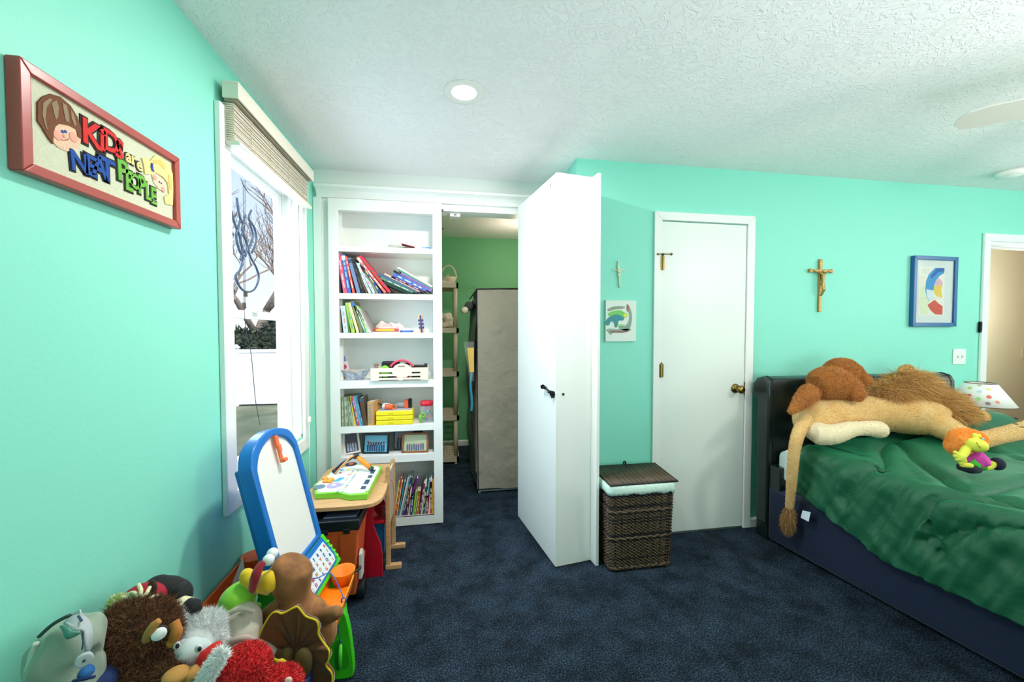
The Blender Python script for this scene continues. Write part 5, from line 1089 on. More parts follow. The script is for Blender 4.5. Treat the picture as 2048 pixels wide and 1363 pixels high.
# toy keyboard
kb = thing('toy_keyboard', 'lime green and white toy electronic keyboard on the child desk', 'keyboard', (-.54, 2.23, .5))
KG = mat('lime_plastic', '#7ED63A', .35); kz = .532
def K2(x, y, z=None): return atZ(620 + x / 11.356, 900 + y / 11.356, kz if z is None else z)
P = [K2(60, 1045), K2(600, 1015), K2(870, 1075), K2(1270, 1045), K2(1620, 400), K2(1060, 350), K2(470, 480), K2(330, 640), K2(40, 830)]
out = [(min(max(p.x, -.74), -.36), p.y + .035) for p in P]
m = MB(); m.prism(out, .5005, kz - .001); part(m, 'body', KG, kb, bevel=.004)
cx_ = sum(p[0] for p in out) / len(out); cy_ = sum(p[1] for p in out) / len(out)
inn = [(cx_ + (x - cx_) * .91, cy_ + (y - cy_) * .93) for x, y in out]
m = MB(); m.prism(inn, kz - .002, kz + .0015); part(m, 'top_plate', cm('#E9EFE4', .3), kb, bevel=.001)
def k3(x, y): p = K2(x, y); return Vector((p.x, p.y + .035, kz))
a, b, c, d = k3(1290, 1000), k3(1560, 470), k3(1420, 470), k3(1090, 1000)
for k in range(15):
    u0, u1 = k / 15 + .004, (k + 1) / 15 - .004
    p0, p1, p2, p3 = a.lerp(b, u0), a.lerp(b, u1), d.lerp(c, u1), d.lerp(c, u0)
    m = MB(); m.prism([(p.x, p.y) for p in (p0, p1, p2, p3)], kz + .001, kz + .006); part(m, 'white_key', cm('#FAFAF6', .25), kb)
for k in [0, 1, 3, 4, 5, 7, 8, 10, 11, 12]:
    u0, u1 = (k + .72) / 15, (k + 1.28) / 15; m = MB()
    q = [a.lerp(d, .42).lerp(b.lerp(c, .42), u) for u in (u0, u1)] + [d.lerp(c, u1), d.lerp(c, u0)]
    m.prism([(p.x, p.y) for p in q], kz + .005, kz + .010); part(m, 'black_key', cm('#2f4f68', .3), kb)
def disc(nm, x, y, r, c, h0=.0012, h1=.004, n=28):
    p = k3(x, y); m = MB(); m.cyl((p.x, p.y, kz + h0), (p.x, p.y, kz + h1), r, n); return part(m, nm, cm(c, .3), kb)
disc('purple_disc', 500, 865, .037, '#A79ACB'); disc('disc_label', 500, 865, .012, '#EFE6C9', .004, .0055); disc('record_disc', 900, 370, .034, '#2b2f3a'); disc('record_label', 900, 370, .014, '#E0643C', .004, .006)
disc('yellow_button', 840, 500, .011, '#E9DF7A'); disc('red_button', 655, 570, .008, '#D2506A'); disc('blue_button', 680, 500, .010, '#3f8fc0'); disc('pink_button', 850, 610, .008, '#D88AA8'); disc('speaker', 160, 900, .030, '#5f7488')
for k in range(5): p = k3(560 + k * 30, 770 - k * 18); m = MB(); m.cbox((p.x, p.y, kz + .004), (.030, .0045, .005)); part(m, 'blue_slider', cm('#5fb7d8', .3), kb)
for k, (x, y) in enumerate([(300, 790), (370, 700), (450, 750), (400, 790), (310, 720)]): p = k3(x, y); m = MB(); m.ell((p.x, p.y, kz + .008), (.016, .016, .010), n=14, m=8); part(m, 'flower_knob', cm('#F59A2E' if k != 1 else '#EFD9B8', .3), kb, smooth=True)
g = random.Random(4)
for k in range(26): 
    i, j = k % 13, k // 13; q = k3(1140, 520).lerp(k3(800, 1000), i / 12) + Vector((-.028 * j, -.0, 0)); m = MB(); m.cyl((q.x - .02, q.y, kz + .001), (q.x - .02, q.y, kz + .005), .0065, 10); part(m, 'round_button', cm(g.choice(['#B9CDB4', '#9fb8b0', '#D8DCC0', '#8FA8B8', '#E2C39a']), .35), kb)
# orange and black folding handle lying over it
ht = thing('toy_microphone', 'orange toy handle on a bent black arm standing over the keyboard', 'toy', (-.5, 2.4, .53))
pA, pE, pB = Vector((-.648, 2.40, .547)), Vector((-.535, 2.44, .618)), Vector((-.440, 2.39, .552))
m = MB(); m.tube(smooth_path([pA, pA.lerp(pE, .35) + Vector((0, 0, .012)), pA.lerp(pE, .75) + Vector((0, 0, .008)), pE], 5), .009, 10); m.ell(pA, (.014, .014, .012), n=12, m=8); m.tube([pE + Vector((-.012, 0, -.004)), pE + Vector((.012, 0, .0))], .017, 14); part(m, 'arm', BLACKP, ht, smooth=True)
m = MB(); m.tube([pE + (pB - pE) * t for t in (.12, .4, .7, .95)], [.013, .016, .015, .013], 14); part(m, 'handle', cm('#F58A1E', .35), ht, smooth=True)
m = MB(); m.cyl(pB + (pB - pE) * -.06, pB + (pB - pE) * .06, .015, 14); part(m, 'end_cap', cm('#2c4a34', .4), ht, smooth=True)
m = MB(); m.tube([pA + Vector((.01, -.03, -.006)), pE + Vector((-.03, -.03, .0)), pE + Vector((-.01, -.01, .004))], .0055, 8); part(m, 'orange_rod', cm('#E39A62', .5), ht, smooth=True)

# ================================================================== EASEL
es = thing('play_easel', 'blue-framed whiteboard play easel with orange tray and green legs', 'easel', (-.58, 1.64, 0))
uv = Vector((.08, 1, 0)).normalized(); vv = Vector((-.102, .008, .439)).normalized(); nv = uv.cross(vv).normalized()
O = Vector((-.583, 1.41, .473)); ME = frame(O, uv, vv)                 # x across, y up the board, z outward
BLU = mat('blue_plastic', '#1470C4', .3); GRN = mat('lime_green_plastic', '#45CF1E', .35); ORP = mat('bright_orange_plastic', '#FF8A10', .35)
U0, U1 = .070, .42
def arch(i):
    return [(U0 + i, -.01 + (i * .5)), (U1 - i, -.01 + (i * .5)), (U1 - i, .20), (U1 - i, .38 - i * .5), (U1 - i - .010, .440 - i * .8), (U1 - i - .055, .492 - i), ((U0 + U1) / 2, .520 - i), (U0 + i + .055, .492 - i), (U0 + i + .010, .440 - i * .8), (U0 + i, .38 - i * .5), (U0 + i, .20)]
def rnd_out(P, k=4): 
    Q = smooth_path([(p[0], p[1], 0) for p in P[1:]] + [(P[0][0], P[0][1], 0)], k); return [(q.x, q.y) for q in Q]
oo, ii = rnd_out(arch(0)), rnd_out(arch(.030))
m = MB(); n = len(oo); Zf, Zb = 0, -.052                               # ring with an opening for the board
vs = [ME @ Vector((x, y, z)) for z in (Zf, Zb) for x, y in oo] + [ME @ Vector((x, y, z)) for z in (Zf, Zb) for x, y in ii]
fs = []
for i in range(n):
    j = (i + 1) % n; fs += [(i, j, 2 * n + j, 2 * n + i), (n + i, 3 * n + i, 3 * n + j, n + j), (i, n + i, n + j, j), (2 * n + i, 2 * n + j, 3 * n + j, 3 * n + i)]
m._add(vs, fs); part(m, 'board_frame', BLU, es, bevel=.010, seg=3)
m = MB(); m.prism(rnd_out(arch(.025)), -.030, -.012, M=ME); part(m, 'whiteboard', cm('#EDEFEA', .2), es)
m = MB(); M2 = ME @ Matrix.Translation(((U0 + U1) / 2 + .01, .465, .002)); m.cbox((0, .0, .0), (.022, .05, .012), None); m.v = [tuple(M2 @ Vector(v)) for v in m.v]
m2 = MB(); m2.cbox((.0, -.028, .004), (.021, .030, .012)); m2.cbox((.0, -.055, .002), (.018, .045, .009)); m2.cbox((.004, -.078, .008), (.026, .014, .020)); m._add([M2 @ Vector(v) for v in m2.v], m2.f); part(m, 'paper_clip', cm('#F0703A', .35), es, bevel=.003)
# keypad under the board
kt0, kt1 = O + uv * .07 + Vector((0, 0, -.012)), O + uv * .425 + Vector((0, 0, -.012)); kb0, kb1 = kt0 + Vector((.075, -.01, -.125)), kt1 + Vector((.075, -.01, -.125))
MK = frame(kb0, kb1 - kb0, kt0 - kb0); kw, kh = (kb1 - kb0).length, (kt0 - kb0).length
m = MB(); m.prism([(0, 0), (kw + .02, 0), (kw + .015, kh), (0, kh)], -.02, 0, M=MK); part(m, 'keypad_base', GRN, es, bevel=.004)
m = MB(); m.prism([(0, .018), (kw - .02, .018), (kw - .005, .05), (kw - .02, kh), (0, kh)], 0, .006, M=MK); part(m, 'keypad_frame', BLU, es, bevel=.003)
m = MB(); m.prism([(.01, .028), (kw - .032, .028), (kw - .022, .05), (kw - .034, kh - .02), (.01, kh - .02)], .006, .008, M=MK); part(m, 'keypad_panel', cm('#DDE9F0', .3), es)
g = random.Random(9); k = 0
for r in range(4):
    for c in range(9):
        x, y = .03 + c * (kw - .075) / 8, .040 + r * .023; m = MB(); put_text(m, 'ABCDEFGHIJKLMNOPQRSTUVWXYZ1234567890'[k], MK @ Matrix.Translation((x, y, .008)), .020, .002, .01); k += 1
        part(m, 'key_letter', cm(g.choice(['#D9602E', '#3A4E8C', '#C84A6A', '#5a6a7c', '#C9A03A']), .4), es)
for k in range(4): x = kw + .008; m = MB(); m.cbox(MK @ Vector((kw + .002, .03 + k * .025, .003)), (.010, .018, .010)); part(m, 'grip_bump', cm('#7BE04A', .35), es, bevel=.003)
# tray and cups
TX0, TX1, TY0, TY1, TZ0, TZ1 = -.497, -.397, 1.33, 1.70, .292, .345
m = MB(); m.box((TX0, TY0, TZ0), (TX1, TY1, TZ0 + .006)); m.hexa([(TX1 - .004, TY0, TZ0), (TX1, TY0, TZ0), (TX1, TY1, TZ0), (TX1 - .004, TY1, TZ0), (TX1 + .006, TY0, TZ1), (TX1 + .012, TY0, TZ1), (TX1 + .012, TY1, TZ1), (TX1 + .006, TY1, TZ1)])
m.hexa([(TX0, TY0, TZ0), (TX0 + .006, TY0, TZ0), (TX0 + .006, TY1 + .06, TZ0), (TX0, TY1 + .06, TZ0), (TX0 - .03, TY0, TZ1 + .05), (TX0 - .024, TY0, TZ1 + .05), (TX0 - .024, TY1 + .1, TZ1 + .05), (TX0 - .03, TY1 + .1, TZ1 + .05)])
m.box((TX0, TY0, TZ0), (TX1 + .008, TY0 + .005, TZ1)); tray = part(m, 'tray', ORP, es)
for cy in (1.738, 1.30):
    m = MB(); m.lathe([(0, 0), (.034, 0), (.045, .055), (.049, .056), (.049, .053), (.038, -.004), (0, -.004)], c=(-.440, cy, .293), n=32); part(m, 'cup', ORP, es, smooth=True)
m = MB(); m.cyl((-.44, 1.43, .306), (-.43, 1.50, .306), .008, 10); tag(m.build('chalk', cm('#F4F0EC', .7), smooth=True), 'white chalk stick lying in the orange easel tray', 'chalk')
m = MB(); m.cbox((-.425, 1.475, .299), (.045, .16, .002), Matrix.Rotation(.2, 4, 'Z')); tag(m.build('paper_scrap', cm('#F7DCC4', .7)), 'pale paper scrap in the orange easel tray', 'paper')
# green legs: near and far panels, plus rear pair
def leg(pts, y, t=.032, slot=False):
    P = smooth_path([(x, z, 0) for x, z in pts], 4, True); m = MB(); m.prism([(p.x, p.y) for p in P], y, y + t, axis='Y'); return part(m, 'leg', GRN, es, bevel=.006)
lp = [(-.485, .28), (-.410, .28), (-.385, .22), (-.372, .12), (-.366, .04), (-.375, .005), (-.43, .002), (-.50, .002), (-.53, .03), (-.51, .16)]
leg(lp, 1.585); leg([(max(-.56, x - .075), z) for x, z in lp], 1.80)
lr = [(-.80, .002), (-.86, .006), (-.862, .05), (-.81, .20), (-.76, .36), (-.71, .36), (-.72, .20), (-.75, .06)]
leg(lr, 1.40); leg(lr, 1.80)
sl = [(-.432, .155), (-.405, .155), (-.385, .10), (-.385, .055), (-.398, .045), (-.428, .048), (-.436, .07)]
P = smooth_path([(x, z, 0) for x, z in sl], 3, True); m = MB(); m.prism([(p.x, p.y) for p in P], 1.5835, 1.5855, axis='Y'); part(m, 'marker_slot', cm('#2FAE12', .4), es)
m = MB(); m.tube([(-.412, 1.578, .150), (-.414, 1.576, .100), (-.416, 1.577, .052)], [.006, .0085, .008], 10); mk = tag(m.build('green_marker', cm('#5FE03A', .35), smooth=True), 'green marker hanging on a blue cord at the easel leg', 'marker')
m = MB(); m.tube(smooth_path([(-.412, 1.578, .150), (-.413, 1.56, .22), (-.405, 1.55, .28), (-.395, 1.555, .335)], 5), .0018, 6); m.tube([(-.392 + .009 * math.cos(t), 1.555, .337 + .010 * math.sin(t)) for t in np.linspace(0, 6.28, 16)], .0026, 6)
m.tube(smooth_path([(-.392, 1.555, .345), (-.43, 1.60, .385), (-.46, 1.62, .41), (-.49, 1.57, .425), (-.51, 1.54, .445)], 5), .0020, 6); part(m, 'cord', cm('#3f62c8', .5), es, smooth=True)
# rear tray toward the wall, arched brace
RO = mat('burnt_orange_plastic', '#E0662A', .4)
m = MB(); m.box((-.862, 1.44, .335), (-.775, 1.86, .345)); m.box((-.862, 1.44, .345), (-.852, 1.86, .40)); m.box((-.785, 1.44, .345), (-.775, 1.86, .385)); m.box((-.852, 1.44, .345), (-.785, 1.45, .39)); part(m, 'rear_tray', RO, es, bevel=.003)
m = MB(); m.lathe([(0, 0), (.036, 0), (.044, .06), (.047, .06), (.047, .055), (.038, -.004), (0, -.004)], c=(-.815, 1.80, .352), n=26); part(m, 'rear_cup', RO, es, smooth=True)
m = MB(); m.tube(smooth_path([(-.80, 1.46, .30), (-.775, 1.52, .345), (-.75, 1.58, .36), (-.70, 1.66, .355), (-.62, 1.72, .34)], 5), .020, 10, flat=.6); part(m, 'arched_brace', RO, es, smooth=True)
m = MB(); m.prism([(-.80, .345), (-.74, .345), (-.755, .46)], 1.70, 1.702, axis='Y', M=Matrix.Translation((-.045, -.02, .01))); tag(m.build('paper_sheet', cm('#F3F4F2', .7)), 'white paper corner standing in the rear easel tray', 'paper')
m = MB(); m.prism([(U0 + .02, -.02), (U1 - .02, -.02), (U1 - .02, .42), (U0 + .02, .42)], -.075, -.052, M=ME); part(m, 'rear_board', BLU, es, bevel=.006)

# ================================================================== BED
bed = thing('bed', 'bed with a black vinyl headboard and dark navy fabric base', 'bed', (2.8, 1.1, 0))
VIN_B = mat('black_green_vinyl', '#12201f', .32, bump=(120, .12, .003), coat=.2)
NAVY = mat('navy_upholstery', '#0B1B38', .7, sheen=.3, bump=(180, .3, .002))
prof = [(2.205, .10), (2.205, .80), (2.20, .93), (2.205, 1.01), (2.225, 1.05), (2.265, 1.062), (2.31, 1.05), (2.335, 1.015), (2.34, .97), (2.325, .93), (2.30, .90), (2.295, .10)]
m = MB(); m.prism(prof, 2.035, 3.530, axis='X'); part(m, 'headboard', VIN_B, bed, bevel=.014, seg=3)
for x in (2.075, 3.49): m = MB(); m.tube([(x, y - .0015 if y < 2.25 else y, z + .0015) for y, z in prof[:9]], .0028, 6); part(m, 'headboard_seam', cm('#0a1110', .5), bed, smooth=True)
for x in (2.05, 3.44): m = MB(); m.box((x, 2.21, 0), (x + .07, 2.30, .12)); part(m, 'headboard_foot', VIN_B, bed)
def xe(Y): return 2.045 + (2.15 - Y) * .135
m = MB(); Y0, Y1 = -.02, 2.20
m.hexa([(xe(Y0), Y0, .02), (3.72, Y0, .02), (3.55, Y1, .02), (xe(Y1), Y1, .02), (xe(Y0), Y0, .36), (3.72, Y0, .36), (3.55, Y1, .36), (xe(Y1), Y1, .36)]); part(m, 'base', NAVY, bed, bevel=.02, seg=3)
m = MB(); m.box((2.052, 2.12, .10), (2.20, 2.208, .50)); part(m, 'corner_post', VIN_B, bed, bevel=.008)
for x, y in ((2.12, 2.1), (3.45, 2.1), (2.45, .05), (3.6, .05)): m = MB(); m.cyl((x, y, 0), (x, y, .03), .03, 12); part(m, 'foot', BLACKP, bed)
m = MB(); m.box((2.085 + .0, .02, .36), (3.50, 2.19, .60), None); v = m.v; m.v = [(x + (2.19 - y) * (.135 if x < 2.5 else .08), y, z) for x, y, z in v]; part(m, 'mattress', cm('#CFE0DC', .8), bed, bevel=.04, seg=4)
# comforter, one draped quilted surface
VEL = mat('green_velvet', '#0B5636', .6, sheen=.55, sheen_tint='#2FB080', bump=(38, .35, .008, 4))
TOPZ = .655
def st_top(px, py): p = atZ(px, py, TOPZ + .01); return (p.x - xe(p.y), p.y)
def st_side(px, py): 
    X = 2.06
    for _ in range(6): p = atX(px, py, X); X = xe(p.y) - .03
    return (-(TOPZ - .06 - p.z), p.y)
seams = [[st_side(1655, 1045), st_side(1680, 1000), st_side(1690, 955), (.02, 1.72), st_top(1755, 887), st_top(1782, 896), st_top(1810, 925), st_top(1850, 955), st_top(1905, 975), st_top(1975, 972), st_top(2048, 955)],
         [st_side(1860, 1150), st_side(1835, 1078), st_side(1850, 1030), (.03, 1.20), st_top(1925, 980)], [st_top(1925, 980), st_top(1985, 998), st_top(2048, 1022), st_top(2120, 1060)],
         [st_top(1755, 887), st_top(1820, 878), st_top(1900, 890), st_top(1960, 905)], [(-.30, 1.45), (-.18, 1.30), (-.10, 1.15), (-.12, .95), (-.10, .80)], [(.02, .72), (-.10, .62), (-.25, .55)], [(.02, .72), (.25, .78), (.5, .72), (.8, .80)],
         [(.5, 1.33), (.75, 1.25), (1.0, 1.35), (1.3, 1.25)], [(.75, 1.25), (.8, 1.0), (.8, .80)], [(.9, 1.65), (1.0, 1.35)]]
SEG = []
for s_ in seams:
    q = smooth_path([(a, b, 0) for a, b in s_], 4); SEG += [(q[i].x, q[i].y, q[i + 1].x, q[i + 1].y) for i in range(len(q) - 1)]
SEG = np.array(SEG)
NU, NV = 300, 230
T = np.concatenate([np.linspace(-.46, .12, 130), np.linspace(.125, 1.90, NU - 129)]); NUn = len(T)
VY = np.linspace(-.12, 2.12, NV + 1)
co = np.zeros((NV + 1, NUn, 3)); R0 = .10
for j, Y in enumerate(VY):
    ye = Y
    for i, t in enumerate(T):
        hem = -(.33 + .13 * min(1, max(0, (2.05 - Y) / .45))); tt = t
        X_w = 1.38 + (2.1 - Y) * .02                       # width of the top
        nz = mnoise.noise(Vector((t * 2.2, Y * 3.1, 0)))
        fold = mnoise.noise(Vector((Y * 16 + t * 7, t * 1.6, 4))) + .6 * mnoise.noise(Vector((Y * 38 + t * 14, t * 1.5, 9))) + .35 * mnoise.noise(Vector((Y * 9 - t * 12, t * 9, 5)))
        if t < 0:
            tt = t * min(1.0, hem / -.46) if True else t
            ang = max(-math.pi / 2, tt / R0 * 1.0)
            # quarter round then a hanging skirt
            if -tt < R0 * math.pi / 2: a = -tt / R0; x = -R0 * 0 + R0 * (1 - 1) - R0 * math.sin(a) + R0 * 0; z = -R0 * (1 - math.cos(a))
            else: x = -R0 - .10 * (-tt - R0 * math.pi / 2); z = -R0 - (-tt - R0 * math.pi / 2)
            px = x + R0 + .030; pz = TOPZ + z
            w_ = min(1, -tt / .12); px -= fold * .024 * w_ + .003 * w_ * mnoise.noise(Vector((t * 8, Y * 60, 2))); 
        elif t < X_w:
            px = t + R0 + .030; pz = TOPZ + .012 * nz; w_ = 0
            pz += .012 * fold * max(0, 1 - t / .35) * .5
        else:
            r = t - X_w; a = min(r / .12, math.pi / 2); px = X_w + R0 + .030 + .12 * math.sin(a); pz = TOPZ - .12 * (1 - math.cos(a)) - max(0, r - .12 * math.pi / 2); w_ = 0
        # pillows under the head end
        if t > .1: 
            hp_ = math.exp(-((Y - 2.0) / .17) ** 2) * (1 / (1 + math.exp(-(t - .95) / .05))) * (1 / (1 + math.exp((t - 1.52) / .04)))
            pz += .155 * hp_
            pz += .03 * math.exp(-((Y - 2.05) / .25) ** 2) * max(0, min(1, (t - .05) / .2))
        k_ = max(0, min(1, 1 - t / .35)); k_ = k_ * k_ * (3 - 2 * k_); co[j, i] = (xe(Y) + px - .045, Y - .12 * k_ * max(0, (Y - 1.2) / .92), pz + .03 * (Y > 1.6) * k_ * (Y - 1.6) / .5)
TT, YY = np.meshgrid(T * np.ones(NUn), VY); pts2 = np.stack([TT.ravel(), YY.ravel()], 1); dm = np.full(len(pts2), 9.0)
for s_ in SEG:
    a = s_[:2]; ab = s_[2:] - a; h_ = np.clip(((pts2 - a) @ ab) / max(ab @ ab, 1e-9), 0, 1); d_ = np.hypot(*(pts2 - a - h_[:, None] * ab).T); dm = np.minimum(dm, d_)
dent = -.012 * np.exp(-dm / .008) - .020 * np.exp(-dm / .05) + .010 * np.exp(-((dm - .06) / .04) ** 2)
du = np.gradient(co, axis=1); dv = np.gradient(co, axis=0); N = np.cross(du, dv); N /= np.linalg.norm(N, axis=2, keepdims=True) + 1e-12
co = co + N * dent.reshape(NV + 1, NUn, 1)
m = MB(); m._add([tuple(p) for p in co.reshape(-1, 3)], [(j * NUn + i, j * NUn + i + 1, (j + 1) * NUn + i + 1, (j + 1) * NUn + i) for j in range(NV) for i in range(NUn - 1)])
cf = tag(m.build('comforter', VEL, smooth=True, solid=.012, off=-1), 'dark green velvet quilted comforter draped over the bed', 'comforter')
def bedz(X, Y):
    j = int(np.argmin(abs(VY - Y))); i = int(np.argmin(abs(co[j, 129:, 0] - X))) + 129; return co[j, i, 2]
m = MB(); p = atX(1618, 1036, 2.03); q = Vector((.25, 1, 0)).normalized()
m.grid(lambda u, v: Vector((2.035 - .012 * v, 1.895 + .05 * u, p.z + .025 - .042 * v + .012 * (1 - u) * (1 - v))), 3, 3)
tag(m.build('care_label', cm('#DCE6F2', .6), solid=.002), 'white care label sticking out from under the comforter hem', 'label')
m = MB(); m.cbox((2.10, 2.085, .52), (.05, .09, .20)); tag(m.build('bed_sheet', cm('#D9E4E0', .8), bevel=.02, seg=3), 'pale sheet edge showing between headboard and green comforter', 'sheet')

# nightstand and lamp beyond the bed
ns = thing('nightstand', 'dark nightstand between the bed and the open doorway', 'nightstand', (3.82, 2.14, 0))
m = MB(); m.box((3.69, 1.96, .56), (4.03, 2.36, .585)); part(m, 'top', BLACKP, ns, bevel=.003); m = MB(); m.box((3.71, 1.98, .08), (4.01, 2.34, .56)); part(m, 'cabinet', VIN_B, ns)
for z in (.12, .34): m = MB(); m.box((3.73, 1.965, z), (3.99, 1.98, z + .19)); d_ = part(m, 'drawer', VIN_B, ns, bevel=.003); m = MB(); m.cyl((3.84, 1.945, z + .095), (3.84, 1.965, z + .095), .012, 12); part(m, 'knob', BRASS, d_)
for x in (3.72, 3.97):
    for y in (1.99, 2.30): m = MB(); m.box((x, y, 0), (x + .03, y + .03, .08)); part(m, 'foot', BLACKP, ns)
lm = thing('table_lamp', 'table lamp with a white shade covered in coloured polka dots', 'lamp', (3.745, 2.20, .585))
LC = (3.745, 2.20); zb, zt, rb, rt = .838, .990, .172, .078
m = MB(); m.lathe([(.07, 0), (.07, .012), (.02, .022), (.008, .03), (.008, .30), (0, .30)], c=(*LC, .585), n=24); part(m, 'base', cm('#6f7f6a', .35), lm, smooth=True)
m = MB(); m.lathe([(rb, zb), (rt, zt), (rt - .002, zt), (rb - .002, zb)], c=(*LC, 0), n=48); sh_ = part(m, 'lamp_shade', mat('shade_paper', '#F2F5EE', .7, emit='#FFFDF2', emit_s=.12), lm, smooth=True)
m = MB(); m.tube([(LC[0] + rb * math.cos(t), LC[1] + rb * math.sin(t), zb) for t in np.linspace(0, 6.283, 48, endpoint=False)], .003, 6, closed=True); m.tube([(LC[0] + rt * math.cos(t), LC[1] + rt * math.sin(t), zt) for t in np.linspace(0, 6.283, 40, endpoint=False)], .003, 6, closed=True)
for k in range(3): a = k * 2.09; m.tube([(LC[0], LC[1], zt - .012), (LC[0] + rt * math.cos(a), LC[1] + rt * math.sin(a), zt)], .0018, 5)
m.cyl((LC[0], LC[1], .885), (LC[0], LC[1], zt - .01), .004, 8); part(m, 'shade_wire', cm('#6a5a48', .4), lm, smooth=True)
def sdot(px, py, r, c):
    # dot on the cone facing the room: solve the height by row, the angle by column
    best = None
    for a in np.linspace(math.pi, 2 * math.pi, 121):
        for f in np.linspace(.06, .94, 23):
            rr = rb + (rt - rb) * f + .001; q = Vector((LC[0] + rr * math.cos(a), LC[1] + rr * math.sin(a), zb + (zt - zb) * f)) - _C
            X_, Y_ = 1024 + FPX * q.dot(_Rt) / q.dot(_F), 681.5 + FPX * q.dot(_D) / q.dot(_F); e = (X_ - px) ** 2 + (Y_ - py) ** 2
            if best is None or e < best[0]: best = (e, a, f)
    _, a, f = best; m = MB(); vs = []
    L = math.hypot(zt - zb, rb - rt)
    for k in range(16):
        t = 2 * math.pi * k / 16; ff = f + r * math.sin(t) / L; rr = rb + (rt - rb) * ff + .0012; aa = a + r * math.cos(t) / rr; vs.append((LC[0] + rr * math.cos(aa), LC[1] + rr * math.sin(aa), zb + (zt - zb) * ff))
    m._add(vs, [tuple(range(16))]); part(m, 'dot', cm(c, .7), sh_)
S2 = lambda x, y: (1840 + x / 6.197, 740 + y / 6.197)
for x, y, r, c in ((618, 222, .012, '#DDE88A'), (850, 232, .012, '#F3E3A0'), (735, 262, .013, '#CFEBF2'), (610, 312, .013, '#DE6A5A'), (855, 325, .013, '#E8705C'), (715, 358, .014, '#9FDC98'), (503, 370, .012, '#CDE87A'), (590, 405, .012, '#8FB8C0'), (838, 408, .013, '#8c7478'), (965, 402, .011, '#E58A80'), (527, 285, .010, '#8FB89A'), (735, 180, .011, '#DCCFBC')):
    try: sdot(*S2(x, y), r, c)
    except Exception as e_: print('dot', e_)
m = MB(); m.tube(smooth_path([(3.80, 2.02, .60), (3.815, 2.02, .68), (3.835, 2.02, .74), (3.87, 2.02, .70), (3.89, 2.02, .63)], 4), .016, 8); m.box((3.78, 2.0, .5855), (3.90, 2.04, .61)); tag(m.build('yellow_toy', cm('#D8D84A', .5), smooth=False), 'yellow curved toy peeking up behind the bed beside the lamp', 'toy')
m = MB(); m.tube([(3.79, 2.065, .5855), (3.795, 2.065, .70), (3.835, 2.065, .765)], .010, 8); tag(m.build('dark_toy', cm('#3a2f2a', .5), smooth=True), 'small dark toy tip beside the yellow toy below the lamp', 'toy')
# ================================================================== PLUSH LION ON THE BED
FURS = dict(rough=.9, sheen=.3)
LG = mat('lion_gold_plush', '#D9A85C', .9, sheen=.4, var=('#E6C58A', 9, .25)); LM = [mat('mane_gold', '#D6A35C', .8), mat('mane_brown', '#B8833F', .8), mat('mane_light', '#E6C084', .8)]
LF = [mat('lion_fuzz_gold', '#DDB06A', .9), mat('lion_fuzz_light', '#EACB94', .9), mat('lion_fuzz_tan', '#C99650', .9)]
PALE = mat('lion_pale_plush', '#EBDDB8', .9, sheen=.3)
lion = thing('plush_lion', 'large golden plush lion with shaggy mane lying along the pillows', 'plush toy', (2.7, 2.05, .72))
def Y_(px, py, Y): return atY(px, py, Y)
m = MB()
m.tube(smooth_path([Y_(1622, 838, 2.04), Y_(1680, 828, 2.06), Y_(1740, 826, 2.07), Y_(1800, 828, 2.05), Y_(1860, 835, 2.0), Y_(1890, 846, 1.95)], 4), [.085, .10, .112, .120, .122, .122, .118, .112, .108, .108, .110, .114, .116, .118, .116, .112, .106, .100, .092, .084, .075], 18)
m.ell(Y_(1632, 838, 2.03), (.13, .11, .115), n=22, m=14)
m.tube(smooth_path([Y_(1880, 850, 1.93), Y_(1915, 868, 1.86), Y_(1955, 880, 1.82), Y_(2000, 872, 1.84), Y_(2048, 862, 1.86), Y_(2090, 852, 1.88)], 3), [.075, .072, .068, .062, .058, .055, .052, .050, .050, .052, .054, .056, .058, .060, .062, .062], 14)
m.ell(Y_(2092, 852, 1.88), (.075, .055, .045), n=18, m=10)
body = blob(m, 'body', LG, lion, voxel=.011, it=8)
def bedspec(p, N): return N[:, 1] < .75
fur(body, 'short_fur', LF, 60000, .0075, wd=.0007, comb=(1, 0, -.3), c=.55, jit=.25, seed=2, keep=bedspec)
m = MB(); m.tube(smooth_path([Y_(1628, 868, 1.93), Y_(1665, 868, 1.90), Y_(1700, 858, 1.89), Y_(1735, 856, 1.89), Y_(1765, 860, 1.89)], 3), [.055, .058, .058, .055, .052, .048, .044, .040, .040, .042, .046, .048, .044], 14)
m.ell(Y_(1636, 862, 1.95), (.085, .06, .055)); lg = blob(m, 'hind_leg', PALE, lion, voxel=.009, it=6)
fur(lg, 'short_fur', [PALE, mat('pale_fuzz_white', '#F2EAD4', .9), mat('lion_fuzz_light')], 10000, .006, wd=.0008, comb=(1, 0, 0), c=.55, jit=.25, seed=3)
m = MB(); m.tube(smooth_path([Y_(1893, 825, 2.02), Y_(1925, 830, 1.99), Y_(1952, 832, 1.97)], 3), [.045, .046, .048, .048, .046, .05, .052], 12); m.ell(Y_(1956, 834, 1.96), (.055, .05, .05), n=18, m=12)
pw = blob(m, 'front_paw', LG, lion, voxel=.008, it=5); fur(pw, 'short_fur', LF, 4000, .009, wd=.001, comb=(1, 0, 0), c=.3, seed=4)
m = MB()
for pts in ([(1921, 822), (1945, 823), (1968, 829)], [(1924, 832), (1948, 831), (1972, 836)], [(1930, 841), (1950, 843), (1970, 846)]):
    m.tube(smooth_path([Y_(*p, 1.912 + .004 * k) for k, p in enumerate(pts)], 3), .003, 6)
part(m, 'claw_stitching', cm('#4a3820', .8), lion)
m = MB(); 
for px, py in ((2028, 850), (2040, 856)): a = Y_(px, py - 3, 1.80); m.tube([a, a + Vector((.03, .0, -.004))], .003, 6)
part(m, 'toe_stitching', cm('#5a4630', .8), lion)
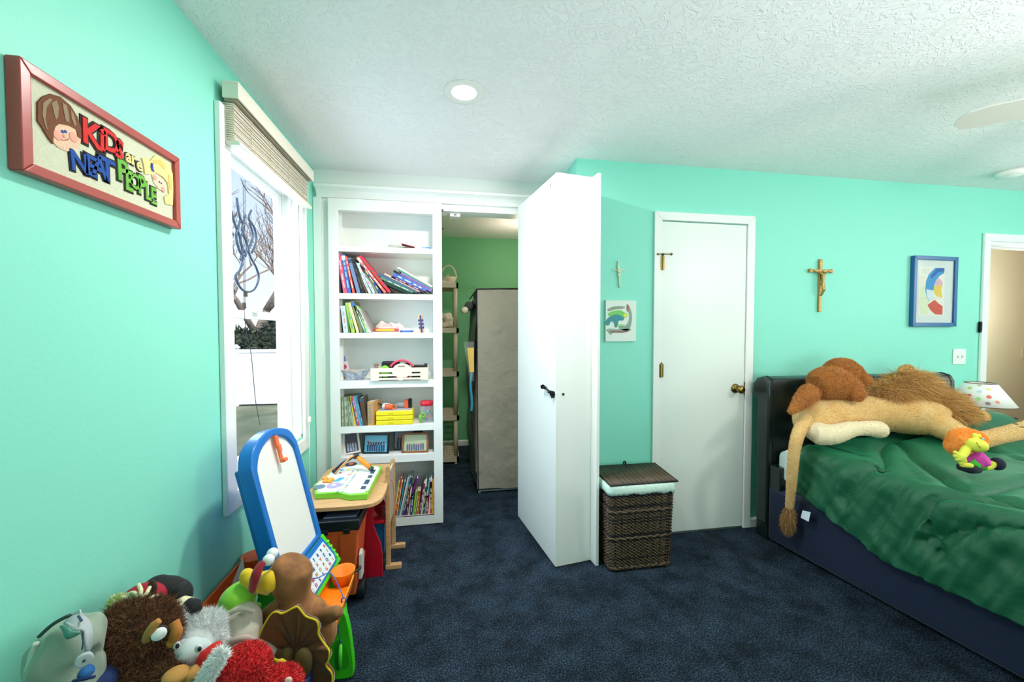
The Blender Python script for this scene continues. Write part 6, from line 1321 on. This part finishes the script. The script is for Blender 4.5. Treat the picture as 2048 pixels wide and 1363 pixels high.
# tail with tuft
m = MB(); m.tube(smooth_path([Y_(1612, 838, 2.00), Y_(1596, 868, 1.93), Y_(1588, 905, 1.925), Y_(1584, 950, 1.94), Y_(1581, 990, 1.97), Y_(1579, 1014, 1.99)], 4), [.044, .040, .036, .034, .032, .031, .030, .029, .028, .028, .027, .027, .026, .025, .025, .024, .023, .023, .022, .022, .021], 12)
tl = blob(m, 'tail', LG, lion, voxel=.006, it=4); fur(tl, 'short_fur', LF, 10000, .006, wd=.0007, comb=(0, 0, -1), c=.6, jit=.25, seed=5)
m = MB(); m.tube([Y_(1579, 1012, 1.99), Y_(1577, 1030, 2.0), Y_(1576, 1050, 2.01), Y_(1577, 1062, 2.01)], [.018, .030, .028, .012], 12)
tf = blob(m, 'tail_tuft', LM[1], lion, voxel=.006, it=2); fur(tf, 'tuft_fur', [mat('tuft_brown', '#9a6b3e', .8), mat('tuft_light', '#B88A58', .8)], 3500, .035, wd=.0011, comb=(0, 0, -1), c=.8, jit=.18, seed=6)
# head hidden in the mane
m = MB(); m.ell(Y_(1815, 778, 2.12), (.17, .11, .115), n=24, m=14); m.ell(Y_(1875, 808, 2.06), (.14, .10, .085), n=24, m=14); m.ell(Y_(1775, 790, 2.10), (.13, .09, .075), n=20, m=12); m.ell(Y_(1902, 822, 2.0), (.09, .075, .05), n=20, m=12)
hd = blob(m, 'head', LM[0], lion, voxel=.012, it=6)
def mcomb(p):
    c = np.array(Y_(1800, 752, 2.12)); d = p - c; d[:, 2] -= .10; d[:, 1] -= .05; n = np.linalg.norm(d, axis=1)[:, None]; return d / n
fur(hd, 'mane', LM, 36000, .070, wd=.0011, comb=mcomb, c=.68, jit=.32, seed=7, curl=.22, keep=lambda p, N: N[:, 1] < .6, gravity=.12)
m = MB(); m.ell(Y_(1812, 739, 2.10), (.045, .025, .026), Matrix.Rotation(-.2, 4, 'Y'), n=18, m=10); er = part(m, 'ear', LG, lion, smooth=True); fur(er, 'ear_fur', LF, 1500, .014, wd=.001, comb=(0, 0, .5), c=.3, seed=8)

# brown plush lying face down on the lion
bd = thing('brown_plush', 'rust brown plush animal sprawled face-down over the lion back', 'plush toy', (2.4, 2.08, .9))
BR = mat('rust_brown_plush', '#B5702E', .9, sheen=.4, var=('#9A5A22', 14, .25)); BF = [mat('rust_fuzz', '#C98440', .9), mat('rust_fuzz_dark', '#AD6A2E', .9), mat('rust_fuzz_light', '#DB9E5A', .9)]
m = MB(); m.tube(smooth_path([Y_(1632, 772, 2.06), Y_(1660, 765, 2.05), Y_(1690, 775, 2.03), Y_(1712, 790, 2.0)], 4), [.075, .085, .095, .10, .10, .10, .098, .09, .085, .08, .075, .07, .06], 16)
m.tube(smooth_path([Y_(1622, 782, 2.03), Y_(1605, 800, 2.0), Y_(1590, 815, 1.98), Y_(1579, 825, 1.96)], 4), [.056, .055, .053, .050, .046, .042, .037, .032, .028, .024, .020, .015, .009], 12)
m.tube(smooth_path([Y_(1700, 770, 2.0), Y_(1715, 788, 1.95), Y_(1727, 796, 1.93)], 4), [.045, .042, .04, .038, .037, .036, .035, .034, .03], 12)
bo = blob(m, 'body', BR, bd, voxel=.009, it=6)
fur(bo, 'body_fur', BF, 24000, .010, wd=.0009, comb=(0, 0, -.6), c=.35, jit=.45, seed=11, keep=lambda p, N: N[:, 1] < .8)
m = MB(); m.ell(Y_(1683, 742, 2.10), (.105, .09, .082), n=22, m=14); m.tube(smooth_path([Y_(1705, 742, 2.08), Y_(1722, 756, 2.05), Y_(1740, 763, 2.04)], 4), [.055, .052, .048, .044, .042, .038, .034, .03, .026], 12)
m.tube([Y_(1703, 770, 2.0), Y_(1712, 762, 2.0)], [.034, .030], 12)
hd2 = blob(m, 'head', BR, bd, voxel=.009, it=5); fur(hd2, 'head_fur', BF, 14000, .010, wd=.0009, comb=(0, 0, -.4), c=.3, jit=.45, seed=12, keep=lambda p, N: N[:, 1] < .8)

# ================================================================== RAG DOLL ON THE BED
dl = thing('rag_doll', 'rag doll with orange hair, pink dress and navy shoes seated on bed', 'doll', tuple(atD(1950, 925, 1.93)))
YG_ = mat('yellow_green_felt', '#D8D84A', .85); PK = mat('magenta_dress', '#C83C9A', .8); HR = [mat('orange_hair', '#FFB652', .8), mat('orange_hair_dark', '#FDA63E', .8), mat('orange_hair_light', '#FFCC78', .8)]
D = atD; q = 1.90
m = MB(); m.ell(D(1934, 878, q), (.072, .065, .050), n=20, m=12); m.ell(D(1916, 892, q + .01), (.042, .05, .045), n=16, m=10); ho = blob(m, 'hair', HR[0], dl, voxel=.007, it=4)
fur(ho, 'hair_strands', HR, 14000, .007, wd=.0008, comb=(-.5, 0, .1), c=.5, jit=.25, seed=21)
m = MB(); m.ell(D(1952, 889, q - .052), (.043, .040, .033), Matrix.Rotation(.35, 4, 'Y'), n=20, m=12); m.ell(D(1962, 893, q - .05), (.026, .026, .022), n=16, m=10); m.ell(D(1949, 870, q - .05), (.012, .01, .012), n=10, m=8); m.ell(D(1958, 871, q - .05), (.010, .01, .010), n=10, m=8); blob(m, 'head', YG_, dl, voxel=.004, it=3)
m = MB(); m.ell(D(1970, 891, q - .055), (.007, .008, .007), n=12, m=8); part(m, 'nose', cm('#F07A30', .7), dl, smooth=True)
m = MB(); m.ell(D(1966, 878, q - .072), (.005, .004, .007), n=12, m=8); part(m, 'eye', cm('#7FC8DC', .3), dl, smooth=True)
m = MB(); m.tube(smooth_path([D(1953, 884, q - .088), D(1958, 892, q - .088), D(1966, 898, q - .084)], 4), .0014, 5); part(m, 'mouth', cm('#6a6420', .8), dl)
m = MB(); m.tube([D(1938, 900, q), D(1946, 912, q - .01), D(1953, 926, q - .01)], [.030, .042, .050], 16); o_ = blob(m, 'dress', PK, dl, voxel=.005, it=2, disp=wrink(.006, 40))
m = MB(); m.tube(smooth_path([D(1934, 895, q - .04), D(1928, 905, q - .06), D(1921, 914, q - .07)], 4), [.018] * 5 + [.017] * 4, 10)
for a, b in (((1920, 912), (1908, 902)), ((1919, 914), (1908, 910)), ((1919, 917), (1911, 918)), ((1923, 920), (1921, 928)), ((1927, 918), (1931, 924))): m.tube([D(*a, q - .07), D(*b, q - .07)], [.011, .008], 8)
m.ell(D(1922, 915, q - .07), (.018, .014, .018), n=12, m=8); blob(m, 'arm', YG_, dl, voxel=.004, it=2)
m = MB(); m.tube([D(1940, 922, q - .02), D(1950, 928, q - .03), D(1966, 933, q - .02)], [.026, .022, .018], 12); part(m, 'green_legging', cm('#3CB02E', .8), dl, smooth=True)
m = MB(); m.tube([D(1966, 933, q - .02), D(1978, 933, q - .02), D(1986, 924, q - .02)], [.018, .017, .020], 12); m.tube([D(1922, 928, q - .05), D(1945, 931, q - .06)], [.014, .012], 10); blob(m, 'lower_leg', YG_, dl, voxel=.005, it=2)
m = MB(); m.ell(D(1994, 927, q - .02), (.030, .028, .030), n=20, m=12); part(m, 'shoe', mat('navy_knit', '#14182a', .9, bump=(150, .8, .003)), dl, smooth=True)
m = MB(); m.tube([D(1918, 932, q - .03), D(1940, 937, q - .04), D(1955, 938, q - .03)], [.016, .022, .018], 12); part(m, 'shoe', mat('navy_knit'), dl, smooth=True)

# ================================================================== PILE OF PLUSH TOYS
bn = thing('toy_bin', 'dark blue fabric bin under the pile of plush toys', 'bin', (-.62, 1.03, 0))
NB = mat('dark_blue_fabric', '#152a5e', .85, bump=(120, .5, .003)); bx0, bx1, by0, by1, bz = -.862, -.36, .70, 1.22, .46
for a, b in (((bx0, by0, 0), (bx1, by0 + .012, bz)), ((bx0, by1 - .012, 0), (bx1, by1, bz)), ((bx0, by0 + .012, 0), (bx0 + .012, by1 - .012, bz)), ((bx1 - .012, by0 + .012, 0), (bx1, by1 - .012, bz))):
    m = MB(); m.box(a, b); part(m, 'side', NB, bn, bevel=.004)
m = MB(); m.box((bx0 + .012, by0 + .012, 0), (bx1 - .012, by1 - .012, .40)); part(m, 'stuffing', NB, bn)
def plush(name, label, loc): return thing(name, label, 'plush toy', tuple(loc), group='plush toys heaped in the corner by the left wall')

# grey hooded plush (left)
g1 = plush('hooded_plush', 'grey plush toy in a cloth helmet-like hood, leftmost of the heap', D(140, 1300, .80))
GC = mat('grey_green_cloth', '#8F9C8C', .75, bump=(260, .3, .001), sheen=.2); GC2 = mat('light_grey_cloth', '#B4BBBE', .7, bump=(260, .3, .001))
m = MB(); m.ell(D(135, 1300, .80), (.050, .062, .066), Matrix.Rotation(.5, 4, 'Y'), n=24, m=16); m.ell(D(160, 1275, .81), (.036, .05, .045), n=20, m=12); m.ell(D(110, 1330, .79), (.038, .045, .045), n=20, m=12); m.ell(D(150, 1350, .80), (.045, .05, .05)); m.ell(D(108, 1288, .80), (.034, .04, .046), Matrix.Rotation(.6, 4, 'Y')); m.ell(D(86, 1335, .795), (.024, .03, .05))
blob(m, 'hood', GC, g1, voxel=.0035, it=5, disp=wrink(.012, 22))
def sheet(pts, c, nm, par, t=.004, d=.745, sm=True):
    P = smooth_path([D(px, py, dd) for px, py, dd in pts], 4, True); cen = sum(P, Vector()) / len(P); toward = (_C - cen).normalized()
    m = MB(); m._add([cen + toward * .006] + P, [(0, i + 1, (i + 1) % len(P) + 1) for i in range(len(P))]); return part(m, nm, c, par, smooth=sm, solid=t)
sheet([(128, 1247, .748), (145, 1232, .755), (165, 1228, .758), (182, 1245, .758), (186, 1275, .752), (180, 1300, .748), (168, 1300, .742), (166, 1262, .742), (145, 1262, .738), (132, 1248, .742)], GC2, 'visor', g1)
sheet([(122, 1250, .742), (134, 1250, .738), (144, 1262, .736), (163, 1264, .738), (150, 1272, .735), (134, 1276, .733), (128, 1262, .737)], mat('sage_cloth', '#5f9484', .8), 'visor_lining', g1, t=.002)
c0 = D(168, 1318, .738); tw = (_C - c0).normalized(); Mf = frame(c0, tw.cross(Vector((0, 0, 1))), Vector((0, 0, 1)))
m = MB(); m.lathe([(0, -.004), (.0118, -.004), (.0126, .001), (.0118, .004), (.009, .0045), (0, .004)], M=frame(c0, Vector((0, 0, 1)).cross(tw), Vector((0, 0, 1))), n=26); part(m, 'round_patch', GC2, g1, smooth=True)
m = MB(); m.lathe([(0, .004), (.0024, .004), (.002, .0062), (0, .0065)], M=frame(c0, Vector((0, 0, 1)).cross(tw), Vector((0, 0, 1))), n=12); part(m, 'stud', cm('#3a4442', .4), g1)
m = MB(); m.tube(smooth_path([D(166, 1262, .736), D(166, 1285, .736), D(164, 1298, .736)], 3), .0012, 5); m.tube(smooth_path([D(156, 1230, .748), D(160, 1236, .748), D(164, 1242, .748)], 3), .002, 5); part(m, 'stitching', cm('#39506a', .7), g1)
m = MB(); m.tube(smooth_path([D(78, 1272, .76), D(100, 1252, .755), D(122, 1238, .755), D(140, 1230, .757)], 4), .0034, 7); part(m, 'dark_binding', cm('#2c3f3e', .6), g1, smooth=True)
m = MB(); m.tube(smooth_path([D(72, 1285, .765), D(66, 1310, .765), D(60, 1340, .765), D(57, 1352, .77)], 4), [.005] * 3 + [.007] * 4 + [.008] * 4 + [.006] * 2, 8); part(m, 'brim_edge', mat('pale_cloth_edge', '#C9D2C4', .7), g1, smooth=True)
m = MB(); m._add([D(140, 1232, .762), D(162, 1218, .765), D(166, 1232, .760), D(150, 1236, .758)], [(0, 1, 2, 3)]); part(m, 'pointed_corner', GC2, g1, solid=.003)
m = MB(); m.ell(D(190, 1238, .86), (.013, .014, .012), n=18, m=12); tag(m.build('pink_plush_foot', mat('pink_plush', '#E27FA8', .9), smooth=True), 'small pink plush foot between the grey hood and the brown toy', 'plush toy')
m = MB(); m.tube(smooth_path([D(112, 1380, .79), D(146, 1364, .785), D(176, 1340, .785)], 4), .012, 12); m.tube(smooth_path([D(186, 1252, .835), D(190, 1275, .84), D(188, 1300, .84)], 3), .010, 10); part(m, 'blue_collar', mat('blue_cloth', '#1F5FA0', .8), g1, smooth=True)
m = MB(); m.ell(D(175, 1370, .82), (.05, .05, .035), n=18, m=10); m.tube(smooth_path([D(140, 1362, .77), D(165, 1358, .765), D(190, 1352, .77)], 3), .003, 6); tag(m.build('dark_blue_plush', NB, smooth=True), 'dark blue plush cloth underneath the grey hooded toy', 'plush toy')

# shaggy brown plush
g2 = plush('shaggy_plush', 'big dark brown shaggy plush with a tan horn and white eye button', D(265, 1300, .90))
SB = mat('dark_brown_shag', '#4a2c1a', .9); SF = [mat('shag_brown', '#5c3820', .85), mat('shag_dark', '#3a2010', .85), mat('shag_light', '#8a5a34', .85)]
m = MB(); m.ell(D(268, 1272, .92), (.088, .08, .078), n=24, m=16); m.ell(D(262, 1345, .90), (.088, .08, .075), n=24, m=16); m.ell(D(330, 1345, .885), (.05, .05, .036), n=18, m=12); m.ell(D(258, 1400, .9), (.085, .08, .09))
sg = blob(m, 'body', SB, g2, voxel=.008, it=3); fur(sg, 'shaggy_fur', SF, 60000, .012, wd=.0005, comb=(0, -.2, -.3), c=.3, jit=.7, seed=31, curl=.5)
m = MB(); m.tube(smooth_path([D(293, 1278, .815), D(300, 1262, .808), D(308, 1250, .808), D(319, 1240, .812)], 4), [.008, .0085, .009, .009, .009, .0088, .0085, .0082, .008, .0075, .007, .0065, .006], 12); part(m, 'horn', mat('tan_plush', '#B9803E', .85), g2, smooth=True)
c0 = D(318, 1268, .812); tw = (_C - c0).normalized()
m = MB(); m.lathe([(0, -.006), (.0125, -.004), (.0128, 0), (.010, .0035), (0, .005)], M=frame(c0, Vector((0, 0, 1)).cross(tw), Vector((0, 0, 1))), n=24); part(m, 'button_eye', cm('#F4F4F0', .3), g2, smooth=True)
m = MB(); m.lathe([(0, -.007), (.0145, -.006), (.0145, -.003), (0, -.002)], M=frame(c0, Vector((0, 0, 1)).cross(tw), Vector((0, 0, 1))), n=24); part(m, 'eye_rim', cm('#2a1a2a', .6), g2, smooth=True)
m = MB(); m.tube(smooth_path([D(348, 1243, .90), D(353, 1260, .895), D(348, 1278, .895), D(338, 1292, .89)], 4), [.010] * 4 + [.012] * 4 + [.010] * 4 + [.006], 10); part(m, 'snout', mat('orange_tan_plush', '#B5702E', .85), g2, smooth=True)
m = MB(); m.ell(D(352, 1350, .855), (.026, .024, .014), n=18, m=12); m.ell(D(385, 1346, .87), (.016, .02, .014), n=14, m=10); part(m, 'paw', mat('tan_paw_plush', '#C08A48', .9), g2, smooth=True)

# striped knitted hat
hat = plush('striped_hat_plush', 'plush toy in a crimson and cream striped knitted hat, behind the brown one', D(275, 1195, 1.0))
cc = D(286, 1200, 1.0); m = MB(); m.ell(cc, (.050, .045, .040), n=24, m=14); m.ell(D(250, 1212, 1.0), (.030, .03, .020), n=16, m=10); m.ell(D(280, 1240, 1.0), (.05, .05, .05))
hb = blob(m, 'hat', mat('crimson_knit', '#A8142E', .9, bump=(220, .9, .003)), hat, voxel=.005, it=3)
m = MB()
for x0, y0, x1, y1, x2, y2 in ((248, 1192, 268, 1184, 278, 1199), (277, 1168, 282, 1180, 279, 1196), (299, 1174, 293, 1186, 282, 1197), (316, 1190, 303, 1194, 292, 1204)):
    m.tube(smooth_path([D(x0, y0, .975), D(x1, y1, .95), D(x2, y2, .945)], 4), .0042, 8)
m.tube(smooth_path([D(232, 1208, .965), D(250, 1196, .955), D(270, 1198, .95), (D(282, 1204, .95))], 4), .008, 8); part(m, 'cream_stripes', mat('cream_knit', '#E8E2B8', .9, bump=(220, .9, .003)), hat, smooth=True)
m = MB(); m.ell(D(236, 1203, .955), (.015, .015, .012), n=14, m=10); fb = part(m, 'pom_base', mat('pale_green_yarn', '#BFD88A', .9), hat, smooth=True); fur(fb, 'pom_yarn', [mat('pale_green_yarn'), mat('cream_knit')], 700, .010, wd=.0012, c=0, jit=.4, seed=4)

# black plush with round ears
g3 = plush('black_plush', 'black plush animal with two rounded ears at the back of heap', D(335, 1190, 1.06))
BV = mat('black_velour', '#15171a', .85, sheen=.5, sheen_tint='#4a5560')
m = MB(); m.ell(D(335, 1195, 1.06), (.058, .05, .048), n=22, m=14); m.ell(D(312, 1172, 1.05), (.034, .03, .026), Matrix.Rotation(-.4, 4, 'Y'), n=18, m=12); m.ell(D(345, 1235, 1.06), (.05, .05, .05)); m.ell(D(330, 1180, 1.05), (.045, .04, .034)); blob(m, 'body', BV, g3, voxel=.005, it=5)
m = MB(); m.tube(smooth_path([D(350, 1200, 1.04), D(362, 1182, 1.03), D(372, 1178, 1.03)], 3), [.014, .020, .024, .026, .026, .022, .014], 14, flat=.8); part(m, 'ear', BV, g3, smooth=True)
c0 = D(305, 1174, .985); tw = (_C - c0).normalized(); m = MB(); m.ell(c0, (.010, .007, .020), n=18, m=12); part(m, 'inner_ear', mat('brown_velour', '#3e2a24', .9), g3, smooth=True)

# red sleeve with cream cuff and dark mitten
g4 = plush('striped_sleeve_plush', 'plush arm with red sleeve, cream cuff and black mitten behind white toy', D(360, 1212, 1.02))
m = MB(); m.tube([D(318, 1214, 1.02), D(338, 1210, 1.02), D(354, 1212, 1.02)], .019, 14); m.tube([D(330, 1214, 1.03), D(345, 1260, 1.04)], [.02, .03], 12); part(m, 'sleeve', mat('red_felt', '#C8201E', .9), g4, smooth=True)
m = MB(); m.tube([D(350, 1211, 1.02), D(362, 1210, 1.015), D(378, 1212, 1.01)], [.021, .022, .020], 16); part(m, 'cuff', mat('cream_knit'), g4, smooth=True)
m = MB(); m.tube([D(376, 1210, 1.01), D(388, 1214, 1.005), D(394, 1222, 1.0)], [.018, .019, .012], 14); part(m, 'mitten', BV, g4, smooth=True)

# white and grey fluffy plush
g5 = plush('white_fluffy_plush', 'fluffy white and grey plush with a smooth pale face and dark eyes', D(395, 1280, .98))
WF = [mat('white_fluff', '#F2F4F3', .9), mat('grey_fluff', '#C9CFCF', .9), mat('soft_white_fluff', '#F3F4F2', .9)]
m = MB(); m.ell(D(392, 1268, 1.0), (.060, .05, .048), n=22, m=14); m.ell(D(362, 1232, .99), (.024, .024, .020), n=14, m=10); m.ell(D(418, 1246, 1.02), (.036, .03, .028), n=16, m=10); m.ell(D(420, 1285, .99), (.035, .03, .035)); m.ell(D(392, 1330, 1.0), (.07, .06, .06))
wb_ = blob(m, 'body', WF[0], g5, voxel=.006, it=3); fur(wb_, 'white_fur', WF, 36000, .012, wd=.0005, comb=(0, -.2, -.2), c=.25, jit=.6, seed=41, curl=.3, keep=lambda p, N: np.linalg.norm(p - np.array(D(378, 1310, .945)), axis=1) > .052)
m = MB(); m.ell(D(374, 1314, .915), (.032, .034, .044), Matrix.Rotation(.35, 4, 'Y'), n=22, m=14); m.ell(D(396, 1308, .925), (.030, .03, .034), n=18, m=12); m.ell(D(365, 1300, .94), (.022, .02, .025)); blob(m, 'face', mat('pale_grey_plush', '#C4CFD0', .85, sheen=.3), g5, voxel=.004, it=5)
m = MB(); m.ell(D(356, 1236, .955), (.009, .008, .010), n=14, m=10); part(m, 'ear_lining', mat('brown_velour'), g5, smooth=True)
for px, py, rr in ((353, 1290, .893), (397, 1296, .888)):
    c0 = D(px, py, rr); m = MB(); m.ell(c0, (.0075, .006, .0095), n=16, m=10); e_ = part(m, 'eye', cm('#D6DCDC', .3), g5, smooth=True); m = MB(); m.ell(D(px + 2, py + 1, rr - .006), (.004, .004, .0055), n=12, m=8); part(m, 'pupil', cm('#14141a', .2), e_, smooth=True)

# plain red fuzzy plush with a white-trimmed cap (no face)
g6 = plush('red_plush', 'bright red fuzzy plush with a white fur-trimmed cap at the front', D(500, 1335, .92))
RP = mat('red_plush', '#C4141C', .9); RF = [mat('red_fuzz', '#DE1F26', .85), mat('red_fuzz_dark', '#A80E18', .85), mat('red_fuzz_light', '#EE4A44', .85)]
m = MB(); m.ell(D(488, 1338, .92), (.055, .055, .050), n=22, m=14); m.ell(D(556, 1376, .95), (.055, .05, .045), n=20, m=12); m.ell(D(455, 1375, .91), (.05, .05, .05)); rb_ = blob(m, 'body', RP, g6, voxel=.006, it=3); fur(rb_, 'fuzz', RF, 17000, .007, wd=.0009, c=.05, jit=.6, seed=51, curl=.3)
m = MB(); m.tube(smooth_path([D(408, 1358, .90), D(412, 1330, .90), D(424, 1308, .905), D(442, 1298, .92)], 4), [.026] * 4 + [.024] * 4 + [.020] * 4 + [.012], 12); part(m, 'cap', mat('red_felt'), g6, smooth=True)
m = MB(); m.tube(smooth_path([D(402, 1375, .865), D(418, 1345, .862), D(434, 1318, .868), D(446, 1302, .88)], 4), .012, 10); tr_ = part(m, 'cap_trim', WF[2], g6, smooth=True); fur(tr_, 'trim_fur', [WF[0], WF[2]], 3500, .012, wd=.0008, c=.1, jit=.5, seed=52)
m = MB(); m.ell(D(577, 1360, .89), (.008, .005, .008), n=14, m=8); part(m, 'small_patch', cm('#F2C8B8', .7), g6, smooth=True)

# green plush in a grey coat, bent forward
g7 = plush('green_plush', 'lime green plush toy bent forward wearing a grey-beige coat', D(480, 1240, 1.10))
GP = mat('lime_green_plush', '#84C83A', .85, sheen=.3)
m = MB(); m.ell(D(476, 1196, 1.14), (.052, .05, .042), Matrix.Rotation(-.5, 4, 'Y'), n=24, m=14); m.ell(D(455, 1206, 1.13), (.022, .03, .032), n=16, m=10); m.tube([D(472, 1210, 1.12), D(474, 1232, 1.12)], .034, 16); m.tube(smooth_path([D(495, 1216, 1.13), D(508, 1215, 1.13), D(518, 1218, 1.13)], 3), [.014] * 4 + [.016] * 3, 12); blob(m, 'head', GP, g7, voxel=.005, it=4)
CO_ = mat('grey_beige_cloth', '#B4AC9C', .8, sheen=.2, bump=(240, .3, .001))
m = MB(); m.tube(smooth_path([D(483, 1222, 1.12), D(482, 1240, 1.10), D(480, 1262, 1.08), D(482, 1285, 1.06), (D(484, 1330, 1.06))], 4), [.040, .043, .045, .047, .049, .050, .051, .052, .053, .053, .053, .053, .053, .053, .053, .053, .053], 22); cb_ = blob(m, 'coat', CO_, g7, voxel=.005, it=3, disp=wrink(.010, 20, 3))
m = MB(); m.tube(smooth_path([D(447, 1238, 1.065), D(462, 1224, 1.06), D(485, 1217, 1.065), D(508, 1222, 1.075)], 4), .006, 10); part(m, 'collar', CO_, g7, smooth=True)
m = MB(); m.tube(smooth_path([D(450, 1292, 1.02), D(470, 1280, 1.005), D(495, 1275, 1.01), D(511, 1286, 1.03)], 4), .008, 10); m.tube(smooth_path([D(511, 1286, 1.03), D(512, 1300, 1.03), D(505, 1310, 1.03)], 3), .007, 10); part(m, 'coat_hem', mat('pinkish_grey_cloth', '#B9A49C', .8), g7, smooth=True)

# turkey
tk = plush('plush_turkey', 'brown plush turkey with yellow beak, red wattle and fan tail, seen from behind', D(590, 1240, 1.15))
TB = mat('brown_velour_plush', '#a06c3e', .85, sheen=.6, sheen_tint='#C99A6A', var=('#6f4424', 22, .2)); dT = 1.17
m = MB(); m.tube(smooth_path([D(590, 1120, dT), D(584, 1135, dT), D(584, 1160, dT), D(588, 1185, dT), D(590, 1205, dT), D(592, 1225, dT), D(596, 1250, dT)], 3), [.030, .046, .054, .058, .058, .057, .056, .054, .050, .046, .044, .046, .054, .064, .072, .078, .082, .084, .086], 24)
m.ell(D(560, 1150, dT), (.040, .05, .034), n=18, m=12); m.ell(D(598, 1285, dT - .0), (.085, .075, .085), n=22, m=14)
m.tube(smooth_path([D(625, 1226, dT), D(645, 1232, dT), D(662, 1228, dT - .03), D(681, 1222, dT - .05)], 4), [.045, .040, .036, .032, .028, .026, .024, .023, .022, .021, .020, .018, .012], 14)
m.tube(smooth_path([D(560, 1222, dT), D(536, 1232, dT), D(520, 1246, dT)], 3), [.040, .036, .032, .028, .024, .020, .012], 14); m.ell(D(650, 1262, dT), (.034, .04, .05), n=16, m=10)
blob(m, 'body', TB, tk, voxel=.006, it=7)
YL = mat('yellow_felt', '#E0B91E', .85, sheen=.3)
m = MB(); m.tube(smooth_path([D(546, 1163, dT - .02), D(524, 1163, dT - .03), D(505, 1160, dT - .03), D(494, 1152, dT - .03), D(496, 1138, dT - .03)], 4), [.034, .034, .033, .031, .029, .027, .026, .025, .024, .023, .022, .021, .020, .019, .017, .014, .008], 16)
m.ell(D(540, 1162, dT - .045), (.026, .026, .030), n=18, m=12); blob(m, 'beak', YL, tk, voxel=.004, it=4)
m = MB(); m.tube(smooth_path([D(528, 1122, dT - .07), D(518, 1135, dT - .08), D(511, 1152, dT - .09), D(506, 1170, dT - .085), D(505, 1183, dT - .08)], 4), [.008, .010, .012, .013, .014, .015, .0155, .016, .016, .016, .0155, .015, .0145, .014, .013, .011, .006], 14, flat=.7); part(m, 'wattle', mat('crimson_felt', '#8E1220', .85, sheen=.3), tk, smooth=True)
for px, py, dd in ((545, 1106, dT - .03), (537, 1119, dT - .06)):
    m = MB(); m.ell(D(px, py, dd), (.0155, .014, .0155), n=20, m=14); part(m, 'eye', cm('#EEF0F2', .35), tk, smooth=True)
# fan tail: scalloped sheet with feather lobes
FT = mat('dark_rust_plush', '#7a3c12', .9, sheen=.4, var=('#4a3a12', 16, .3)); dF = 1.045
cen = (592, 1300); lobes = [(516, 1290, 1.06), (528, 1255, 1.06), (548, 1228, 1.07), (565, 1222, 1.07), (592, 1214, 1.07), (608, 1226, 1.065), (634, 1244, 1.06), (640, 1272, 1.05), (652, 1298, 1.04), (650, 1328, 1.03), (660, 1352, 1.02), (655, 1385, 1.0), (600, 1400, 1.0), (560, 1340, 1.03), (520, 1310, 1.05)]
rim = []; cut = [(520, 1272), (536, 1240), (558, 1232), (575, 1226), (600, 1222), (622, 1236), (634, 1258), (642, 1284), (646, 1312), (652, 1338)]
tips = [(516, 1290), (522, 1262), (540, 1230), (553, 1223), (566, 1226), (592, 1213), (600, 1218), (612, 1232), (632, 1240), (637, 1252), (637, 1268), (648, 1286), (658, 1300), (657, 1318), (652, 1330), (663, 1345), (664, 1362), (656, 1390)]
low = [(610, 1400), (580, 1380), (580, 1345), (560, 1332), (535, 1312)]
Pr = smooth_path([D(*p, dF + (.02 if p[1] < 1300 else 0)) for p in tips + low], 4, True); nrim = len(Pr)
cp = D(592, 1300, dF + .03); rings = [[cp.lerp(p, f) + (_C - cp).normalized() * (-.020 * math.sin(f * 3.14) * 0 + .0) for p in Pr] for f in (.0, .2, .4, .6, .8, .92, 1.0)]
for ri, f in enumerate((.0, .2, .4, .6, .8, .92, 1.0)):
    for i in range(nrim):
        groove = abs(math.sin(i / nrim * math.pi * 13)); rings[ri][i] = rings[ri][i] + (_C - cp).normalized() * (.010 * groove * math.sin(f * 3.0) + (-.012 * (1 - f)))
m = MB(); m._add([p for r in rings for p in r], [(j * nrim + i, j * nrim + (i + 1) % nrim, (j + 1) * nrim + (i + 1) % nrim, (j + 1) * nrim + i) for j in range(6) for i in range(nrim)])
part(m, 'tail_fan', FT, tk, smooth=True, solid=.010)
m = MB(); m.tube([p for p in Pr[:int(nrim * 17.5 / 23)]], .0026, 6); m.tube([p for p in Pr[int(nrim * 19 / 23):]], .0040, 6); part(m, 'yellow_edging', mat('yellow_piping', '#D9BC1C', .8), tk, smooth=True)
m = MB(); m.tube(smooth_path([D(548, 1318, dF - .03), D(565, 1326, dF - .04), D(580, 1338, dF - .045), D(583, 1346, dF - .045)], 4), [.004] * 3 + [.009] * 4 + [.011] * 4 + [.007] * 2, 10); part(m, 'edge_fold', mat('yellow_piping'), tk, smooth=True)
for px, w_ in ((572, .022), (606, .024)):
    m = MB(); m.ell(D(px, 1325, dF - .005), (w_, .02, .040), n=18, m=12); part(m, 'rear_foot', mat('dark_olive_plush', '#4d3f16', .9), tk, smooth=True)
m = MB(); m.tube(smooth_path([D(524, 1300, .98), D(530, 1318, .975), D(535, 1330, .97)], 3), .012, 8); m.ell(D(521, 1304, .975), (.008, .008, .007), n=10, m=7); tag(m.build('dark_plush_toy', BV, smooth=True), 'small black and silver plush piece between red toy and turkey tail', 'plush toy')
m = MB(); m.ell(D(540, 1400, .95), (.06, .06, .05)); m.ell(D(440, 1440, 1.0), (.09, .08, .06)); m.ell(D(600, 1480, 1.1), (.08, .07, .06)); m.ell(D(330, 1430, 1.0), (.09, .08, .06)); m.ell((-.60, 1.0, .43), (.20, .17, .08)); m.ell((-.75, .90, .45), (.10, .14, .09)); m.ell((-.62, 1.12, .47), (.18, .08, .09))
tag(blob(m, 'heap_filler', mat('grey_beige_cloth'), voxel=.012, it=3), 'grey-beige blanket bunched in the bin under the plush toys', 'blanket')
